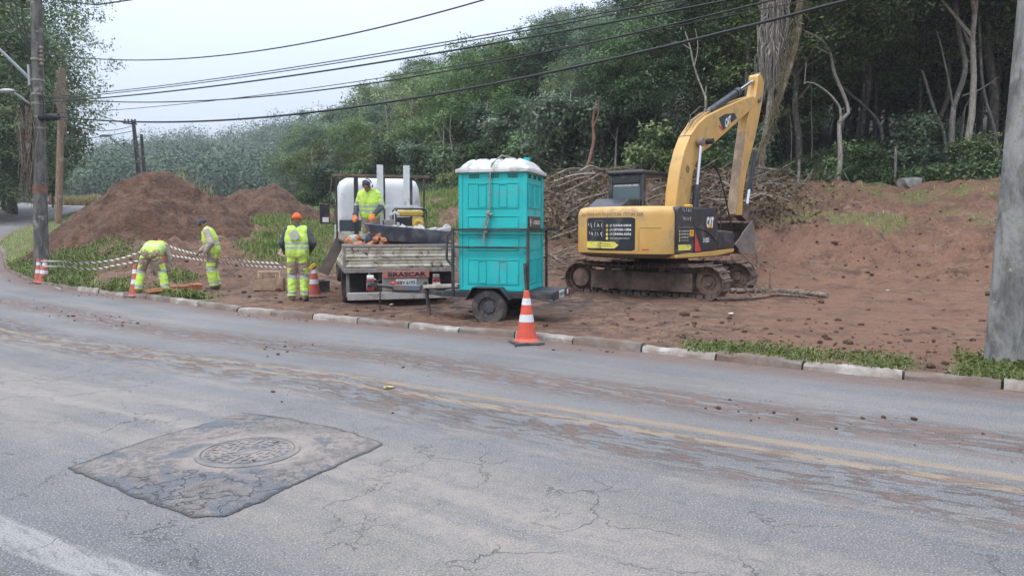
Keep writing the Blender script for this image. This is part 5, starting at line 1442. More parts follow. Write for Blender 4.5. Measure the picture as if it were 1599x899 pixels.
# running gear and rear fittings
mb = MB()
for x in (-.42, .42): mb.bar((x, .0, .60), (x, 5.0, .60), .08, .18)
mb.bar((-.9, 1.0, .36), (.9, 1.0, .36), .14); mb.box((0, 1.0, .36), (.3, .34, .3)); mb.build("chassis", BLK, trk, bevel=.01)
for sx in (-1, 1):
    for dx in (.0, .25): wheel(trk, (sx * (.98 - dx), 1.0, .37), .37, .21, Vector((sx, 0, 0)))
    wheel(trk, (sx * .9, 4.45, .45), .37, .21, Vector((sx, 0, 0)))
    mb = MB(); mb.box((sx * .86, .50, .42), (.52, .02, .50)); mb.build("mudflap", BLK, trk, bevel=.004)
mb = MB(); mb.box((-1.02, .25, .45), (.06, .06, .52)); mb.build("side_bracket", GREYF, trk)
mb = MB(); mb.box((-.02, -.06, .235), (2.06, .09, .145)); mb.build("bumper", BUMP, trk, bevel=.012)
mb = MB(); mb.box((.06, -.03, .46), (.90, .03, .29)); ph = mb.build("plate_bracket", GREYF, trk, bevel=.006)
mb = MB(); mb.box((.075, -.055, .645), (.90, .02, .135)); bs = mb.build("sign_board", pm("faded_red_board", (.44, .155, .12), .6, var=.15, scale=3, dirt_amt=.25), trk, bevel=.004)
MT = Matrix(((1, 0, 0, .09), (0, 0, -1, -.068), (0, 1, 0, .645), (0, 0, 0, 1)))
lettering("sign_lettering", "BRASCAR", MT, .085, DARK, bs, width=.74, bold=.035)
mb = MB(); mb.box((.075, -.052, .485), (.40, .012, .125)); pl_ = mb.build("number_plate", PLATE, trk, bevel=.004)
lettering("plate_lettering", "EBV 6193", Matrix(((1, 0, 0, .075), (0, 0, -1, -.061), (0, 1, 0, .483), (0, 0, 0, 1))), .07, DARK, pl_, width=.34, bold=.015)
for x in (-.615, .665):
    mb = MB(); mb.box((x, -.04, .45), (.155, .07, .225)); tl = mb.build("tail_light", LENS, trk, bevel=.02)
    mb = MB(); mb.box((x, -.08, .45), (.15, .01, .05)); mb.build("reverse_lens", PLATE, tl, bevel=.004)
    mb = MB(); mb.box((x, -.04, .60), (.13, .07, .075)); mb.build("lamp_lens" if x < 0 else "lamp_cap", WHITE if x < 0 else GREYF, tl, bevel=.015)
mb = MB(); mb.ell((-.16, -.08, .45), (.09, .06, .075)); mb.build("tow_plug", LENS, trk, smooth=60)
mb = MB(); mb.bar((-1.13, .45, 1.30), (-1.47, .30, .66), .20, .04, up=(0, 1, 0)); mb.bar((-1.10, .45, 1.24), (-1.16, .44, 1.30), .22, .05); mb.build("lowered_flap", pm("dark_weathered_board", (.075, .06, .052), .8, var=.3, dirt_amt=.35), trk, bevel=.008)
mb = MB(); mb.lathe([(.18, -.08), (.2, 0), (.18, .08)], frame((1, 0, 0), None, (.25, .45, .17)), 16); mb.build("spare_tank", CHROME, trk, smooth=40)

def tloc(x, y, z): 
    return TRK + (Euler((R(1.6), 0, TKA)).to_matrix() @ Vector((x, y, z)))
BEDZ = .825
TROT = (R(1.6), 0, TKA)
# load: brick rubble, trough, generator, steel frame, bag, bucket
BRICKM = pm("terracotta", (.46, .19, .09), .9, var=.22, scale=6, dirt=(.30, .17, .11), dirt_amt=.3, dirt_scale=7)
def chunk_mesh(seed, size, m, name):
    rr = random.Random(seed); bm = bmesh.new(); bmesh.ops.create_icosphere(bm, subdivisions=2, radius=1)
    for v in bm.verts:
        n_ = mnoise.noise(v.co * 1.3 + Vector((seed * 3.1, 0, 0)))
        v.co = Vector((max(-.75, min(.75, v.co.x)) * size[0], max(-.7, min(.7, v.co.y)) * size[1], max(-.65, min(.65, v.co.z)) * size[2])) * (1 + .35 * n_)
    me = bpy.data.meshes.new(name); bm.to_mesh(me); bm.free(); me.materials.append(m); return me
bch = [chunk_mesh(i, s_, BRICKM, "brick_piece") for i, s_ in enumerate(((.13, .07, .06), (.10, .08, .07), (.15, .09, .05), (.08, .07, .06)))]
rr = random.Random(5)
for k in range(64):
    o_ = bpy.data.objects.new("brick_piece", bch[k % 4]); COL.objects.link(o_)
    x = -1.0 + .95 * rr.random() ** 1.1 if k < 50 else rr.uniform(-.3, .7); y = rr.uniform(.10, .75) if k < 50 else rr.uniform(.1, .3); lv = (k // 11) if k < 50 else k % 3
    o_.location = tloc(x, y, BEDZ + .12 + lv * .085 + .12 * math.exp(-((x + .45) / .3) ** 2)); o_.rotation_euler = (rr.uniform(-.6, .6), rr.uniform(-.6, .6), rr.uniform(0, 3))
    tag(o_, "broken orange terracotta brick in the rubble at the tail of the truck bed", "brick", "brick rubble on the truck bed")
TRO = pm("mortar_trough_steel", (.085, .10, .135), .6, var=.3, scale=3, dirt=(.27, .265, .26), dirt_amt=.42, dirt_scale=3.5, fine=.2)
CEM = pm("cement_crust", (.40, .385, .36), .95, var=.2, scale=5, bump=.5)
tr_ = thing("mortar_trough", "long slate blue mortar trough crusted with cement lying across the truck bed", "trough", tloc(.24, .62, BEDZ + .56), (R(1.6), R(5), TKA))
mb = MB(); W0, W1, D0, D1, Hq = .90, .70, .40, .28, .30
ov = [Vector((sx * w, sy * d, z)) for w, d, z in ((W1, D1, -.15), (W0, D0, .15)) for sx, sy in ((-1, -1), (1, -1), (1, 1), (-1, 1))]
iv = [Vector((sx * (w - .03), sy * (d - .03), z)) for w, d, z in ((W1, D1, -.12), (W0, D0, .15)) for sx, sy in ((-1, -1), (1, -1), (1, 1), (-1, 1))]
mb.add(ov + iv, [(3, 2, 1, 0), (0, 1, 5, 4), (1, 2, 6, 5), (2, 3, 7, 6), (3, 0, 4, 7), (8, 9, 10, 11), (8, 12, 13, 9), (9, 13, 14, 10), (10, 14, 15, 11), (11, 15, 12, 8), (4, 5, 13, 12), (5, 6, 14, 13), (6, 7, 15, 14), (7, 4, 12, 15)])
mb.build("basin", TRO, tr_, bevel=.012)
gxx, gyy = np.meshgrid(np.linspace(-.84, .84, 40), np.linspace(-.35, .35, 18))
hz2 = .09 + .05 * fbm(gxx, gyy, 4, 4, 91) + .05 * np.maximum(fbm(gxx, gyy, 2, 2, 92), 0); a_ = np.arange(gxx.size).reshape(gxx.shape)
link_mesh("cement_fill", np_mesh("cement_fill", np.stack([gxx.ravel(), gyy.ravel(), hz2.ravel()], 1), np.stack([a_[:-1, :-1].ravel(), a_[:-1, 1:].ravel(), a_[1:, 1:].ravel(), a_[1:, :-1].ravel()], 1), CEM), tr_)
cch = [chunk_mesh(20 + i, s_, CEM, "concrete_lump") for i, s_ in enumerate(((.10, .08, .06), (.16, .06, .05), (.09, .09, .07)))]
for k in range(13):
    o_ = bpy.data.objects.new("concrete_lump", cch[k % 3]); COL.objects.link(o_)
    o_.location = tloc(.24 + rr.uniform(-.75, .8), .62 + rr.uniform(-.25, .28), BEDZ + .70 - .06 * ((k % 5) / 5)); o_.rotation_euler = (rr.uniform(-.7, .7), rr.uniform(-.7, .7), rr.uniform(0, 3))
    tag(o_, "pale grey lump of broken concrete heaped in the mortar trough", "rubble", "concrete lumps in the mortar trough")
gen = thing("generator", "portable generator with a yellow tank in a black tube frame on the truck bed", "generator", tloc(.36, 1.35, BEDZ + .60), TROT)
GENY = pm("generator_yellow", (.56, .38, .075), .5, dirt_amt=.25)
mb = MB()
for y in (-.22, .22): mb.tube([(-.32, y, 0), (-.32, y, .44), (-.28, y, .48), (.28, y, .48), (.32, y, .44), (.32, y, 0)], .018, 8)
for x in (-.32, .32):
    for z in (.02, .40): mb.cyl((x, -.22, z), (x, .22, z), .016, n=8)
mb.build("tube_frame", BLK, gen, smooth=50)
mb = MB(); mb.box((0, 0, .385), (.54, .38, .13)); mb.build("fuel_tank", GENY, gen, bevel=.05, seg=3)
mb = MB(); mb.box((-.12, 0, .16), (.32, .32, .28)); mb.build("alternator", BLK, gen, bevel=.03)
mb = MB(); mb.box((.15, -.02, .16), (.24, .30, .28)); mb.lathe([(.12, 0), (.125, .04), (.06, .05), (.055, .03), (0.001, .03)], frame((0, -1, 0), (1, 0, 0), (.16, -.17, .15)), 20, False); mb.build("engine", GENY, gen, bevel=.015)
mb = MB(); mb.box((0, 0, -.3), (.7, .46, .56)); mb.build("skid_crate", pm("crate_grey", (.13, .12, .11), .9, dirt_amt=.4), gen, bevel=.01)
pmpt = thing("water_pump", "small grey motor pump with a bent pipe between the steel legs on the truck bed", "pump", tloc(-.10, 1.25, BEDZ + .58), TROT)
mb = MB(); mb.box((0, 0, .14), (.22, .3, .26)); mb.box((0, 0, -.26), (.3, .34, .54)); mb.build("motor", GREYF, pmpt, bevel=.02)
mb = MB(); mb.tube([(.06, -.1, .25), (.02, -.14, .36), (.12, -.16, .42), (.2, -.16, .36)], .035, 8); mb.build("pipe", pm("light_metal", (.4, .4, .4), .5, dirt_amt=.3), pmpt, smooth=50)
mb = MB(); mb.lathe([(.001, -.03), (.12, -.03), (.13, 0), (.12, .03), (.001, .03)], frame((1, 0, -.1), None, (.17, -.12, .10)), 18); mb.build("flywheel", GREYF, pmpt, smooth=40)
GALV = pm("galvanised_steel", (.58, .60, .62), .5, .1, var=.08, dirt=(.30, .27, .24), dirt_amt=.22)
sf = thing("steel_trestle", "upturned pale steel trestle with two tall legs standing up from the truck bed", "trestle", tloc(.10, 1.8, BEDZ + .35), TROT)
for x in (-.30, .27):
    mb = MB(); mb.box((x, 0, .82), (.13, .012, 1.68)); mb.box((x - .059, .03, .82), (.012, .06, 1.68)); mb.box((x + .059, .03, .82), (.012, .06, 1.68)); mb.build("leg", GALV, sf, bevel=.003)
mb = MB(); mb.box((-.0, -.03, .76), (.72, .04, .075)); mb.box((-.0, .05, .10), (.72, .05, .07)); mb.bar((.3, .05, .8), (.62, .05, .72), .05); mb.build("crossbar", GALV, sf, bevel=.005)
mb = MB(); mb.ell((0, 0, 0), (.26, .17, .15), 18, 12)
for i, p in enumerate(mb.v): mb.v[i] = tuple(Vector(p) * (1 + .14 * mnoise.noise(Vector(p) * 7)))
bag = mb.build("sack", pm("pale_blue_sack", (.33, .40, .42), .8, var=.15, bump=.4, bscale=18), None, smooth=60); bag.location = tloc(-.72, .85, BEDZ + .40); bag.rotation_euler = (.2, .3, TKA + .3)
tag(bag, "pale blue stuffed sack lying at the worker's feet on the truck bed", "sack")
mb = MB(); mb.lathe([(.13, 0), (.16, .26), (.17, .26), (.17, .28), (.15, .28), (.145, .25), (.12, .02), (.001, .02)], None, 24, False); bk_ = mb.build("bucket", pm("cream_bucket", (.5, .47, .40), .6, dirt_amt=.35), None, smooth=40); bk_.location = tloc(-.88, .45, BEDZ + .22)
tag(bk_, "cream plastic bucket in the rear corner of the truck bed", "bucket")
mb = MB(); mb.ell((0, 0, 0), (.20, .16, .13), 16, 10)
for i, p in enumerate(mb.v): mb.v[i] = tuple(Vector(p) * (1 + .3 * mnoise.noise(Vector(p) * 9)))
b2 = mb.build("tarpaulin", pm("navy_cloth", (.035, .05, .085), .9, var=.3, bump=.5, bscale=14), None, smooth=60); b2.location = tloc(-.44, .72, BEDZ + .42); tag(b2, "crumpled navy cloth on the brick rubble beside the trough", "cloth")

# ================================================================== traffic cones
CONE = pm("cone_orange", (.62, .085, .045), .55, var=.12, scale=5, dirt=(.38, .10, .06), dirt_amt=.3, dirt_scale=6)
CONEF = pm("cone_orange_faded", (.52, .10, .065), .6, var=.15, scale=5, dirt=(.32, .14, .10), dirt_amt=.45, dirt_scale=6)
CONW = pm("cone_white_band", (.66, .66, .66), .45, var=.1, dirt=(.4, .36, .33), dirt_amt=.25, dirt_scale=8)
CONB = pm("cone_base", (.06, .06, .06), .8, dirt=(.2, .16, .13), dirt_amt=.5, dirt_scale=6)
def cone_proto(m):
    t = thing("traffic_cone", None, "traffic cone", (0, 0, 0), (0, 0, 0), "orange and white traffic cones")
    mb = MB(); mb.box((0, 0, .02), (.40, .40, .04)); mb.build("base", CONB, t, bevel=.012)
    H0, H1, r0, r1 = .04, .72, .145, .035
    rad_ = lambda z: r0 + (r1 - r0) * (z - H0) / (H1 - H0)
    def seg(za, zb, mat_, name, o_=0.0, cap=False):
        mb = MB(); pr = [(rad_(za) + o_, za), (rad_(zb) + o_, zb)]
        if cap: pr += [(rad_(zb) * .75, zb + .004), (rad_(zb) * .6, zb - .03), (.001, zb - .03)]
        mb.lathe(pr, None, 26, False); mb.build(name, mat_, t, smooth=35)
    seg(.04, .30, m, "lower_sleeve"); seg(.30, .40, CONW, "reflective_band", .002); seg(.40, .53, m, "middle_sleeve"); seg(.53, .62, CONW, "reflective_band", .002); seg(.62, .72, m, "tip", 0, True)
    mb = MB(); mb.lathe([(rad_(.04) + .03, .04), (rad_(.06) + .012, .06), (rad_(.075), .075)], None, 26, False); mb.build("skirt", m, t, smooth=50)
    return t
def ground_at(x, y): return float(ground_z([x], [y])[0])
cA, cB = cone_proto(CONE), cone_proto(CONEF)
cones = [(cA, gp(822, 536, .0), .98, "clean bright orange traffic cone on the asphalt in front of the turquoise toilet"),
         (cB, gp(213, 464, .0), 1.0, "faded traffic cone at the kerb beside the bending worker"),
         (None, gp(62, 441, .02), .95, "traffic cone at the kerb below the utility pole, with tape tied to it"),
         (None, Vector((-12.92, 20.1, .12)), .95, "traffic cone half hidden behind another cone below the utility pole"),
         (None, at(250, 400, 19.6), 1.0, "traffic cone behind the bending worker where the striped tapes meet"),
         (None, at(491, 461, 15.6), .98, "traffic cone by the truck with a yellow strap over its tip")]
CONES = []
for k, (c_, p, sc, lab) in enumerate(cones):
    o_ = c_ if c_ is not None else copy_tree(cB)
    z = 0.003 if k < 2 else ground_at(p.x, p.y)
    if k in (2, 3): z = kerb_uv(np.array([p.x]), np.array([p.y]))[2][0] + .003
    o_.location = (p.x, p.y, z); o_.scale = (sc,) * 3; o_.rotation_euler = (0, 0, .3 + k * .7); o_["label"] = lab; CONES.append(o_)
CONES[3].rotation_euler = (R(4), R(5), 1)
tip = CONES[5].location
mb = MB(); mb.tube([tip + Vector((.04, -.03, .72)), tip + Vector((-.02, -.05, .70)), tip + Vector((-.09, -.06, .62)), tip + Vector((-.12, -.05, .58))], .018, 6); mb.tube([tip + Vector((.05, -.02, .70)), tip + Vector((.0, -.07, .66)), tip + Vector((-.06, -.07, .60))], .015, 6)
tag(mb.build("strap", pm("yellow_strap", (.65, .42, .03), .6), None, smooth=60), "yellow strap draped over the tip of the cone by the truck", "strap")
# striped barrier tape
s = SH("striped_tape", .5); uu = s.sep(s.uv()); d_ = s.math('ADD', s.math('MULTIPLY', uu[0], 7.0), s.math('MULTIPLY', uu[1], .55)); fr = s.math('FRACT', d_)
s.col(s.mix(s.math('GREATER_THAN', fr, .5), (.66, .65, .60), (.05, .045, .02))); s.m.use_backface_culling = False
TAPE = s.m
def tape(pts, label, w=.042):
    P = catmull([Vector(p) for p in pts], .06); V, U, L = [], [], 0
    for i, p in enumerate(P):
        if i: L += (p - P[i - 1]).length
        tw = .5 * math.sin(L * 2.1); d = Vector((0, math.sin(tw), math.cos(tw))) * w / 2
        V += [p - d, p + d]; U += [(L, 0), (L, 1)]
    n_ = len(P); F_ = [(2 * i, 2 * i + 2, 2 * i + 3, 2 * i + 1) for i in range(n_ - 1)]
    return tag(link_mesh("barrier_tape", np_mesh("barrier_tape", np.array([list(v) for v in V]), np.array(F_), TAPE, uv=np.array(U))), label, "barrier tape", "black and white barrier tapes")
t1, t4, t2 = CONES[2].location + Vector((.05, 0, .62)), CONES[4].location + Vector((0, 0, .62)), CONES[4].location
tape([t1, at(100, 408, 18.8), at(130, 411, 19), at(185, 404, 19.3), at(232, 388, 19.5), t4], "upper striped tape from the cone under the pole to the cone behind the worker")
tape([t1 + Vector((0, 0, -.15)), at(95, 416, 18.8), at(145, 420, 19), at(185, 413, 19.2), at(214, 407, 19.4), t4 + Vector((-.06, 0, -.2))], "striped tape hanging lower in the same span as the upper tape beside the bending worker")
tape([t4, at(285, 391, 19.3), at(314, 397, 19), at(380, 407, 18.4), at(436, 411, 18)], "upper striped tape from the bending worker's cone past the capped worker")
tape([t4 + Vector((.03, 0, -.3)), at(290, 402, 19.3), at(350, 411, 18.7), at(400, 415, 18.3), at(446, 417, 18)], "striped tape hanging lower in the span behind the capped worker")
tape([t1 + Vector((0, -.05, -.05)), t1 + Vector((.12, -.12, -.35)), CONES[2].location + Vector((.28, -.25, .04)), at(95, 451, 17.6) + Vector((0, 0, .0))], "loose end of striped tape trailing from the cone under the pole along the kerb")

# ================================================================== bricks, tool tote, boxes, manhole, litter
brM = MB(); brM.box((0, 0, 0), (.19, .09, .14)); brm = brM.mesh("clay_block", BRICKM)
def blocks(p0, p1, n_, label, group, tilt):
    for k in range(n_):
        o_ = bpy.data.objects.new("clay_block", brm); COL.objects.link(o_); t = k / max(1, n_ - 1)
        p = Vector(p0).lerp(Vector(p1), t); o_.location = (p.x, p.y, ground_at(p.x, p.y) + .075 + (.0)); o_.rotation_euler = (R(tilt + rr.uniform(-6, 6)), R(rr.uniform(-6, 6)), 1.1 + rr.uniform(-.1, .1))
        bv = o_.modifiers.new("bevel", 'BEVEL'); bv.width = .008
        tag(o_, label, "clay block", group)
blocks(at(270, 452, 16.9), at(309, 446, 17.3), 11, "orange clay block in the leaning row behind the bending worker's feet", "row of leaning clay blocks", 18)
blocks(at(238, 462, 15.95), at(262, 455, 16.3), 5, "orange clay block lying between the bending worker's boots", "clay blocks at the bending worker's feet", 70)
WOOD = pm("raw_wood", (.34, .235, .15), .85, var=.2, scale=7, dirt=(.20, .135, .10), dirt_amt=.35, dirt_scale=5)
tp = at(421, 452, 17.2); tz = ground_at(tp.x, tp.y)
tot = thing("tool_tote", "open wooden tool tote with a hoop handle beside the worker in the orange cap", "tool tote", (tp.x, tp.y, tz), (0, 0, .12))
mb = MB(); mb.box((0, -.17, .14), (.68, .02, .26)); mb.box((0, .17, .14), (.68, .02, .26)); mb.box((0, 0, .02), (.66, .32, .02)); mb.build("long_sides", WOOD, tot, bevel=.003)
mb = MB(); mb.box((-.33, 0, .15), (.02, .32, .29)); mb.box((.33, 0, .15), (.02, .32, .29)); mb.build("end_boards", WOOD, tot, bevel=.003)
mb = MB(); mb.bar((-.24, 0, .1), (-.24, 0, .44), .03); mb.bar((.24, 0, .1), (.24, 0, .44), .03); mb.bar((-.26, 0, .44), (.26, 0, .44), .03); mb.build("handle", pm("light_wood", (.5, .39, .27), .8), tot, bevel=.004)
for k in range(5):
    mb = MB(); mb.bar((-.2 + k * .09, -.05 + .03 * (k % 3), .1), (-.26 + k * .1, .02, .40 - .03 * (k % 2)), .03)
    o_ = mb.build("hand_tool", pm("red_wood", (.30, .10, .07), .7) if k % 2 else WOOD, None, bevel=.004); o_.location = tot.location; o_.rotation_euler = tot.rotation_euler
    tag(o_, "hand tool sticking out of the wooden tool tote", "tool", "tools in the wooden tote")
bp_ = at(501, 456, 16.4); mb = MB(); mb.box((0, 0, .13), (.36, .26, .26)); mb.box((0, 0, .265), (.38, .28, .03)); mb.bar((-.1, 0, .29), (.1, 0, .29), .03)
tb = mb.build("tool_box", BLK, None, bevel=.012); tb.location = (bp_.x, bp_.y, ground_at(bp_.x, bp_.y) - .01); tb.rotation_euler = (0, 0, .4); tag(tb, "black plastic tool box on the earth between the cone and the truck's rear wheel", "tool box")
# manhole
IRON = pm("cast_iron", (.155, .145, .14), .6, var=.2, scale=6, dirt=(.27, .225, .19), dirt_amt=.5, dirt_scale=5, bump=.3, bscale=50)
man = thing("manhole_cover", "round cast iron manhole cover with a studded ring pattern in the patched asphalt", "manhole cover", (mc.x, mc.y, .011), (0, 0, .5))
mb = MB(); mb.lathe([(.345, -.006), (.345, .004), (.335, .009), (.312, .009), (.308, .001)], None, 48, False); mb.build("rim_ring", IRON, man, smooth=40)
mb = MB(); mb.lathe([(.303, -.006), (.303, .004), (.298, .006), (.0005, .006)], None, 48, False)
for rad_, cnt, ln in ((.265, 26, .035), (.215, 20, .045), (.165, 16, .04), (.115, 9, .05)):
    for k in range(cnt):
        a = 2 * math.pi * k / cnt + rad_ * 9; mb.box((rad_ * math.cos(a), rad_ * math.sin(a), .0085), (.013, ln, .006), Euler((0, 0, a + (k % 2) * 1.1)).to_matrix().to_4x4())
mb.lathe([(.085, .006), (.083, .011), (.070, .011), (.068, .006)], None, 30, False); mb.lathe([(.285, .006), (.284, .0095), (.278, .0095), (.277, .006)], None, 44, False)
mb.build("lid", IRON, man)
for k in range(3):
    a = k * 2.1 + .5; mb = MB(); mb.box((.24 * math.cos(a), .24 * math.sin(a), .008), (.05, .02, .003), Euler((0, 0, a)).to_matrix().to_4x4()); mb.build("lift_slot", HOSE, man)
# litter
LIT = pm("litter_white", (.6, .6, .58), .7)
def litter(p, size, m, label, rz):
    mb = MB(); n_ = 5; vs = []
    for i in range(n_):
        for j in range(3): vs.append(Vector(((i / 4 - .5) * size, (j / 2 - .5) * size * .5, .008 + .25 * size * abs(mnoise.noise(Vector((i * .9 + rz, j * 1.3, rz)))))))
    mb.add(vs, [(i * 3 + j, i * 3 + j + 1, i * 3 + j + 4, i * 3 + j + 3) for i in range(n_ - 1) for j in range(2)])
    o_ = mb.build("litter", m, None, smooth=60); o_.location = p; o_.rotation_euler = (0, 0, rz); sd = o_.modifiers.new("s", 'SOLIDIFY'); sd.thickness = .004
    tag(o_, label, "litter")
litter(gp(607, 606, .004), .10, pm("litter_yellow", (.62, .50, .10), .6), "crushed yellow wrapper lying on the double centre line", .4)
for px, py, D, sz, lab in ((1141, 501, 12.6, .13, "white scrap on the bare earth in front of the excavator's track"), (240, 349, 26.5, .2, "white scrap on the face of the tall earth heap"), (72, 409, 19.3, .2, "white crumpled bag in the weeds under the utility pole"), (611, 474, 14.0, .12, "white scrap on the dark ash under the trailer's drawbar"), (1386, 448, 17, .1, "small white scrap at the foot of the cut slope")):
    p = at(px, py, D); litter((p.x, p.y, ground_at(p.x, p.y) + (.03 if px != 240 else 1.25)), sz, LIT, lab, px * .1)
# ================================================================== people
def blob(caps, ells, voxel, smooth_it=4):
    mb = MB()
    for p0, p1, r0, r1 in caps:
        p0, p1 = Vector(p0), Vector(p1); n = 12
        if (p1 - p0).length > 1e-4: mb.cyl(p0, p1, r0, r1, n)
        mb.ell(p0, (r0,) * 3, 12, 8); mb.ell(p1, (r1,) * 3, 12, 8)
    for c, r, rot in ells: mb.ell(c, r, 16, 10, rot)
    me = mb.mesh("blob", [])
    o = bpy.data.objects.new("blob_tmp", me); COL.objects.link(o)
    m = o.modifiers.new("r", 'REMESH'); m.mode = 'VOXEL'; m.voxel_size = voxel; m.use_smooth_shade = True
    s_ = o.modifiers.new("s", 'SMOOTH'); s_.factor = .5; s_.iterations = smooth_it
    r = bpy.data.meshes.new_from_object(o.evaluated_get(bpy.context.evaluated_depsgraph_get()))
    bpy.data.objects.remove(o); bpy.data.meshes.remove(me)
    return r
def mesh_child(name, me, mats, parent, pick=None):
    me.name = name; me.materials.clear()
    for m in mats: me.materials.append(m)
    if pick: 
        for p in me.polygons: p.material_index = pick(p.center, p.normal)
    me.shade_smooth()
    return link_mesh(name, me, parent)
SKIN = pm("brown_skin", (.26, .135, .085), .55, var=.08)
LIME = pm("hi_vis_lime", (.50, .70, .105), .75, var=.12, scale=9, dirt=(.36, .40, .13), dirt_amt=.3, dirt_scale=6, bump=.35, bscale=16)
KHAKI = pm("khaki_cloth", (.275, .205, .15), .9, var=.12, scale=8, dirt=(.20, .14, .10), dirt_amt=.2, bump=.25, bscale=25)
BEIGE = pm("beige_cloth", (.40, .33, .275), .9, var=.1, scale=8, bump=.25, bscale=25)
SILV = pm("reflective_strip", (.36, .38, .40), .4, var=.1)
NAVYC = pm("dark_blue_cloth", (.055, .062, .075), .9, var=.2, scale=8)
BOOT = pm("muddy_boot", (.10, .075, .06), .85, var=.3, dirt=(.24, .16, .115), dirt_amt=.5, dirt_scale=12)
GLOVE = pm("orange_glove", (.62, .17, .05), .7, var=.1)
HAIR = pm("black_hair", (.012, .011, .010), .7)
def seg_t(p, a, b):
    d = b - a; t = max(0, min(1, (p - a).dot(d) / d.dot(d))); return t, (p - a - d * t).length
def person(label, loc, rz, J, sleeve, hat, vest=True, scale=1.0, gloves=False, emblem_=False, short=False, fat=1.10):
    t = thing("person", label, "person", loc, (0, 0, rz)); t.scale = (scale,) * 3
    V = {k: Vector(v) for k, v in J.items()}
    hip, nk, hd = V["hip"], V["neck"], V["head"]
    spine = (nk - hip).normalized(); side = Vector((1, 0, 0)); side = (side - spine * side.dot(spine)).normalized(); front = spine.cross(side)
    hw, sw = .085, .165
    sh = {s: nk - spine * .055 + side * s * sw for s in (-1, 1)}
    for s in (-1, 1):
        if ("sh%d" % s) in V: sh[s] = V["sh%d" % s]
    hj = {s: hip + side * s * hw for s in (-1, 1)}
    Jt = lambda n, s: V[n + ("L" if s < 0 else "R")]
    # --- skin: one continuous body
    caps, ells = [], []
    for s in (-1, 1):
        caps += [(hj[s], hip.lerp(nk, .8) + side * s * .075, .095, .105), (hj[s], Jt("knee", s), .08, .055), (Jt("knee", s), Jt("ankle", s), .052, .038),
                 (nk - spine * .05, sh[s], .06, .055), (sh[s], Jt("elbow", s), .050, .040), (Jt("elbow", s), Jt("hand", s), .038, .026), (Jt("ankle", s), Jt("ankle", s) + Vector((0, .12, -.03)), .04, .03)]
        w = Jt("hand", s); d = (w - Jt("elbow", s)).normalized(); px_ = d.cross(front).normalized() if abs(d.dot(front)) < .95 else side; nrm = px_.cross(d)
        ells.append((w + d * .045, (.040, .018, .050), Matrix((px_, nrm, d)).transposed()))
        for k, ln in enumerate((.062, .074, .070, .054)):
            b = w + d * .082 + px_ * (-.031 + .0205 * k); m_ = b + d * ln * .55 - nrm * .012; caps += [(b, m_, .0098, .0092), (m_, m_ + d * ln * .35 - nrm * .026, .0092, .008)]
        b = w + d * .03 - px_ * .036; caps += [(b, b + d * .035 - px_ * .022 - nrm * .012, .012, .0105), (b + d * .035 - px_ * .022 - nrm * .012, b + d * .062 - px_ * .022 - nrm * .026, .0105, .009)]
    caps.append((nk - spine * .02, hd - Vector((0, 0, .05)), .055, .052))
    ax, az_ = V["face"].normalized(), None
    up = (hd - nk).normalized() if "up" not in V else V["up"].normalized()
    up = (up - ax * up.dot(ax)).normalized(); rx = ax.cross(up)
    HM = Matrix((rx, ax, up)).transposed()
    H = lambda x, y, z: hd + HM @ Vector((x, y, z))
    ells += [(hd, (.074, .094, .105), HM), (H(0, .025, -.055), (.056, .068, .068), HM), (H(0, .092, -.018), (.014, .020, .026), HM), (H(0, .075, -.072), (.026, .018, .012), HM), (H(0, .078, -.10), (.024, .022, .016), HM), (H(0, .08, .022), (.05, .016, .012), HM)]
    for s in (-1, 1): ells.append((H(s * .077, -.005, -.012), (.010, .020, .032), HM))
    body = mesh_child("body", blob(caps, ells, .0095, 3), [SKIN], t)
    for s in (-1, 1):
        mb = MB(); mb.ell(H(s * .030, .082, .003), (.013, .008, .008), 8, 6); mb.build("eye", HAIR, t, smooth=60)
    # hair
    mb = MB(); mb.ell(H(0, -.012, .012), (.081, .098, .104), 18, 12, HM)
    mb.v = [tuple(p) if (HM.transposed() @ (Vector(p) - hd)).z > -.03 - .3 * (HM.transposed() @ (Vector(p) - hd)).y else tuple(hd + (Vector(p) - hd) * .80) for p in mb.v]
    mb.build("hair", HAIR, t, smooth=60)
    # --- trousers
    caps = []
    for s in (-1, 1):
        caps += [(hip + spine * .10 + side * s * .075, hj[s], .115, .118), (hj[s], Jt("knee", s), .108, .084), (Jt("knee", s), Jt("ankle", s) + Vector((0, 0, .03)), .082, .078)]
    kn = {s: Jt("knee", s) for s in (-1, 1)}; an = {s: Jt("ankle", s) for s in (-1, 1)}
    def pick(c, n):
        best = None
        for s in (-1, 1):
            for nm, a, b in (("thigh", hj[s], kn[s]), ("shin", kn[s], an[s])):
                tt, dd = seg_t(c, a, b)
                if best is None or dd < best[0]: best = (dd, nm, tt, s, b - a)
        _, nm, tt, s, ax_ = best
        if nm == "shin":
            if tt < .13 or .76 < tt < .90: return 2
            return 1 if tt < .76 else 2 if tt < .9 else 1 if tt < .99 else 0
        if n.dot(side) * s > .25 and .62 < tt < .93: return 1
        if n.dot(front) < -.35 and .02 < tt < .36: return 1 if n.dot(side) * s > -.55 else 0
        if tt > .93: return 2
        return 0
    me = blob([(p0, p1, r0 * fat, r1 * fat) for p0, p1, r0, r1 in caps], [], .014, 5)
    for v in me.vertices: v.co += v.normal * (.011 * mnoise.noise(Vector((v.co.x * 9, v.co.y * 9, v.co.z * 22))) + .006 * mnoise.noise(v.co * 30))
    mesh_child("trousers", me, [KHAKI, LIME, SILV], t, pick)
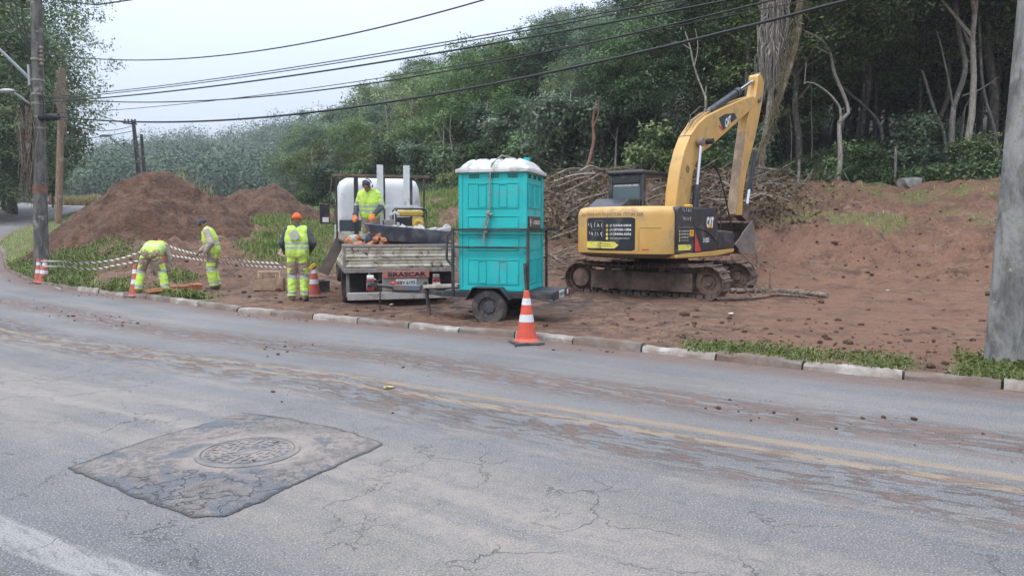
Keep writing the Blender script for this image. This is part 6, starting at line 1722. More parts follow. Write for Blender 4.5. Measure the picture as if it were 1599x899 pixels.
    # --- boots
    for s in (-1, 1):
        a = Jt("ankle", s); mb = MB(); f = V["toe"] if "toe" in V else Vector((0, 1, 0)); f = (f + side * s * .25); f.z = 0; f.normalize()
        r_ = Matrix((f.cross(Vector((0, 0, 1))), f, Vector((0, 0, 1)))).transposed()
        me = blob([(a + Vector((0, 0, .06)), a - Vector((0, 0, .03)), .062, .058), (a - f * .03 - Vector((0, 0, .045)), a + f * .15 - Vector((0, 0, .052)), .046, .042)], [], .011, 3)
        for v in me.vertices: v.co.z = max(v.co.z, a.z - .092)
        mesh_child("boot", me, [BOOT], t)
    # --- jacket with sleeves
    caps = []
    for s in (-1, 1):
        caps += [(hip + spine * .02 + side * s * .07, hip.lerp(nk, .55) + side * s * .082, .118, .120), (hip.lerp(nk, .55) + side * s * .082, hip.lerp(nk, .80) + side * s * .085, .120, .108),
                 (nk - spine * .05, sh[s], .075, .075), (sh[s], Jt("elbow", s), .074, .062), (Jt("elbow", s), Jt("elbow", s).lerp(Jt("hand", s), .93), .060, .046)]
    caps.append((nk - spine * .06, nk + (hd - nk) * .18, .075, .062))
    me = blob([(p0, p1, r0 * fat, r1 * fat) for p0, p1, r0, r1 in caps], [], .014, 4)
    for v in me.vertices: v.co += v.normal * (.011 * mnoise.noise(Vector((v.co.x * 9, v.co.y * 9, v.co.z * 20))) + .006 * mnoise.noise(v.co * 30))
    def pickj(c, n):
        for s in (-1, 1):
            ta, da = seg_t(c, sh[s], Jt("elbow", s)); tb, db = seg_t(c, Jt("elbow", s), Jt("hand", s))
            if short and min(da, db) < .09 and db < da and tb > .04: return 1
            if short and da < .09 and .62 < ta < .85: return 3
        if short: return 2
        return 0
    mesh_child("jacket", me, [sleeve, NAVYC, LIME, SILV], t, pickj)
    # --- vest
    caps = []
    for s in (-1, 1):
        caps += [(hip + spine * .03 + side * s * .075, hip.lerp(nk, .55) + side * s * .09, .136, .136), (hip.lerp(nk, .55) + side * s * .09, nk - spine * .10 + side * s * .10, .140, .118), (nk - spine * .06 + side * s * .05, nk - spine * .055 + side * s * .12, .098, .092)]
    me = blob([(p0, p1, r0 * fat, r1 * fat) for p0, p1, r0, r1 in caps], [], .014, 5)
    for v in me.vertices: v.co += v.normal * (.010 * mnoise.noise(Vector((v.co.x * 14, v.co.y * 14, v.co.z * 8))) + .005 * mnoise.noise(v.co * 28))
    L_ = (nk - hip).length
    def pickv(c, n):
        q = (c - hip).dot(spine) / L_
        if .20 < q < .29 or .36 < q < .45: return 1
        if short and .36 > q > .29: return 0
        return 0
    mesh_child("vest" if vest else "shirt", me, [LIME, SILV], t, pickv)
    if emblem_:
        c = hip.lerp(nk, .70) - front * .170 * fat - side * .03
        for r_, h_, m_, nm in ((.092, 0, SILV, "back_emblem"), (.05, .004, GENY, "emblem_mark")):
            mb = MB(); mb.lathe([(r_, -.012), (r_, .003 + h_), (.001, .003 + h_)], frame(-front, side, c), 22, False)
            if nm == "emblem_mark": mb.v = [tuple(Vector(p) + spine * (-.55 * (Vector(p) - c).dot(spine))) for p in mb.v]
            mb.build(nm, m_, t, smooth=30)
    if gloves:
        for s in (-1, 1):
            w = Jt("hand", s); d = (w - Jt("elbow", s)).normalized(); px_ = d.cross(front).normalized(); nrm = px_.cross(d)
            cp = [(w - d * .05, w + d * .02, .040, .040)]
            for k, ln in enumerate((.062, .074, .070, .054)):
                b = w + d * .08 + px_ * (-.033 + .022 * k); m_ = b + d * ln * .55 - nrm * .012; cp += [(w + d * .03 + px_ * (-.025 + .017 * k), b, .020, .015), (b, m_, .0145, .0135), (m_, m_ + d * ln * .35 - nrm * .026, .0135, .012)]
            b = w + d * .03 - px_ * .036; cp += [(b, b + d * .05 - px_ * .024 - nrm * .02, .018, .015)]
            mesh_child("glove", blob(cp, [], .009, 2), [GLOVE], t)
    # --- headgear
    if hat == "beanie":
        mb = MB(); mb.ell(H(0, -.008, .030), (.092, .108, .106), 20, 14, HM)
        mb.v = [tuple(p) if (HM.transposed() @ (Vector(p) - hd)).z > -.012 else tuple(hd + HM @ Vector(((HM.transposed() @ (Vector(p) - hd)).x, (HM.transposed() @ (Vector(p) - hd)).y, -.012))) for p in mb.v]
        mb.build("beanie", pm("orange_knit", (.68, .13, .03), .85, var=.15, scale=20), t, smooth=60)
        mb = MB(); mb.lathe([(.094, -.014), (.099, -.004), (.099, .012), (.094, .02)], Matrix.Translation(H(0, -.008, 0)) @ HM.to_4x4() @ Matrix.Scale(1.16, 4, (0, 1, 0)), 24, False); mb.build("beanie_rim", pm("dark_orange_knit", (.55, .09, .025), .85), t, smooth=60)
    elif hat == "cap":
        mb = MB(); mb.ell(H(0, -.008, .035), (.086, .104, .088), 20, 12, HM); mb.v = [tuple(p) if (HM.transposed() @ (Vector(p) - hd)).z > .015 else tuple(hd + HM @ Vector(((HM.transposed() @ (Vector(p) - hd)).x, (HM.transposed() @ (Vector(p) - hd)).y, .015))) for p in mb.v]
        cp_ = mb.build("cap", NAVYC, t, smooth=60)
        mb = MB(); mb.prism([(-.07, 0), (-.062, .05), (-.03, .085), (.03, .085), (.062, .05), (.07, 0)], Matrix.Translation(H(0, .078, .028)) @ HM.to_4x4() @ Matrix.Rotation(R(-8), 4, 'X'), .010); mb.build("cap_brim", pm("pale_brim", (.16, .17, .19), .8), cp_, bevel=.003)
    elif hat == "muffs":
        mb = MB(); mb.ell(H(0, -.012, .02), (.094, .112, .112), 20, 14, HM); mb.v = [tuple(p) if (HM.transposed() @ (Vector(p) - hd)).y < .055 or (HM.transposed() @ (Vector(p) - hd)).z > .045 else tuple(hd + (Vector(p) - hd) * .72) for p in mb.v]
        mb.build("hood", NAVYC, t, smooth=60)
        for s in (-1, 1):
            mb = MB(); mb.ell(H(s * .096, 0, -.01), (.026, .042, .052), 14, 10, HM); em = mb.build("ear_muff", WHITE, t, smooth=60)
            mb = MB(); mb.ell(H(s * .12, 0, -.01), (.008, .02, .026), 10, 8, HM); mb.build("muff_disc", HOSE, em, smooth=60)
        mb = MB(); mb.tube([H(.10 * math.cos(a), 0, .03 + .10 * math.sin(a)) for a in [i * math.pi / 10 for i in range(11)]], .008, 6); mb.build("muff_band", WHITE, t, smooth=60)
    return t
p = at(466, 471, 14.6); z = ground_at(p.x, p.y) + .005
person("worker in orange cap and lime vest seen from behind, holding a board", (p.x, p.y, z), R(11),
       dict(hip=(0, 0, .90), neck=(0, .03, 1.43), head=(.0, .07, 1.585), face=(.1, .9, -.35), kneeL=(-.11, .02, .49), kneeR=(.11, .02, .49), ankleL=(-.115, -.02, .09), ankleR=(.125, -.01, .09),
            elbowL=(-.29, .06, 1.13), handL=(-.28, .28, 1.00), elbowR=(.31, -.03, 1.13), handR=(.24, .20, .99)), NAVYC, "beanie", emblem_=True, scale=1.02)
mb = MB(); mb.box((0, 0, 0), (.34, .03, .30)); o_ = mb.build("board", pm("plywood_offcut", (.40, .31, .23), .85, dirt_amt=.3, scale=6), None, bevel=.004)
o_.location = (p.x - .31, p.y + .40, z + .98); o_.rotation_euler = (R(-30), R(22), R(-20)); tag(o_, "plywood offcut held out at the side by the worker in the orange cap", "board")
p = at(334, 452, 17.9); z = ground_at(p.x, p.y) + .005
person("worker in a dark cap, beige sleeves and lime vest standing in profile, looking down", (p.x, p.y, z), R(103),
       dict(hip=(0, -.02, .90), neck=(0, .10, 1.41), head=(.0, .20, 1.54), face=(0, .85, -.45), up=(0, .45, .9), kneeL=(-.10, .04, .49), kneeR=(.10, .02, .49), ankleL=(-.11, -.01, .09), ankleR=(.10, -.06, .09),
            elbowL=(-.27, -.02, 1.10), handL=(-.22, .13, .88), elbowR=(.26, .10, 1.10), handR=(.20, .30, .90)), BEIGE, "cap", scale=1.04, fat=1.22)
p = at(238, 459, 16.2); z = ground_at(p.x, p.y) + .005
person("worker bent double in lime vest and khaki trousers, reaching down to the clay blocks", (p.x, p.y, z), R(15),
       dict(hip=(0, -.02, .88), neck=(.05, .47, 1.07), head=(.06, .66, .98), face=(0, .55, -.85), up=(0, .85, .5), toe=(0, 1, 0), kneeL=(-.21, .03, .49), kneeR=(.21, .03, .49), ankleL=(-.27, -.03, .09), ankleR=(.27, -.03, .09),
            elbowL=(-.16, .50, .72), handL=(-.06, .52, .46), elbowR=(.30, .44, .76), handR=(.24, .46, .50)), BEIGE, None, scale=1.0)
pt = tloc(-.46, 1.28, BEDZ + .04)
person("worker standing on the truck bed with white ear muffs and orange gloves, looking down", pt, R(16.5 + 152),
       dict(hip=(0, 0, .88), neck=(0, .07, 1.38), head=(.0, .16, 1.50), face=(.12, .80, -.55), up=(0, .5, .85), kneeL=(-.10, .04, .48), kneeR=(.10, .04, .48), ankleL=(-.11, 0, .09), ankleR=(.11, 0, .09),
            elbowL=(-.26, .03, 1.07), handL=(-.17, .24, .90), elbowR=(.28, .03, 1.08), handR=(.25, .22, .88)), LIME, "muffs", vest=False, gloves=True, short=True, scale=1.01)
# ================================================================== poles and wires
CONC = SH("pole_concrete", .9); o = CONC.obj()
n1 = CONC.noise(CONC.scale(o, (2.2, 2.2, .9)), 1.6, 7, .7, .5); n2 = CONC.noise(o, 30, 4, .6)
c = CONC.mix(CONC.rng(n1, .34, .62), (.10, .10, .095), (.29, .285, .27))
c = CONC.mix(CONC.mul(CONC.rng(CONC.noise(CONC.scale(o, (3.2, 3.2, .7)), 1.6, 6, .72), .54, .66), .6), c, (.055, .055, .052))      # soot runs
c = CONC.mix(CONC.mul(CONC.rng(CONC.noise(o, 2.2, 5, .7), .52, .66), .5), c, (.12, .14, .07))                               # moss
c = CONC.mix(CONC.mul(CONC.rng(CONC.noise(o, 9, 5, .7), .66, .70), .7), c, (.42, .41, .39))
c = CONC.mix(CONC.mul(CONC.rng(n2, .5, .75), .4), c, (.09, .09, .085))
CONC.col(c); CONC.bump(n2, .35, .012)
WOODP = bark_mat("pole_wood", (.13, .088, .06), (.30, .205, .14), (14, 14, .6))
TARP_ = bark_mat("pole_tarred", (.05, .045, .042), (.13, .115, .10), (14, 14, .6))
METL = pm("lamp_arm_metal", (.36, .37, .38), .5, .2, var=.1)
def pole(name, base, top, r0, r1, m, label, cat="utility pole"):
    t = thing(name, label, cat, base); d = Vector(top) - Vector(base)
    mb = MB(); mb.tube([Vector((0, 0, -.4)), Vector((0, 0, 0)), d * .35, d * .7, d], [r0 * 1.02, r0, r0 + (r1 - r0) * .35, r0 + (r1 - r0) * .7, r1], 28); mb.build("shaft", m, t, smooth=40)
    return t, d
bR = at(1567, 563, 7.95); bR.z = ground_at(bR.x, bR.y)
pR, dR = pole("concrete_pole", bR, bR + Vector((.30, 0, 9.5)), .188, .115, CONC.m, "thick mossy grey concrete pole at the verge behind the near kerb")
bL = at(63, 391, 20.5); bL.z = ground_at(bL.x, bL.y)
pL, dL = pole("concrete_pole", bL, bL + Vector((.36, 0, 10.8)), .19, .115, bark_mat("pole_sooty_concrete", (.075, .072, .068), (.17, .16, .15), (3, 3, .7)), "leaning dark utility pole hung with cables and lamp arms, on the grassy bank")
bW = at(91, 353, 42); bW.z = float(ground_z([bW.x], [bW.y], False)[0])
pW, dW = pole("wooden_pole", bW, at(97, 106, 42.2), .20, .15, WOODP, "brown wooden pole just behind the leaning dark utility pole")
bF = at(222, 300, 66); bF.z = float(ground_z([bF.x], [bF.y], False)[0])
pF, dF = pole("wooden_pole", bF, at(208, 188, 66), .22, .15, TARP_, "distant leaning pole with crossarm behind the tall earth heap")
bG = at(229, 296, 74); bG.z = float(ground_z([bG.x], [bG.y], False)[0])
pG, dG = pole("wooden_pole", bG, at(220.5, 210, 74), .20, .14, HOSE, "distant dark slim pole beside the leaning pole behind the heap")
def onpole(base, d, z): return base + d * ((z - base.z) / d.z)
zL = lambda py: EYE + (355 - py) * 20.5 / FPX
# fittings on the big left pole
def fit(name, mb, m, parent, **k):
    mb.v = [tuple(Vector(p) - parent.location) for p in mb.v]; return mb.build(name, m, parent, **k)
c = lambda py: onpole(bL, dL, zL(py))
mb = MB()
for py in (100, 131, 152, 166, 186, 203): q = c(py); mb.cyl(q - Vector((0, 0, .03)), q + Vector((0, 0, .03)), .165, n=18)
fit("steel_band", mb, GREYF, pL, smooth=40)
mb = MB(); a, b = c(133) + Vector((-.1, -.1, 0)), at(0, 78, 20.0); mb.cyl(a, b + (b - a) * .4, .045, .035, 8); mb.box(a + Vector((-.03, -.06, .15)), (.05, .06, .55)); fit("lamp_arm", mb, METL, pL, smooth=40)
mb = MB(); a = c(170); pts = [a + Vector((-.1, -.05, 0)), at(40, 158, 20.3), at(25, 147, 20.1), at(14, 143, 20)]; mb.tube(pts, .03, 8); mb.ell(at(11, 142, 20), (.22, .09, .06)); fit("lamp_arm", mb, METL, pL, smooth=50)
mb = MB(); q = c(187); mb.cyl(q + Vector((.12, -.1, 0)), q + Vector((.62, -.1, .0)), .09, n=14); mb.cyl(q + Vector((.1, -.1, 0)), q + Vector((.14, -.1, 0)), .10, n=14); fit("splice_case", mb, HOSE, pL, smooth=40)
mb = MB(); q = c(90); mb.lathe([(.02, -.1), (.07, -.08), (.03, -.04), (.07, -.02), (.03, .02), (.06, .04), (.02, .1)], Matrix.Translation(c(12) + Vector((-.32, -.05, 0))), 12); mb.bar(c(20), c(20) + Vector((-.35, -.05, -.05)), .05); fit("insulator", mb, HOSE, pL, smooth=40)
mb = MB()
for k in range(5):
    q = c(84 + k * 6); mb.ell(q + Vector((.17, -.1, 0)), (.05, .05, .06))
fit("rack_insulators", mb, GREYST, pL, smooth=50)
mb = MB(); rr = random.Random(8)
for k in range(7):
    q0, q1 = c(150 + rr.uniform(-6, 6)), c(190 + rr.uniform(-10, 10)); s_ = rr.choice((-1, 1))
    mb.tube([q0 + Vector((s_ * .17, -.12, 0)), q0.lerp(q1, .5) + Vector((s_ * (.22 + rr.uniform(0, .3)), -.15, rr.uniform(-.2, .2))), q1 + Vector((s_ * .17, -.12, 0))], .012, 5)
fit("cable_loops", mb, HOSE, pL, smooth=60)
mb = MB(); q = c(300); mb.cyl(q - Vector((0, 0, .05)), q + Vector((0, 0, .18)), .182, .18, 18); fit("rusty_notice", mb, pm("rust_scrap", (.22, .11, .075), .85, var=.4), pL, smooth=40)
for k in range(3):
    q0, q1 = c(84), c(4); mb = MB(); mb.tube([q0 + Vector((-.12 - .03 * k, -.12, 0)), q0.lerp(q1, .5) + Vector((-.30 - .12 * k, -.12, 0)), q1 + Vector((-.42 - .16 * k, -.1, .4))], .018, 5); fit("riser_cable", mb, HOSE, pL, smooth=60)
# dry creeper hanging on the pole
mb = MB()
for k in range(120):
    py0 = rr.uniform(160, 215); q0 = c(py0) + Vector((rr.uniform(-.42, -.05), rr.uniform(-.25, .05), 0)); L_ = rr.uniform(.6, 2.2)
    mb.tube([q0, q0 + Vector((rr.gauss(0, .06), rr.gauss(0, .04), -L_ * .5)), q0 + Vector((rr.gauss(-.02, .08), rr.gauss(0, .05), -L_))], [.012, .014, .005], 4)
tag(mb.build("dry_creeper", M_DEAD, None), "dry brown creeper hanging down beside the leaning dark utility pole", "creeper")
mb = MB()
for k in range(70):
    q0 = at(rr.uniform(88, 100), rr.uniform(105, 150), 41.8); L_ = rr.uniform(.8, 3)
    mb.tube([q0, q0 + Vector((rr.gauss(0, .12), 0, -L_ * .5)), q0 + Vector((rr.gauss(0, .18), 0, -L_))], [.02, .025, .01], 4)
tag(mb.build("dry_creeper", M_DEAD, None), "dry brown creeper round the head of the wooden pole", "creeper")
mb = MB(); q = bF + dF * .97; mb.bar(q + Vector((-.9, 0, 0)), q + Vector((.3, 0, -.1)), .12); 
for k in range(4): mb.bar(q + Vector((-.75 + .3 * k, 0, 0)), q + Vector((-.75 + .3 * k, 0, .35)), .10)
fit("crossarm", mb, HOSE, pF)
mb = MB(); q = bF + dF * .55; mb.tube([at(207, 240, 66), at(190, 228, 65), at(172, 215, 64)], .07, 6); mb.ell(at(165, 212, 64), (.55, .2, .12)); fit("lamp_arm", mb, METL, pF, smooth=50)
# cables of the roadside line: each lies in the vertical plane from the left pole to the right pole
A2, B2 = Vector((bL.x + .25, bL.y - .1)), Vector((bR.x + .2, bR.y))
def wire_pts(pix, extra=1.02, start=None, A=A2, B=B2):
    T, Zz = [], []
    for px, py in pix:
        d = at(px, py, 1.0) - Vector((0, 0, EYE)); e = B - A
        # A + t e = k d
        den = e.x * d.y - e.y * d.x; t = (d.x * A.y - d.y * A.x) / den; y = A.y + t * e.y; T.append(t); Zz.append(EYE + d.z * (y / d.y))
    co = np.polyfit(T, Zz, 2)
    ts = np.linspace(0, extra, 60)
    return [Vector((A.x + (B.x - A.x) * t, A.y + (B.y - A.y) * t, float(np.polyval(co, t)))) for t in ts]
CABLE = pm("cable_sheath", (.022, .022, .024), .6)
WIRES = [([(165, 93), (300, 91), (450, 72), (600, 42), (755, 0)], .016, "highest single wire swinging across the sky to the upper frame edge"),
         ([(160, 143), (330, 128), (420, 112), (609, 74.5), (798, 49), (1000, 11)], .012, "upper strand of the close pair of cables over the hillside"),
         ([(160, 146), (330, 131), (420, 116), (609, 79), (798, 53.5), (1000, 17)], .012, "lower strand of the close pair of cables over the hillside"),
         ([(150, 154), (420, 123), (609, 95), (798, 65), (1000, 25.7)], .02, "dark cable just beneath the close pair of cables"),
         ([(146, 158), (300, 158), (420, 149), (609, 127), (798, 93), (1000, 49)], .016, "knotted cable midway between the close pair and the thick lowest cable"),
         ([(143, 174), (324, 160), (420, 145.5), (609, 119), (700, 106)], .009, "thin faint wire a little above the knotted cable"),
         ([(103, 184), (224, 190), (359, 187), (420, 181.5), (520, 173), (609, 158), (798, 128), (1000, 82.4), (1320, 0)], .026, "thick black cable hanging lowest across the whole view")]
for pix, r_, lab in WIRES:
    mb = MB(); mb.tube(wire_pts(pix), r_ * .78, 6); tag(mb.build("overhead_cable", CABLE, None, smooth=60), lab, "overhead cable", "overhead cables between the roadside poles")
a, b = c(8), at(330, -30, 19); mb = MB(); mb.tube([a, at(150, 8, 20.3), at(205, 0, 20), b], .018, 6); tag(mb.build("overhead_cable", CABLE, None, smooth=60), "short cable leaving the head of the leaning utility pole at the top of the view", "overhead cable", "overhead cables between the roadside poles")
for k, (p0, p1, mid_) in enumerate((((100, 190), (205, 197), (155, 214)), ((100, 218), (206, 205), (150, 217)), ((104, 232), (214, 244), (160, 262)), ((110, 150), (205, 194), (150, 185)))):
    mb = MB(); P0, P1 = at(*p0, 42), at(*p1, 66); M_ = at(*mid_, 54); pts = [P0 * (1 - t) ** 2 + M_ * 2 * t * (1 - t) + P1 * t * t for t in [i / 16 for i in range(17)]]
    mb.tube(pts, .03, 5); tag(mb.build("overhead_cable", CABLE, None, smooth=60), ("slack cable", "tight cable", "lowest drooping cable", "steep cable")[k] + " between the wooden pole and the distant leaning pole", "overhead cable", "cables to the distant poles")

# ================================================================== forest edge: singular trunks
def trunk(name, pix, D, r0, r1, m, label, branches=(), cat="tree", wob=.0):
    r0, r1 = r0 * .68, r1 * .68; branches = [(a, x * .62, y * .7) for a, x, y in branches]
    P = [at(px, py, D + (i * .12)) for i, (px, py) in enumerate(pix)]
    b = P[0]; b.z = min(b.z, float(ground_z([b.x], [b.y], False)[0]) - .15)
    t = thing(name, label, cat, b); P = catmull([p - b for p in P], .25); n = len(P)
    mb = MB(); mb.tube(P, [r0 + (r1 - r0) * i / (n - 1) + .012 * mnoise.noise(Vector((i * .6, D, 0))) for i in range(n)], 9); mb.build("trunk", m, t, smooth=60)
    for bp_, ra, rb in branches:
        Q = catmull([at(px, py, D + .2) - b for px, py in bp_], .2); k = len(Q); mb = MB(); mb.tube(Q, [ra + (rb - ra) * i / (k - 1) for i in range(k)], 7); mb.build("limb", m, t, smooth=60)
    return t, b
GREYB = bark_mat("bark_grey", (.10, .09, .08), (.24, .22, .195)); MOSSB = bark_mat("bark_mossy", (.09, .075, .045), (.22, .18, .10), (8, 8, 3))
tp_, pb = trunk("dead_palm", [(1186, 278), (1192, 230), (1200, 180), (1206, 120), (1210, 60), (1213, 0), (1215, -60)], 27, .16, .15, GREYB, "tall palm with a skirt of grey dead fronds hanging above the boom", cat="palm")
mb = MB(); rr = random.Random(4)
for k in range(520):
    py = rr.uniform(-60, 78); q = at(1206 + (60 - py) * .07, py, 27.3) - pb; a = rr.uniform(0, 6.28); ro = rr.uniform(.12, .62); L_ = rr.uniform(.9, 2.1)
    o0 = q + Vector((math.cos(a), math.sin(a), 0)) * .14; o1 = q + Vector((math.cos(a), math.sin(a), 0)) * ro + Vector((0, 0, -L_ * .35)); o2 = q + Vector((math.cos(a), math.sin(a), 0)) * ro * rr.uniform(.4, 1) + Vector((rr.gauss(0, .08), 0, -L_))
    mb.tube([o0, o1, o2], [.02, .022, .006], 3, False)
mb.build("dead_fronds", bark_mat("dry_frond", (.18, .16, .14), (.42, .38, .33), (4, 4, 1)), tp_)
tl_, lb = trunk("leaning_tree", [(1160, 300), (1172, 272), (1190, 225), (1205, 185), (1222, 140), (1236, 95), (1246, 50), (1250, 0), (1262, -40)], 26.2, .10, .17, MOSSB, "mossy leaning trunk wrapped in creepers, crossing in front of the dead palm")
mb = MB()
for k in range(230):
    t_ = rr.random(); q = at(1172 + 78 * t_ ** .8, 272 - 285 * t_, 26.0 + t_) - lb; L_ = rr.uniform(.15, .7)
    o0 = q + Vector((rr.gauss(0, .10), rr.gauss(0, .1), 0)); mb.tube([o0, o0 + Vector((rr.gauss(0, .12), rr.gauss(0, .1), -L_ * .5)), o0 + Vector((rr.gauss(0, .15), 0, -L_))], [.012, .014, .004], 3, False)
mb.build("creeper", MOSSB, tl_)
trunk("bare_tree", [(1103, 235), (1102, 165), (1101, 150), (1092, 128), (1083, 100), (1078, 75), (1070, 50)], 31, .11, .045, BARKP, "pale bare dead tree with forked branches rising behind the boom", [([(1084, 105), (1090, 75), (1086, 45)], .05, .02), ([(1101, 152), (1103, 135)], .05, .035), ([(1079, 78), (1060, 66), (1048, 68)], .035, .012)])
trunk("twisted_tree", [(1306, 292), (1312, 255), (1311, 215), (1311, 190), (1325, 176), (1318, 150), (1303, 115), (1297, 85), (1283, 62), (1258, 50)], 28.4, .15, .06, BARKP, "pale twisted tree with a kinked trunk at the edge of the forest",
      [([(1312, 190), (1312, 170), (1295, 147), (1270, 130), (1255, 130)], .09, .04), ([(1256, 132), (1259, 98)], .04, .02), ([(1297, 85), (1282, 78), (1268, 70)], .05, .03), ([(1312, 262), (1300, 285), (1297, 292)], .06, .03), ([(1313, 262), (1326, 283), (1331, 289)], .05, .025)])
trunk("slim_tree", [(1484, 268), (1486, 220), (1489, 170), (1502, 130), (1507, 100), (1496, 45), (1492, 0), (1490, -40)], 28.2, .17, .11, GREYB, "spotted grey trunk at the top of the cut slope, thickest near the concrete pole", [([(1488, 165), (1480, 120), (1470, 75), (1463, 50)], .07, .04), ([(1503, 150), (1530, 140), (1560, 120)], .06, .02)])
trunk("slim_tree", [(1483, 255), (1474, 210), (1462, 180), (1452, 150), (1440, 110)], 29.3, .11, .07, GREYB, "thin leaning trunk crossing just behind the spotted grey trunk")
trunk("slim_tree", [(1496, 252), (1503, 200), (1508, 165), (1526, 145)], 29.8, .08, .05, GREYB, "slim trunk bending away beside the spotted grey trunk")
trunk("slim_tree", [(1566, 240), (1552, 200), (1540, 160), (1533, 120), (1530, 60), (1526, 0)], 29, .09, .07, GREYB, "slanting slim trunk close to the concrete pole's edge")
trunk("slim_tree", [(1348, 250), (1347, 180), (1349, 100), (1347, 40), (1346, -20)], 32, .13, .10, BARK, "straight dark trunk behind the twisted pale tree")
trunk("slim_tree", [(1368, 245), (1367, 170), (1368, 90), (1370, 20), (1370, -30)], 34, .13, .11, BARK, "straight grey trunk deeper in the wood, next to the straight dark trunk")
trunk("slim_tree", [(1385, 235), (1375, 200), (1352, 168), (1325, 145), (1300, 120), (1280, 80)], 31.5, .11, .06, GREYB, "long trunk slanting behind the twisted pale tree")
trunk("slim_tree", [(1430, 240), (1433, 200), (1437, 165), (1436, 120), (1438, 60)], 33, .10, .08, BARK, "dim upright trunk between the twisted tree and the spotted trunk", [([(1436, 110), (1410, 92), (1380, 78)], .06, .03)])
trunk("slim_tree", [(1266, 280), (1268, 220), (1267, 150), (1270, 80)], 31, .045, .035, GREYB, "very thin pole like stem just beyond the dead palm")
trunk("slim_tree", [(1234, 275), (1236, 210), (1232, 170)], 30, .035, .02, GREYB, "thin sapling stem with a forked top by the dead palm", [([(1235, 215), (1224, 200)], .02, .01)])
trunk("broken_tree", [(914, 292), (915, 270), (922, 245), (928, 215), (926, 190), (932, 158)], 33, .17, .09, bark_mat("bark_red", (.12, .065, .045), (.25, .15, .11)), "reddish broken trunk standing among the bushes behind the brushwood", [([(926, 200), (934, 180), (936, 150)], .08, .05)])
rq = random.Random(12)
for k in range(18):
    px = 560 + 25 * k + rq.uniform(-9, 9)
    if 700 < px < 860 and k % 2: px += 6
    D = float(np.interp(px, EDGE_C, EDGE_Y)) + rq.uniform(.2, 1.5); py = rq.uniform(235, 300); hgt = rq.uniform(70, 130); dx = rq.uniform(-14, 14)
    trunk("pale_trunk", [(px, py + 20), (px + dx * .2, py - hgt * .3), (px + dx * .5 + rq.uniform(-4, 4), py - hgt * .65), (px + dx, py - hgt)], D, .10, .05, BARKP if k % 3 else GREYB, "thin pale trunk showing between the crowns of the forested slope",
          [([(px + dx * .45, py - hgt * .6), (px + dx * .5 + rq.choice((-16, 16)), py - hgt * .85)], .05, .02)])
for o_ in [o for o in bpy.data.objects if o.name.startswith("pale_trunk")]:
    o_["group"] = "thin pale trunks of the forested slope"; o_["category"] = "tree"; o_.name = o_.name.replace("pale_trunk", "thin_tree")
for px, py0, py1, D, lab in ((1247, 286, 249, 27, "short grey fence post near the dead palm"), (1398, 273, 229, 28, "pale fence post at the top of the cut slope, the tallest one"), (1322, 268, 238, 29.5, "dim fence post behind the twisted pale tree"), (889, 288, 262, 32, "fence post beside the reddish broken trunk")):
    a = at(px, py0, D); a.z = min(a.z, ground_at(a.x, a.y)); b = at(px + 1, py1, D); mb = MB(); mb.tube([a - Vector((0, 0, .2)), b], [.06, .05], 8); tag(mb.build("fence_post", GREYB, None, smooth=40), lab, "fence post", "old fence posts at the forest edge")
mb = MB()
tag(link_mesh("boulder", chunk_mesh(77, (.48, .4, .36), pm("grey_boulder", (.19, .175, .165), .9, var=.3, scale=3, bump=.5, bscale=15), "boulder")), "grey boulder on the brow of the cut slope below the spotted trunk", "boulder")
q = at(1421, 287, 27.3); bpy.data.objects["boulder"].location = (q.x, q.y, ground_at(q.x, q.y) + .15)

# ================================================================== brushwood, logs, clods
rg = random.Random(15); mb = MB()
def gz(p): return float(ground_z([p.x], [p.y], False)[0])
tw = []
for k in range(640):
    u_ = rg.random()
    if u_ < .40: px, y = rg.gauss(905, 45), rg.uniform(23.5, 29.5)
    elif u_ < .80: px, y = rg.gauss(1150, 52), rg.uniform(23, 29)
    elif u_ < .90: px, y = rg.uniform(850, 1260), rg.uniform(26, 30)
    else: px, y = rg.uniform(860, 900), rg.uniform(19, 24)
    tw.append(((px - CX) / FPX * y, y, u_))
tz_ = ground_z([a for a, b, c_ in tw], [b for a, b, c_ in tw], False)
for (x, y, u_), z in zip(tw, tz_):
    L_ = rg.uniform(.5, 2.3); a = rg.gauss(0, .7) + (math.pi if rg.random() < .5 else 0); el = rg.gauss(.05, .32); h = rg.uniform(0, .75) ** 1.5 * (1.2 if u_ < .8 else .4)
    d = Vector((math.cos(a) * math.cos(el), math.sin(a) * math.cos(el) * .7, math.sin(el))); p0 = Vector((x, y, z + .03 + h)); r_ = rg.uniform(.006, .022) if rg.random() < .85 else rg.uniform(.03, .05)
    j = Vector((rg.gauss(0, .12), rg.gauss(0, .12), rg.gauss(0, .10))) * L_
    mb.tube([p0 - d * L_ / 2, p0 + j * .4, p0 + d * L_ / 2 + j * .5], [r_, r_ * .9, r_ * .35], 5)
tag(mb.build("brushwood", M_DEAD, None), "heaped brushwood and cut twigs along the foot of the forest", kind='stuff')
def limb(name, pix, r0, r1, m, label, group=None, lift=.05, twigs=0, air=None):
    P = [at(*p) for p in pix]
    if air is None: P = [Vector((p.x, p.y, ground_at(p.x, p.y) + lift)) for p in P]
    P = catmull(P, .15); n = len(P); mb = MB(); mb.tube(P, [r0 + (r1 - r0) * i / (n - 1) for i in range(n)], 9)
    for k in range(twigs):
        i = rg.randrange(1, n); d = Vector((rg.gauss(0, 1), rg.gauss(0, .6), abs(rg.gauss(.5, .5)))).normalized() * rg.uniform(.2, .6); mb.tube([P[i], P[i] + d * .5 + Vector((0, 0, .05)), P[i] + d], [r0 * .35, r0 * .25, r0 * .1], 5)
    return tag(mb.build(name, m, None, smooth=60), label, "log" if name == "log" else "branch", group)
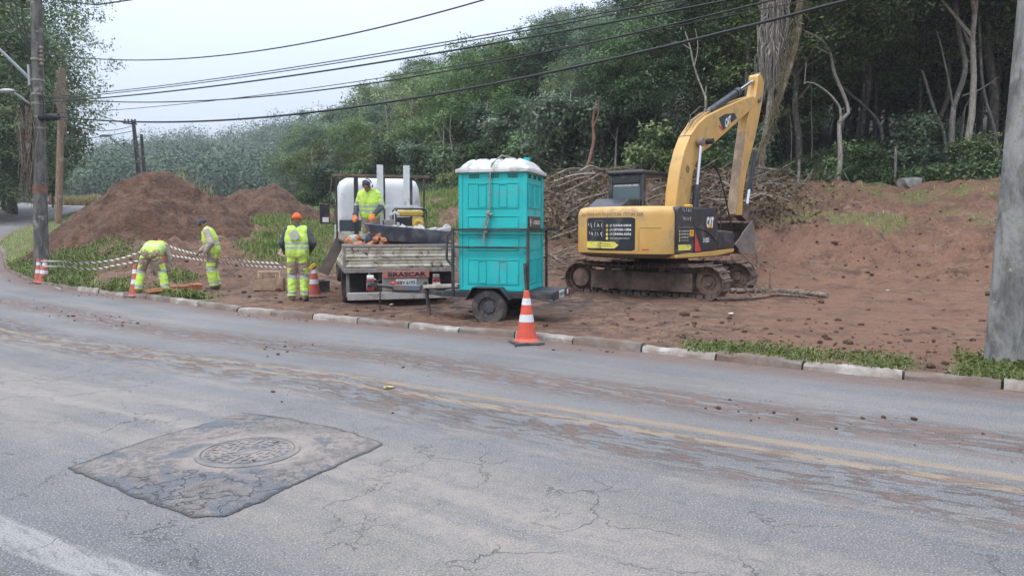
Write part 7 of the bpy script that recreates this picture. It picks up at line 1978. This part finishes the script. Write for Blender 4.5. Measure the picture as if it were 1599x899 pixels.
limb("log", [(1196, 452, 16.6), (1235, 459, 16.2), (1292, 474, 15.3)], .07, .05, M_DEAD, "long fallen log on the mud in front of the bucket")
limb("log", [(1140, 447, 16.4), (1170, 447, 16.5), (1205, 450, 16.7)], .06, .045, M_DEAD, "knotty log against the end of the excavator's track", twigs=6)
limb("log", [(1120, 466, 15.2), (1160, 468, 15.2), (1200, 470, 15.3)], .05, .03, MUDDY, "muddy root lying under the track's front end", twigs=8)
limb("log", [(1180, 463, 15.8), (1215, 466, 15.7), (1262, 473, 15.3)], .045, .03, M_DEAD, "thin crooked branch beside the long fallen log", twigs=7)
limb("log", [(1538, 465, 15.6), (1552, 466, 15.5), (1575, 468, 15.4)], .05, .045, MUDDARK, "dark stub of wood on the mud beside the concrete pole")
limb("branch", [(1184, 418, 16.8), (1181, 395, 16.8), (1176, 378, 16.8)], .03, .012, M_DEAD, "upright forked branch stuck in the mud right of the bucket", air=True)
limb("branch", [(1181, 398, 16.8), (1190, 382, 16.8), (1196, 369, 16.8)], .022, .008, M_DEAD, "forked upper arm of the upright branch beside the bucket", air=True)
limb("branch", [(1180, 420, 16.6), (1165, 402, 16.6), (1153, 391, 16.6)], .025, .012, M_DEAD, "bent branch under the bucket", air=True)
for k in range(16):
    px = rg.choice((rg.gauss(905, 35), rg.gauss(1165, 45))); y = rg.uniform(23.5, 28.5); dpx = rg.uniform(30, 75); z0 = .25 + rg.random() * .5
    p0 = at(px - dpx / 2, 300, y); p1 = at(px + dpx / 2, 300, y + rg.uniform(-.8, .8)); P0 = Vector((p0.x, p0.y, gz(p0) + z0)); P1 = Vector((p1.x, p1.y, gz(p1) + z0 + rg.uniform(-.2, .3)))
    M_ = P0.lerp(P1, .5) + Vector((0, 0, rg.uniform(-.1, .3))); mb = MB(); mb.tube(catmull([P0, M_, P1], .2), [.038 - .02 * i / 40 for i in range(len(catmull([P0, M_, P1], .2)))], 7)
    tag(mb.build("branch", M_DEAD if k % 4 else BARKP, None, smooth=60), "long cut branch lying on the brushwood at the foot of the forest", "branch", "cut branches on the brushwood")
# clods
tm = chunk_mesh(3, (1, .85, .7), M_HEAP, "clod_template"); tv = np.array([v.co for v in tm.vertices]); tf = np.array([p.vertices for p in tm.polygons])
bm_ = bmesh.new(); bmesh.ops.create_icosphere(bm_, subdivisions=1, radius=1); tv = np.array([v.co * (1 + .4 * mnoise.noise(v.co * 1.7)) for v in bm_.verts]); tf = np.array([[v.index for v in f.verts] for f in bm_.faces]); bm_.free()
r2 = np.random.default_rng(31)
def clods(name, x, y, z, s, m, label):
    n = len(x); a = r2.uniform(0, 6.28, n); ca, sa = np.cos(a), np.sin(a)
    q = tv[None] * r2.uniform(.6, 1.2, (n, 1, 3)) * np.array([1, 1, .65])
    q = np.stack([q[..., 0] * ca[:, None] - q[..., 1] * sa[:, None], q[..., 0] * sa[:, None] + q[..., 1] * ca[:, None], q[..., 2]], 2) * s[:, None, None]
    V = q + np.stack([x, y, z + s * .15], 1)[:, None, :]
    F_ = tf[None] + (np.arange(n) * len(tv))[:, None, None]
    return tag(link_mesh(name, np_mesh(name, V.reshape(-1, 3), F_.reshape(-1, 3), m, smooth=False)), label, kind='stuff')
n = 24000; px_ = r2.uniform(60, 1720, n); t = r2.uniform(0, 1, n); y_ = 1 / (1 / 6.6 * (1 - t) + 1 / 29 * t); x_ = (px_ - CX) / FPX * y_
z_, g_, f_, d_, o_ = ground_z(x_, y_, True, True)
ok = (d_ > .2) & (f_ < .3) & (r2.uniform(size=n) < .15 + .85 * sstep(.05, .5, fbm(x_, y_, .6, 3, 51)) + .25 * (z_ > .4)) & (r2.uniform(size=n) < np.where(z_ < .2, .16, 1))
s_ = .012 + .055 * r2.uniform(0, 1, n) ** 5 + (r2.uniform(size=n) < .02) * .05
clods("dirt_clods", x_[ok], y_[ok], z_[ok], s_[ok], M_HEAP, "loose clods strewn over the bare earth")
n = 2600; u_ = r2.uniform(20, float(u_of(50, 441)) + 10, n); ch_ = r2.uniform(size=n)
v_ = np.where(ch_ < .45, np.abs(r2.normal(0, .25, n)) + .03, np.where(ch_ < .85, r2.normal(2.05, .28, n), r2.normal(3.9, .3, n)))
keep = fbm(u_, v_, .5, 3, 61) > .0
pp = [kerb_point(a, b) for a, b in zip(u_[keep], v_[keep])]
xx, yy, zz = np.array([p.x for p in pp]), np.array([p.y for p in pp]), np.array([p.z for p in pp])
clods("mud_clods", xx, yy, zz + .002, (.005 + .028 * r2.uniform(0, 1, len(xx)) ** 5), M_HEAP, "crumbs of mud dropped on the road by lorries")
r3 = np.random.default_rng(44); n = 9000
pd_ = np.where(r3.uniform(size=n) < .5, r3.normal(905, 48, n), r3.normal(1150, 55, n)); yd_ = r3.uniform(23, 29.5, n); xd_ = (pd_ - CX) / FPX * yd_
DEADLEAF = leaf_mat("dead_leaf", (.05, .035, .022), (.20, .13, .075), .15)
leaf_carpet("leaf_litter", xd_, yd_, ground_z(xd_, yd_, False), .16, DEADLEAF, 45, .75, .6, .6, "dead leaves caught in the heaped brushwood")
# gentle dry tufts on the earth heaps
pts = [(at(px, py, D), h) for px, py, D, h in ((278, 283, 28.4, .6), (292, 290, 28.6, .5), (285, 286, 29, .7), (322, 306, 30, .45), (318, 304, 30.3, .5), (375, 318, 34, .4), (400, 322, 34.5, .45), (388, 320, 35, .4))]
X_, Y_, Z_ = [], [], []
for p, h in pts:
    for k in range(26): X_.append(p.x + r2.normal(0, .16)); Y_.append(p.y + r2.normal(0, .1)); Z_.append(p.z - .25)
rg = np.random.default_rng(2)
blades("heap_tufts", np.array(X_), np.array(Y_), np.array(Z_), .75, .02, DRY, .6, "dry yellow tufts sprouting behind the crests of the heaps")
# round sign up the climbing road
q = at(71, 326, 72); q.z = float(ground_z([q.x], [q.y], False)[0]); sg = thing("round_sign", "small round white traffic sign with red edge beside the climbing road", "traffic sign", q)
h_ = (at(71, 311, 72) - q).z
mb = MB(); mb.cyl((0, 0, 0), (0, 0, h_ + .3), .05, n=8); mb.build("post", METL, sg, smooth=40)
mb = MB(); mb.lathe([(.001, -.02), (.44, -.02), (.44, .02), (.36, .021), (.36, .02)], frame((.5, -1, 0), None, (0, -.06, h_)), 24); mb.build("rim", REDM, sg, smooth=30)
mb = MB(); mb.lathe([(.37, .022), (.37, .03), (.001, .03)], frame((.5, -1, 0), None, (0, -.06, h_)), 24, False); mb.build("face", WHITE, sg, smooth=30)

# ================================================================== haze
hz = SH("haze_air"); hz.N.remove(hz.b)
pv = hz.N.new("ShaderNodeVolumePrincipled"); pv.inputs["Color"].default_value = (.90, .955, 1, 1); pv.inputs["Density"].default_value = .00055
pv.inputs["Anisotropy"].default_value = .1
hz.t.links.new(pv.outputs[0], hz.out.inputs["Volume"])
mb = MB(); mb.box((0, 120, 32), (1500, 1240, 100))
tag(mb.build("haze", hz.m), kind='stuff')
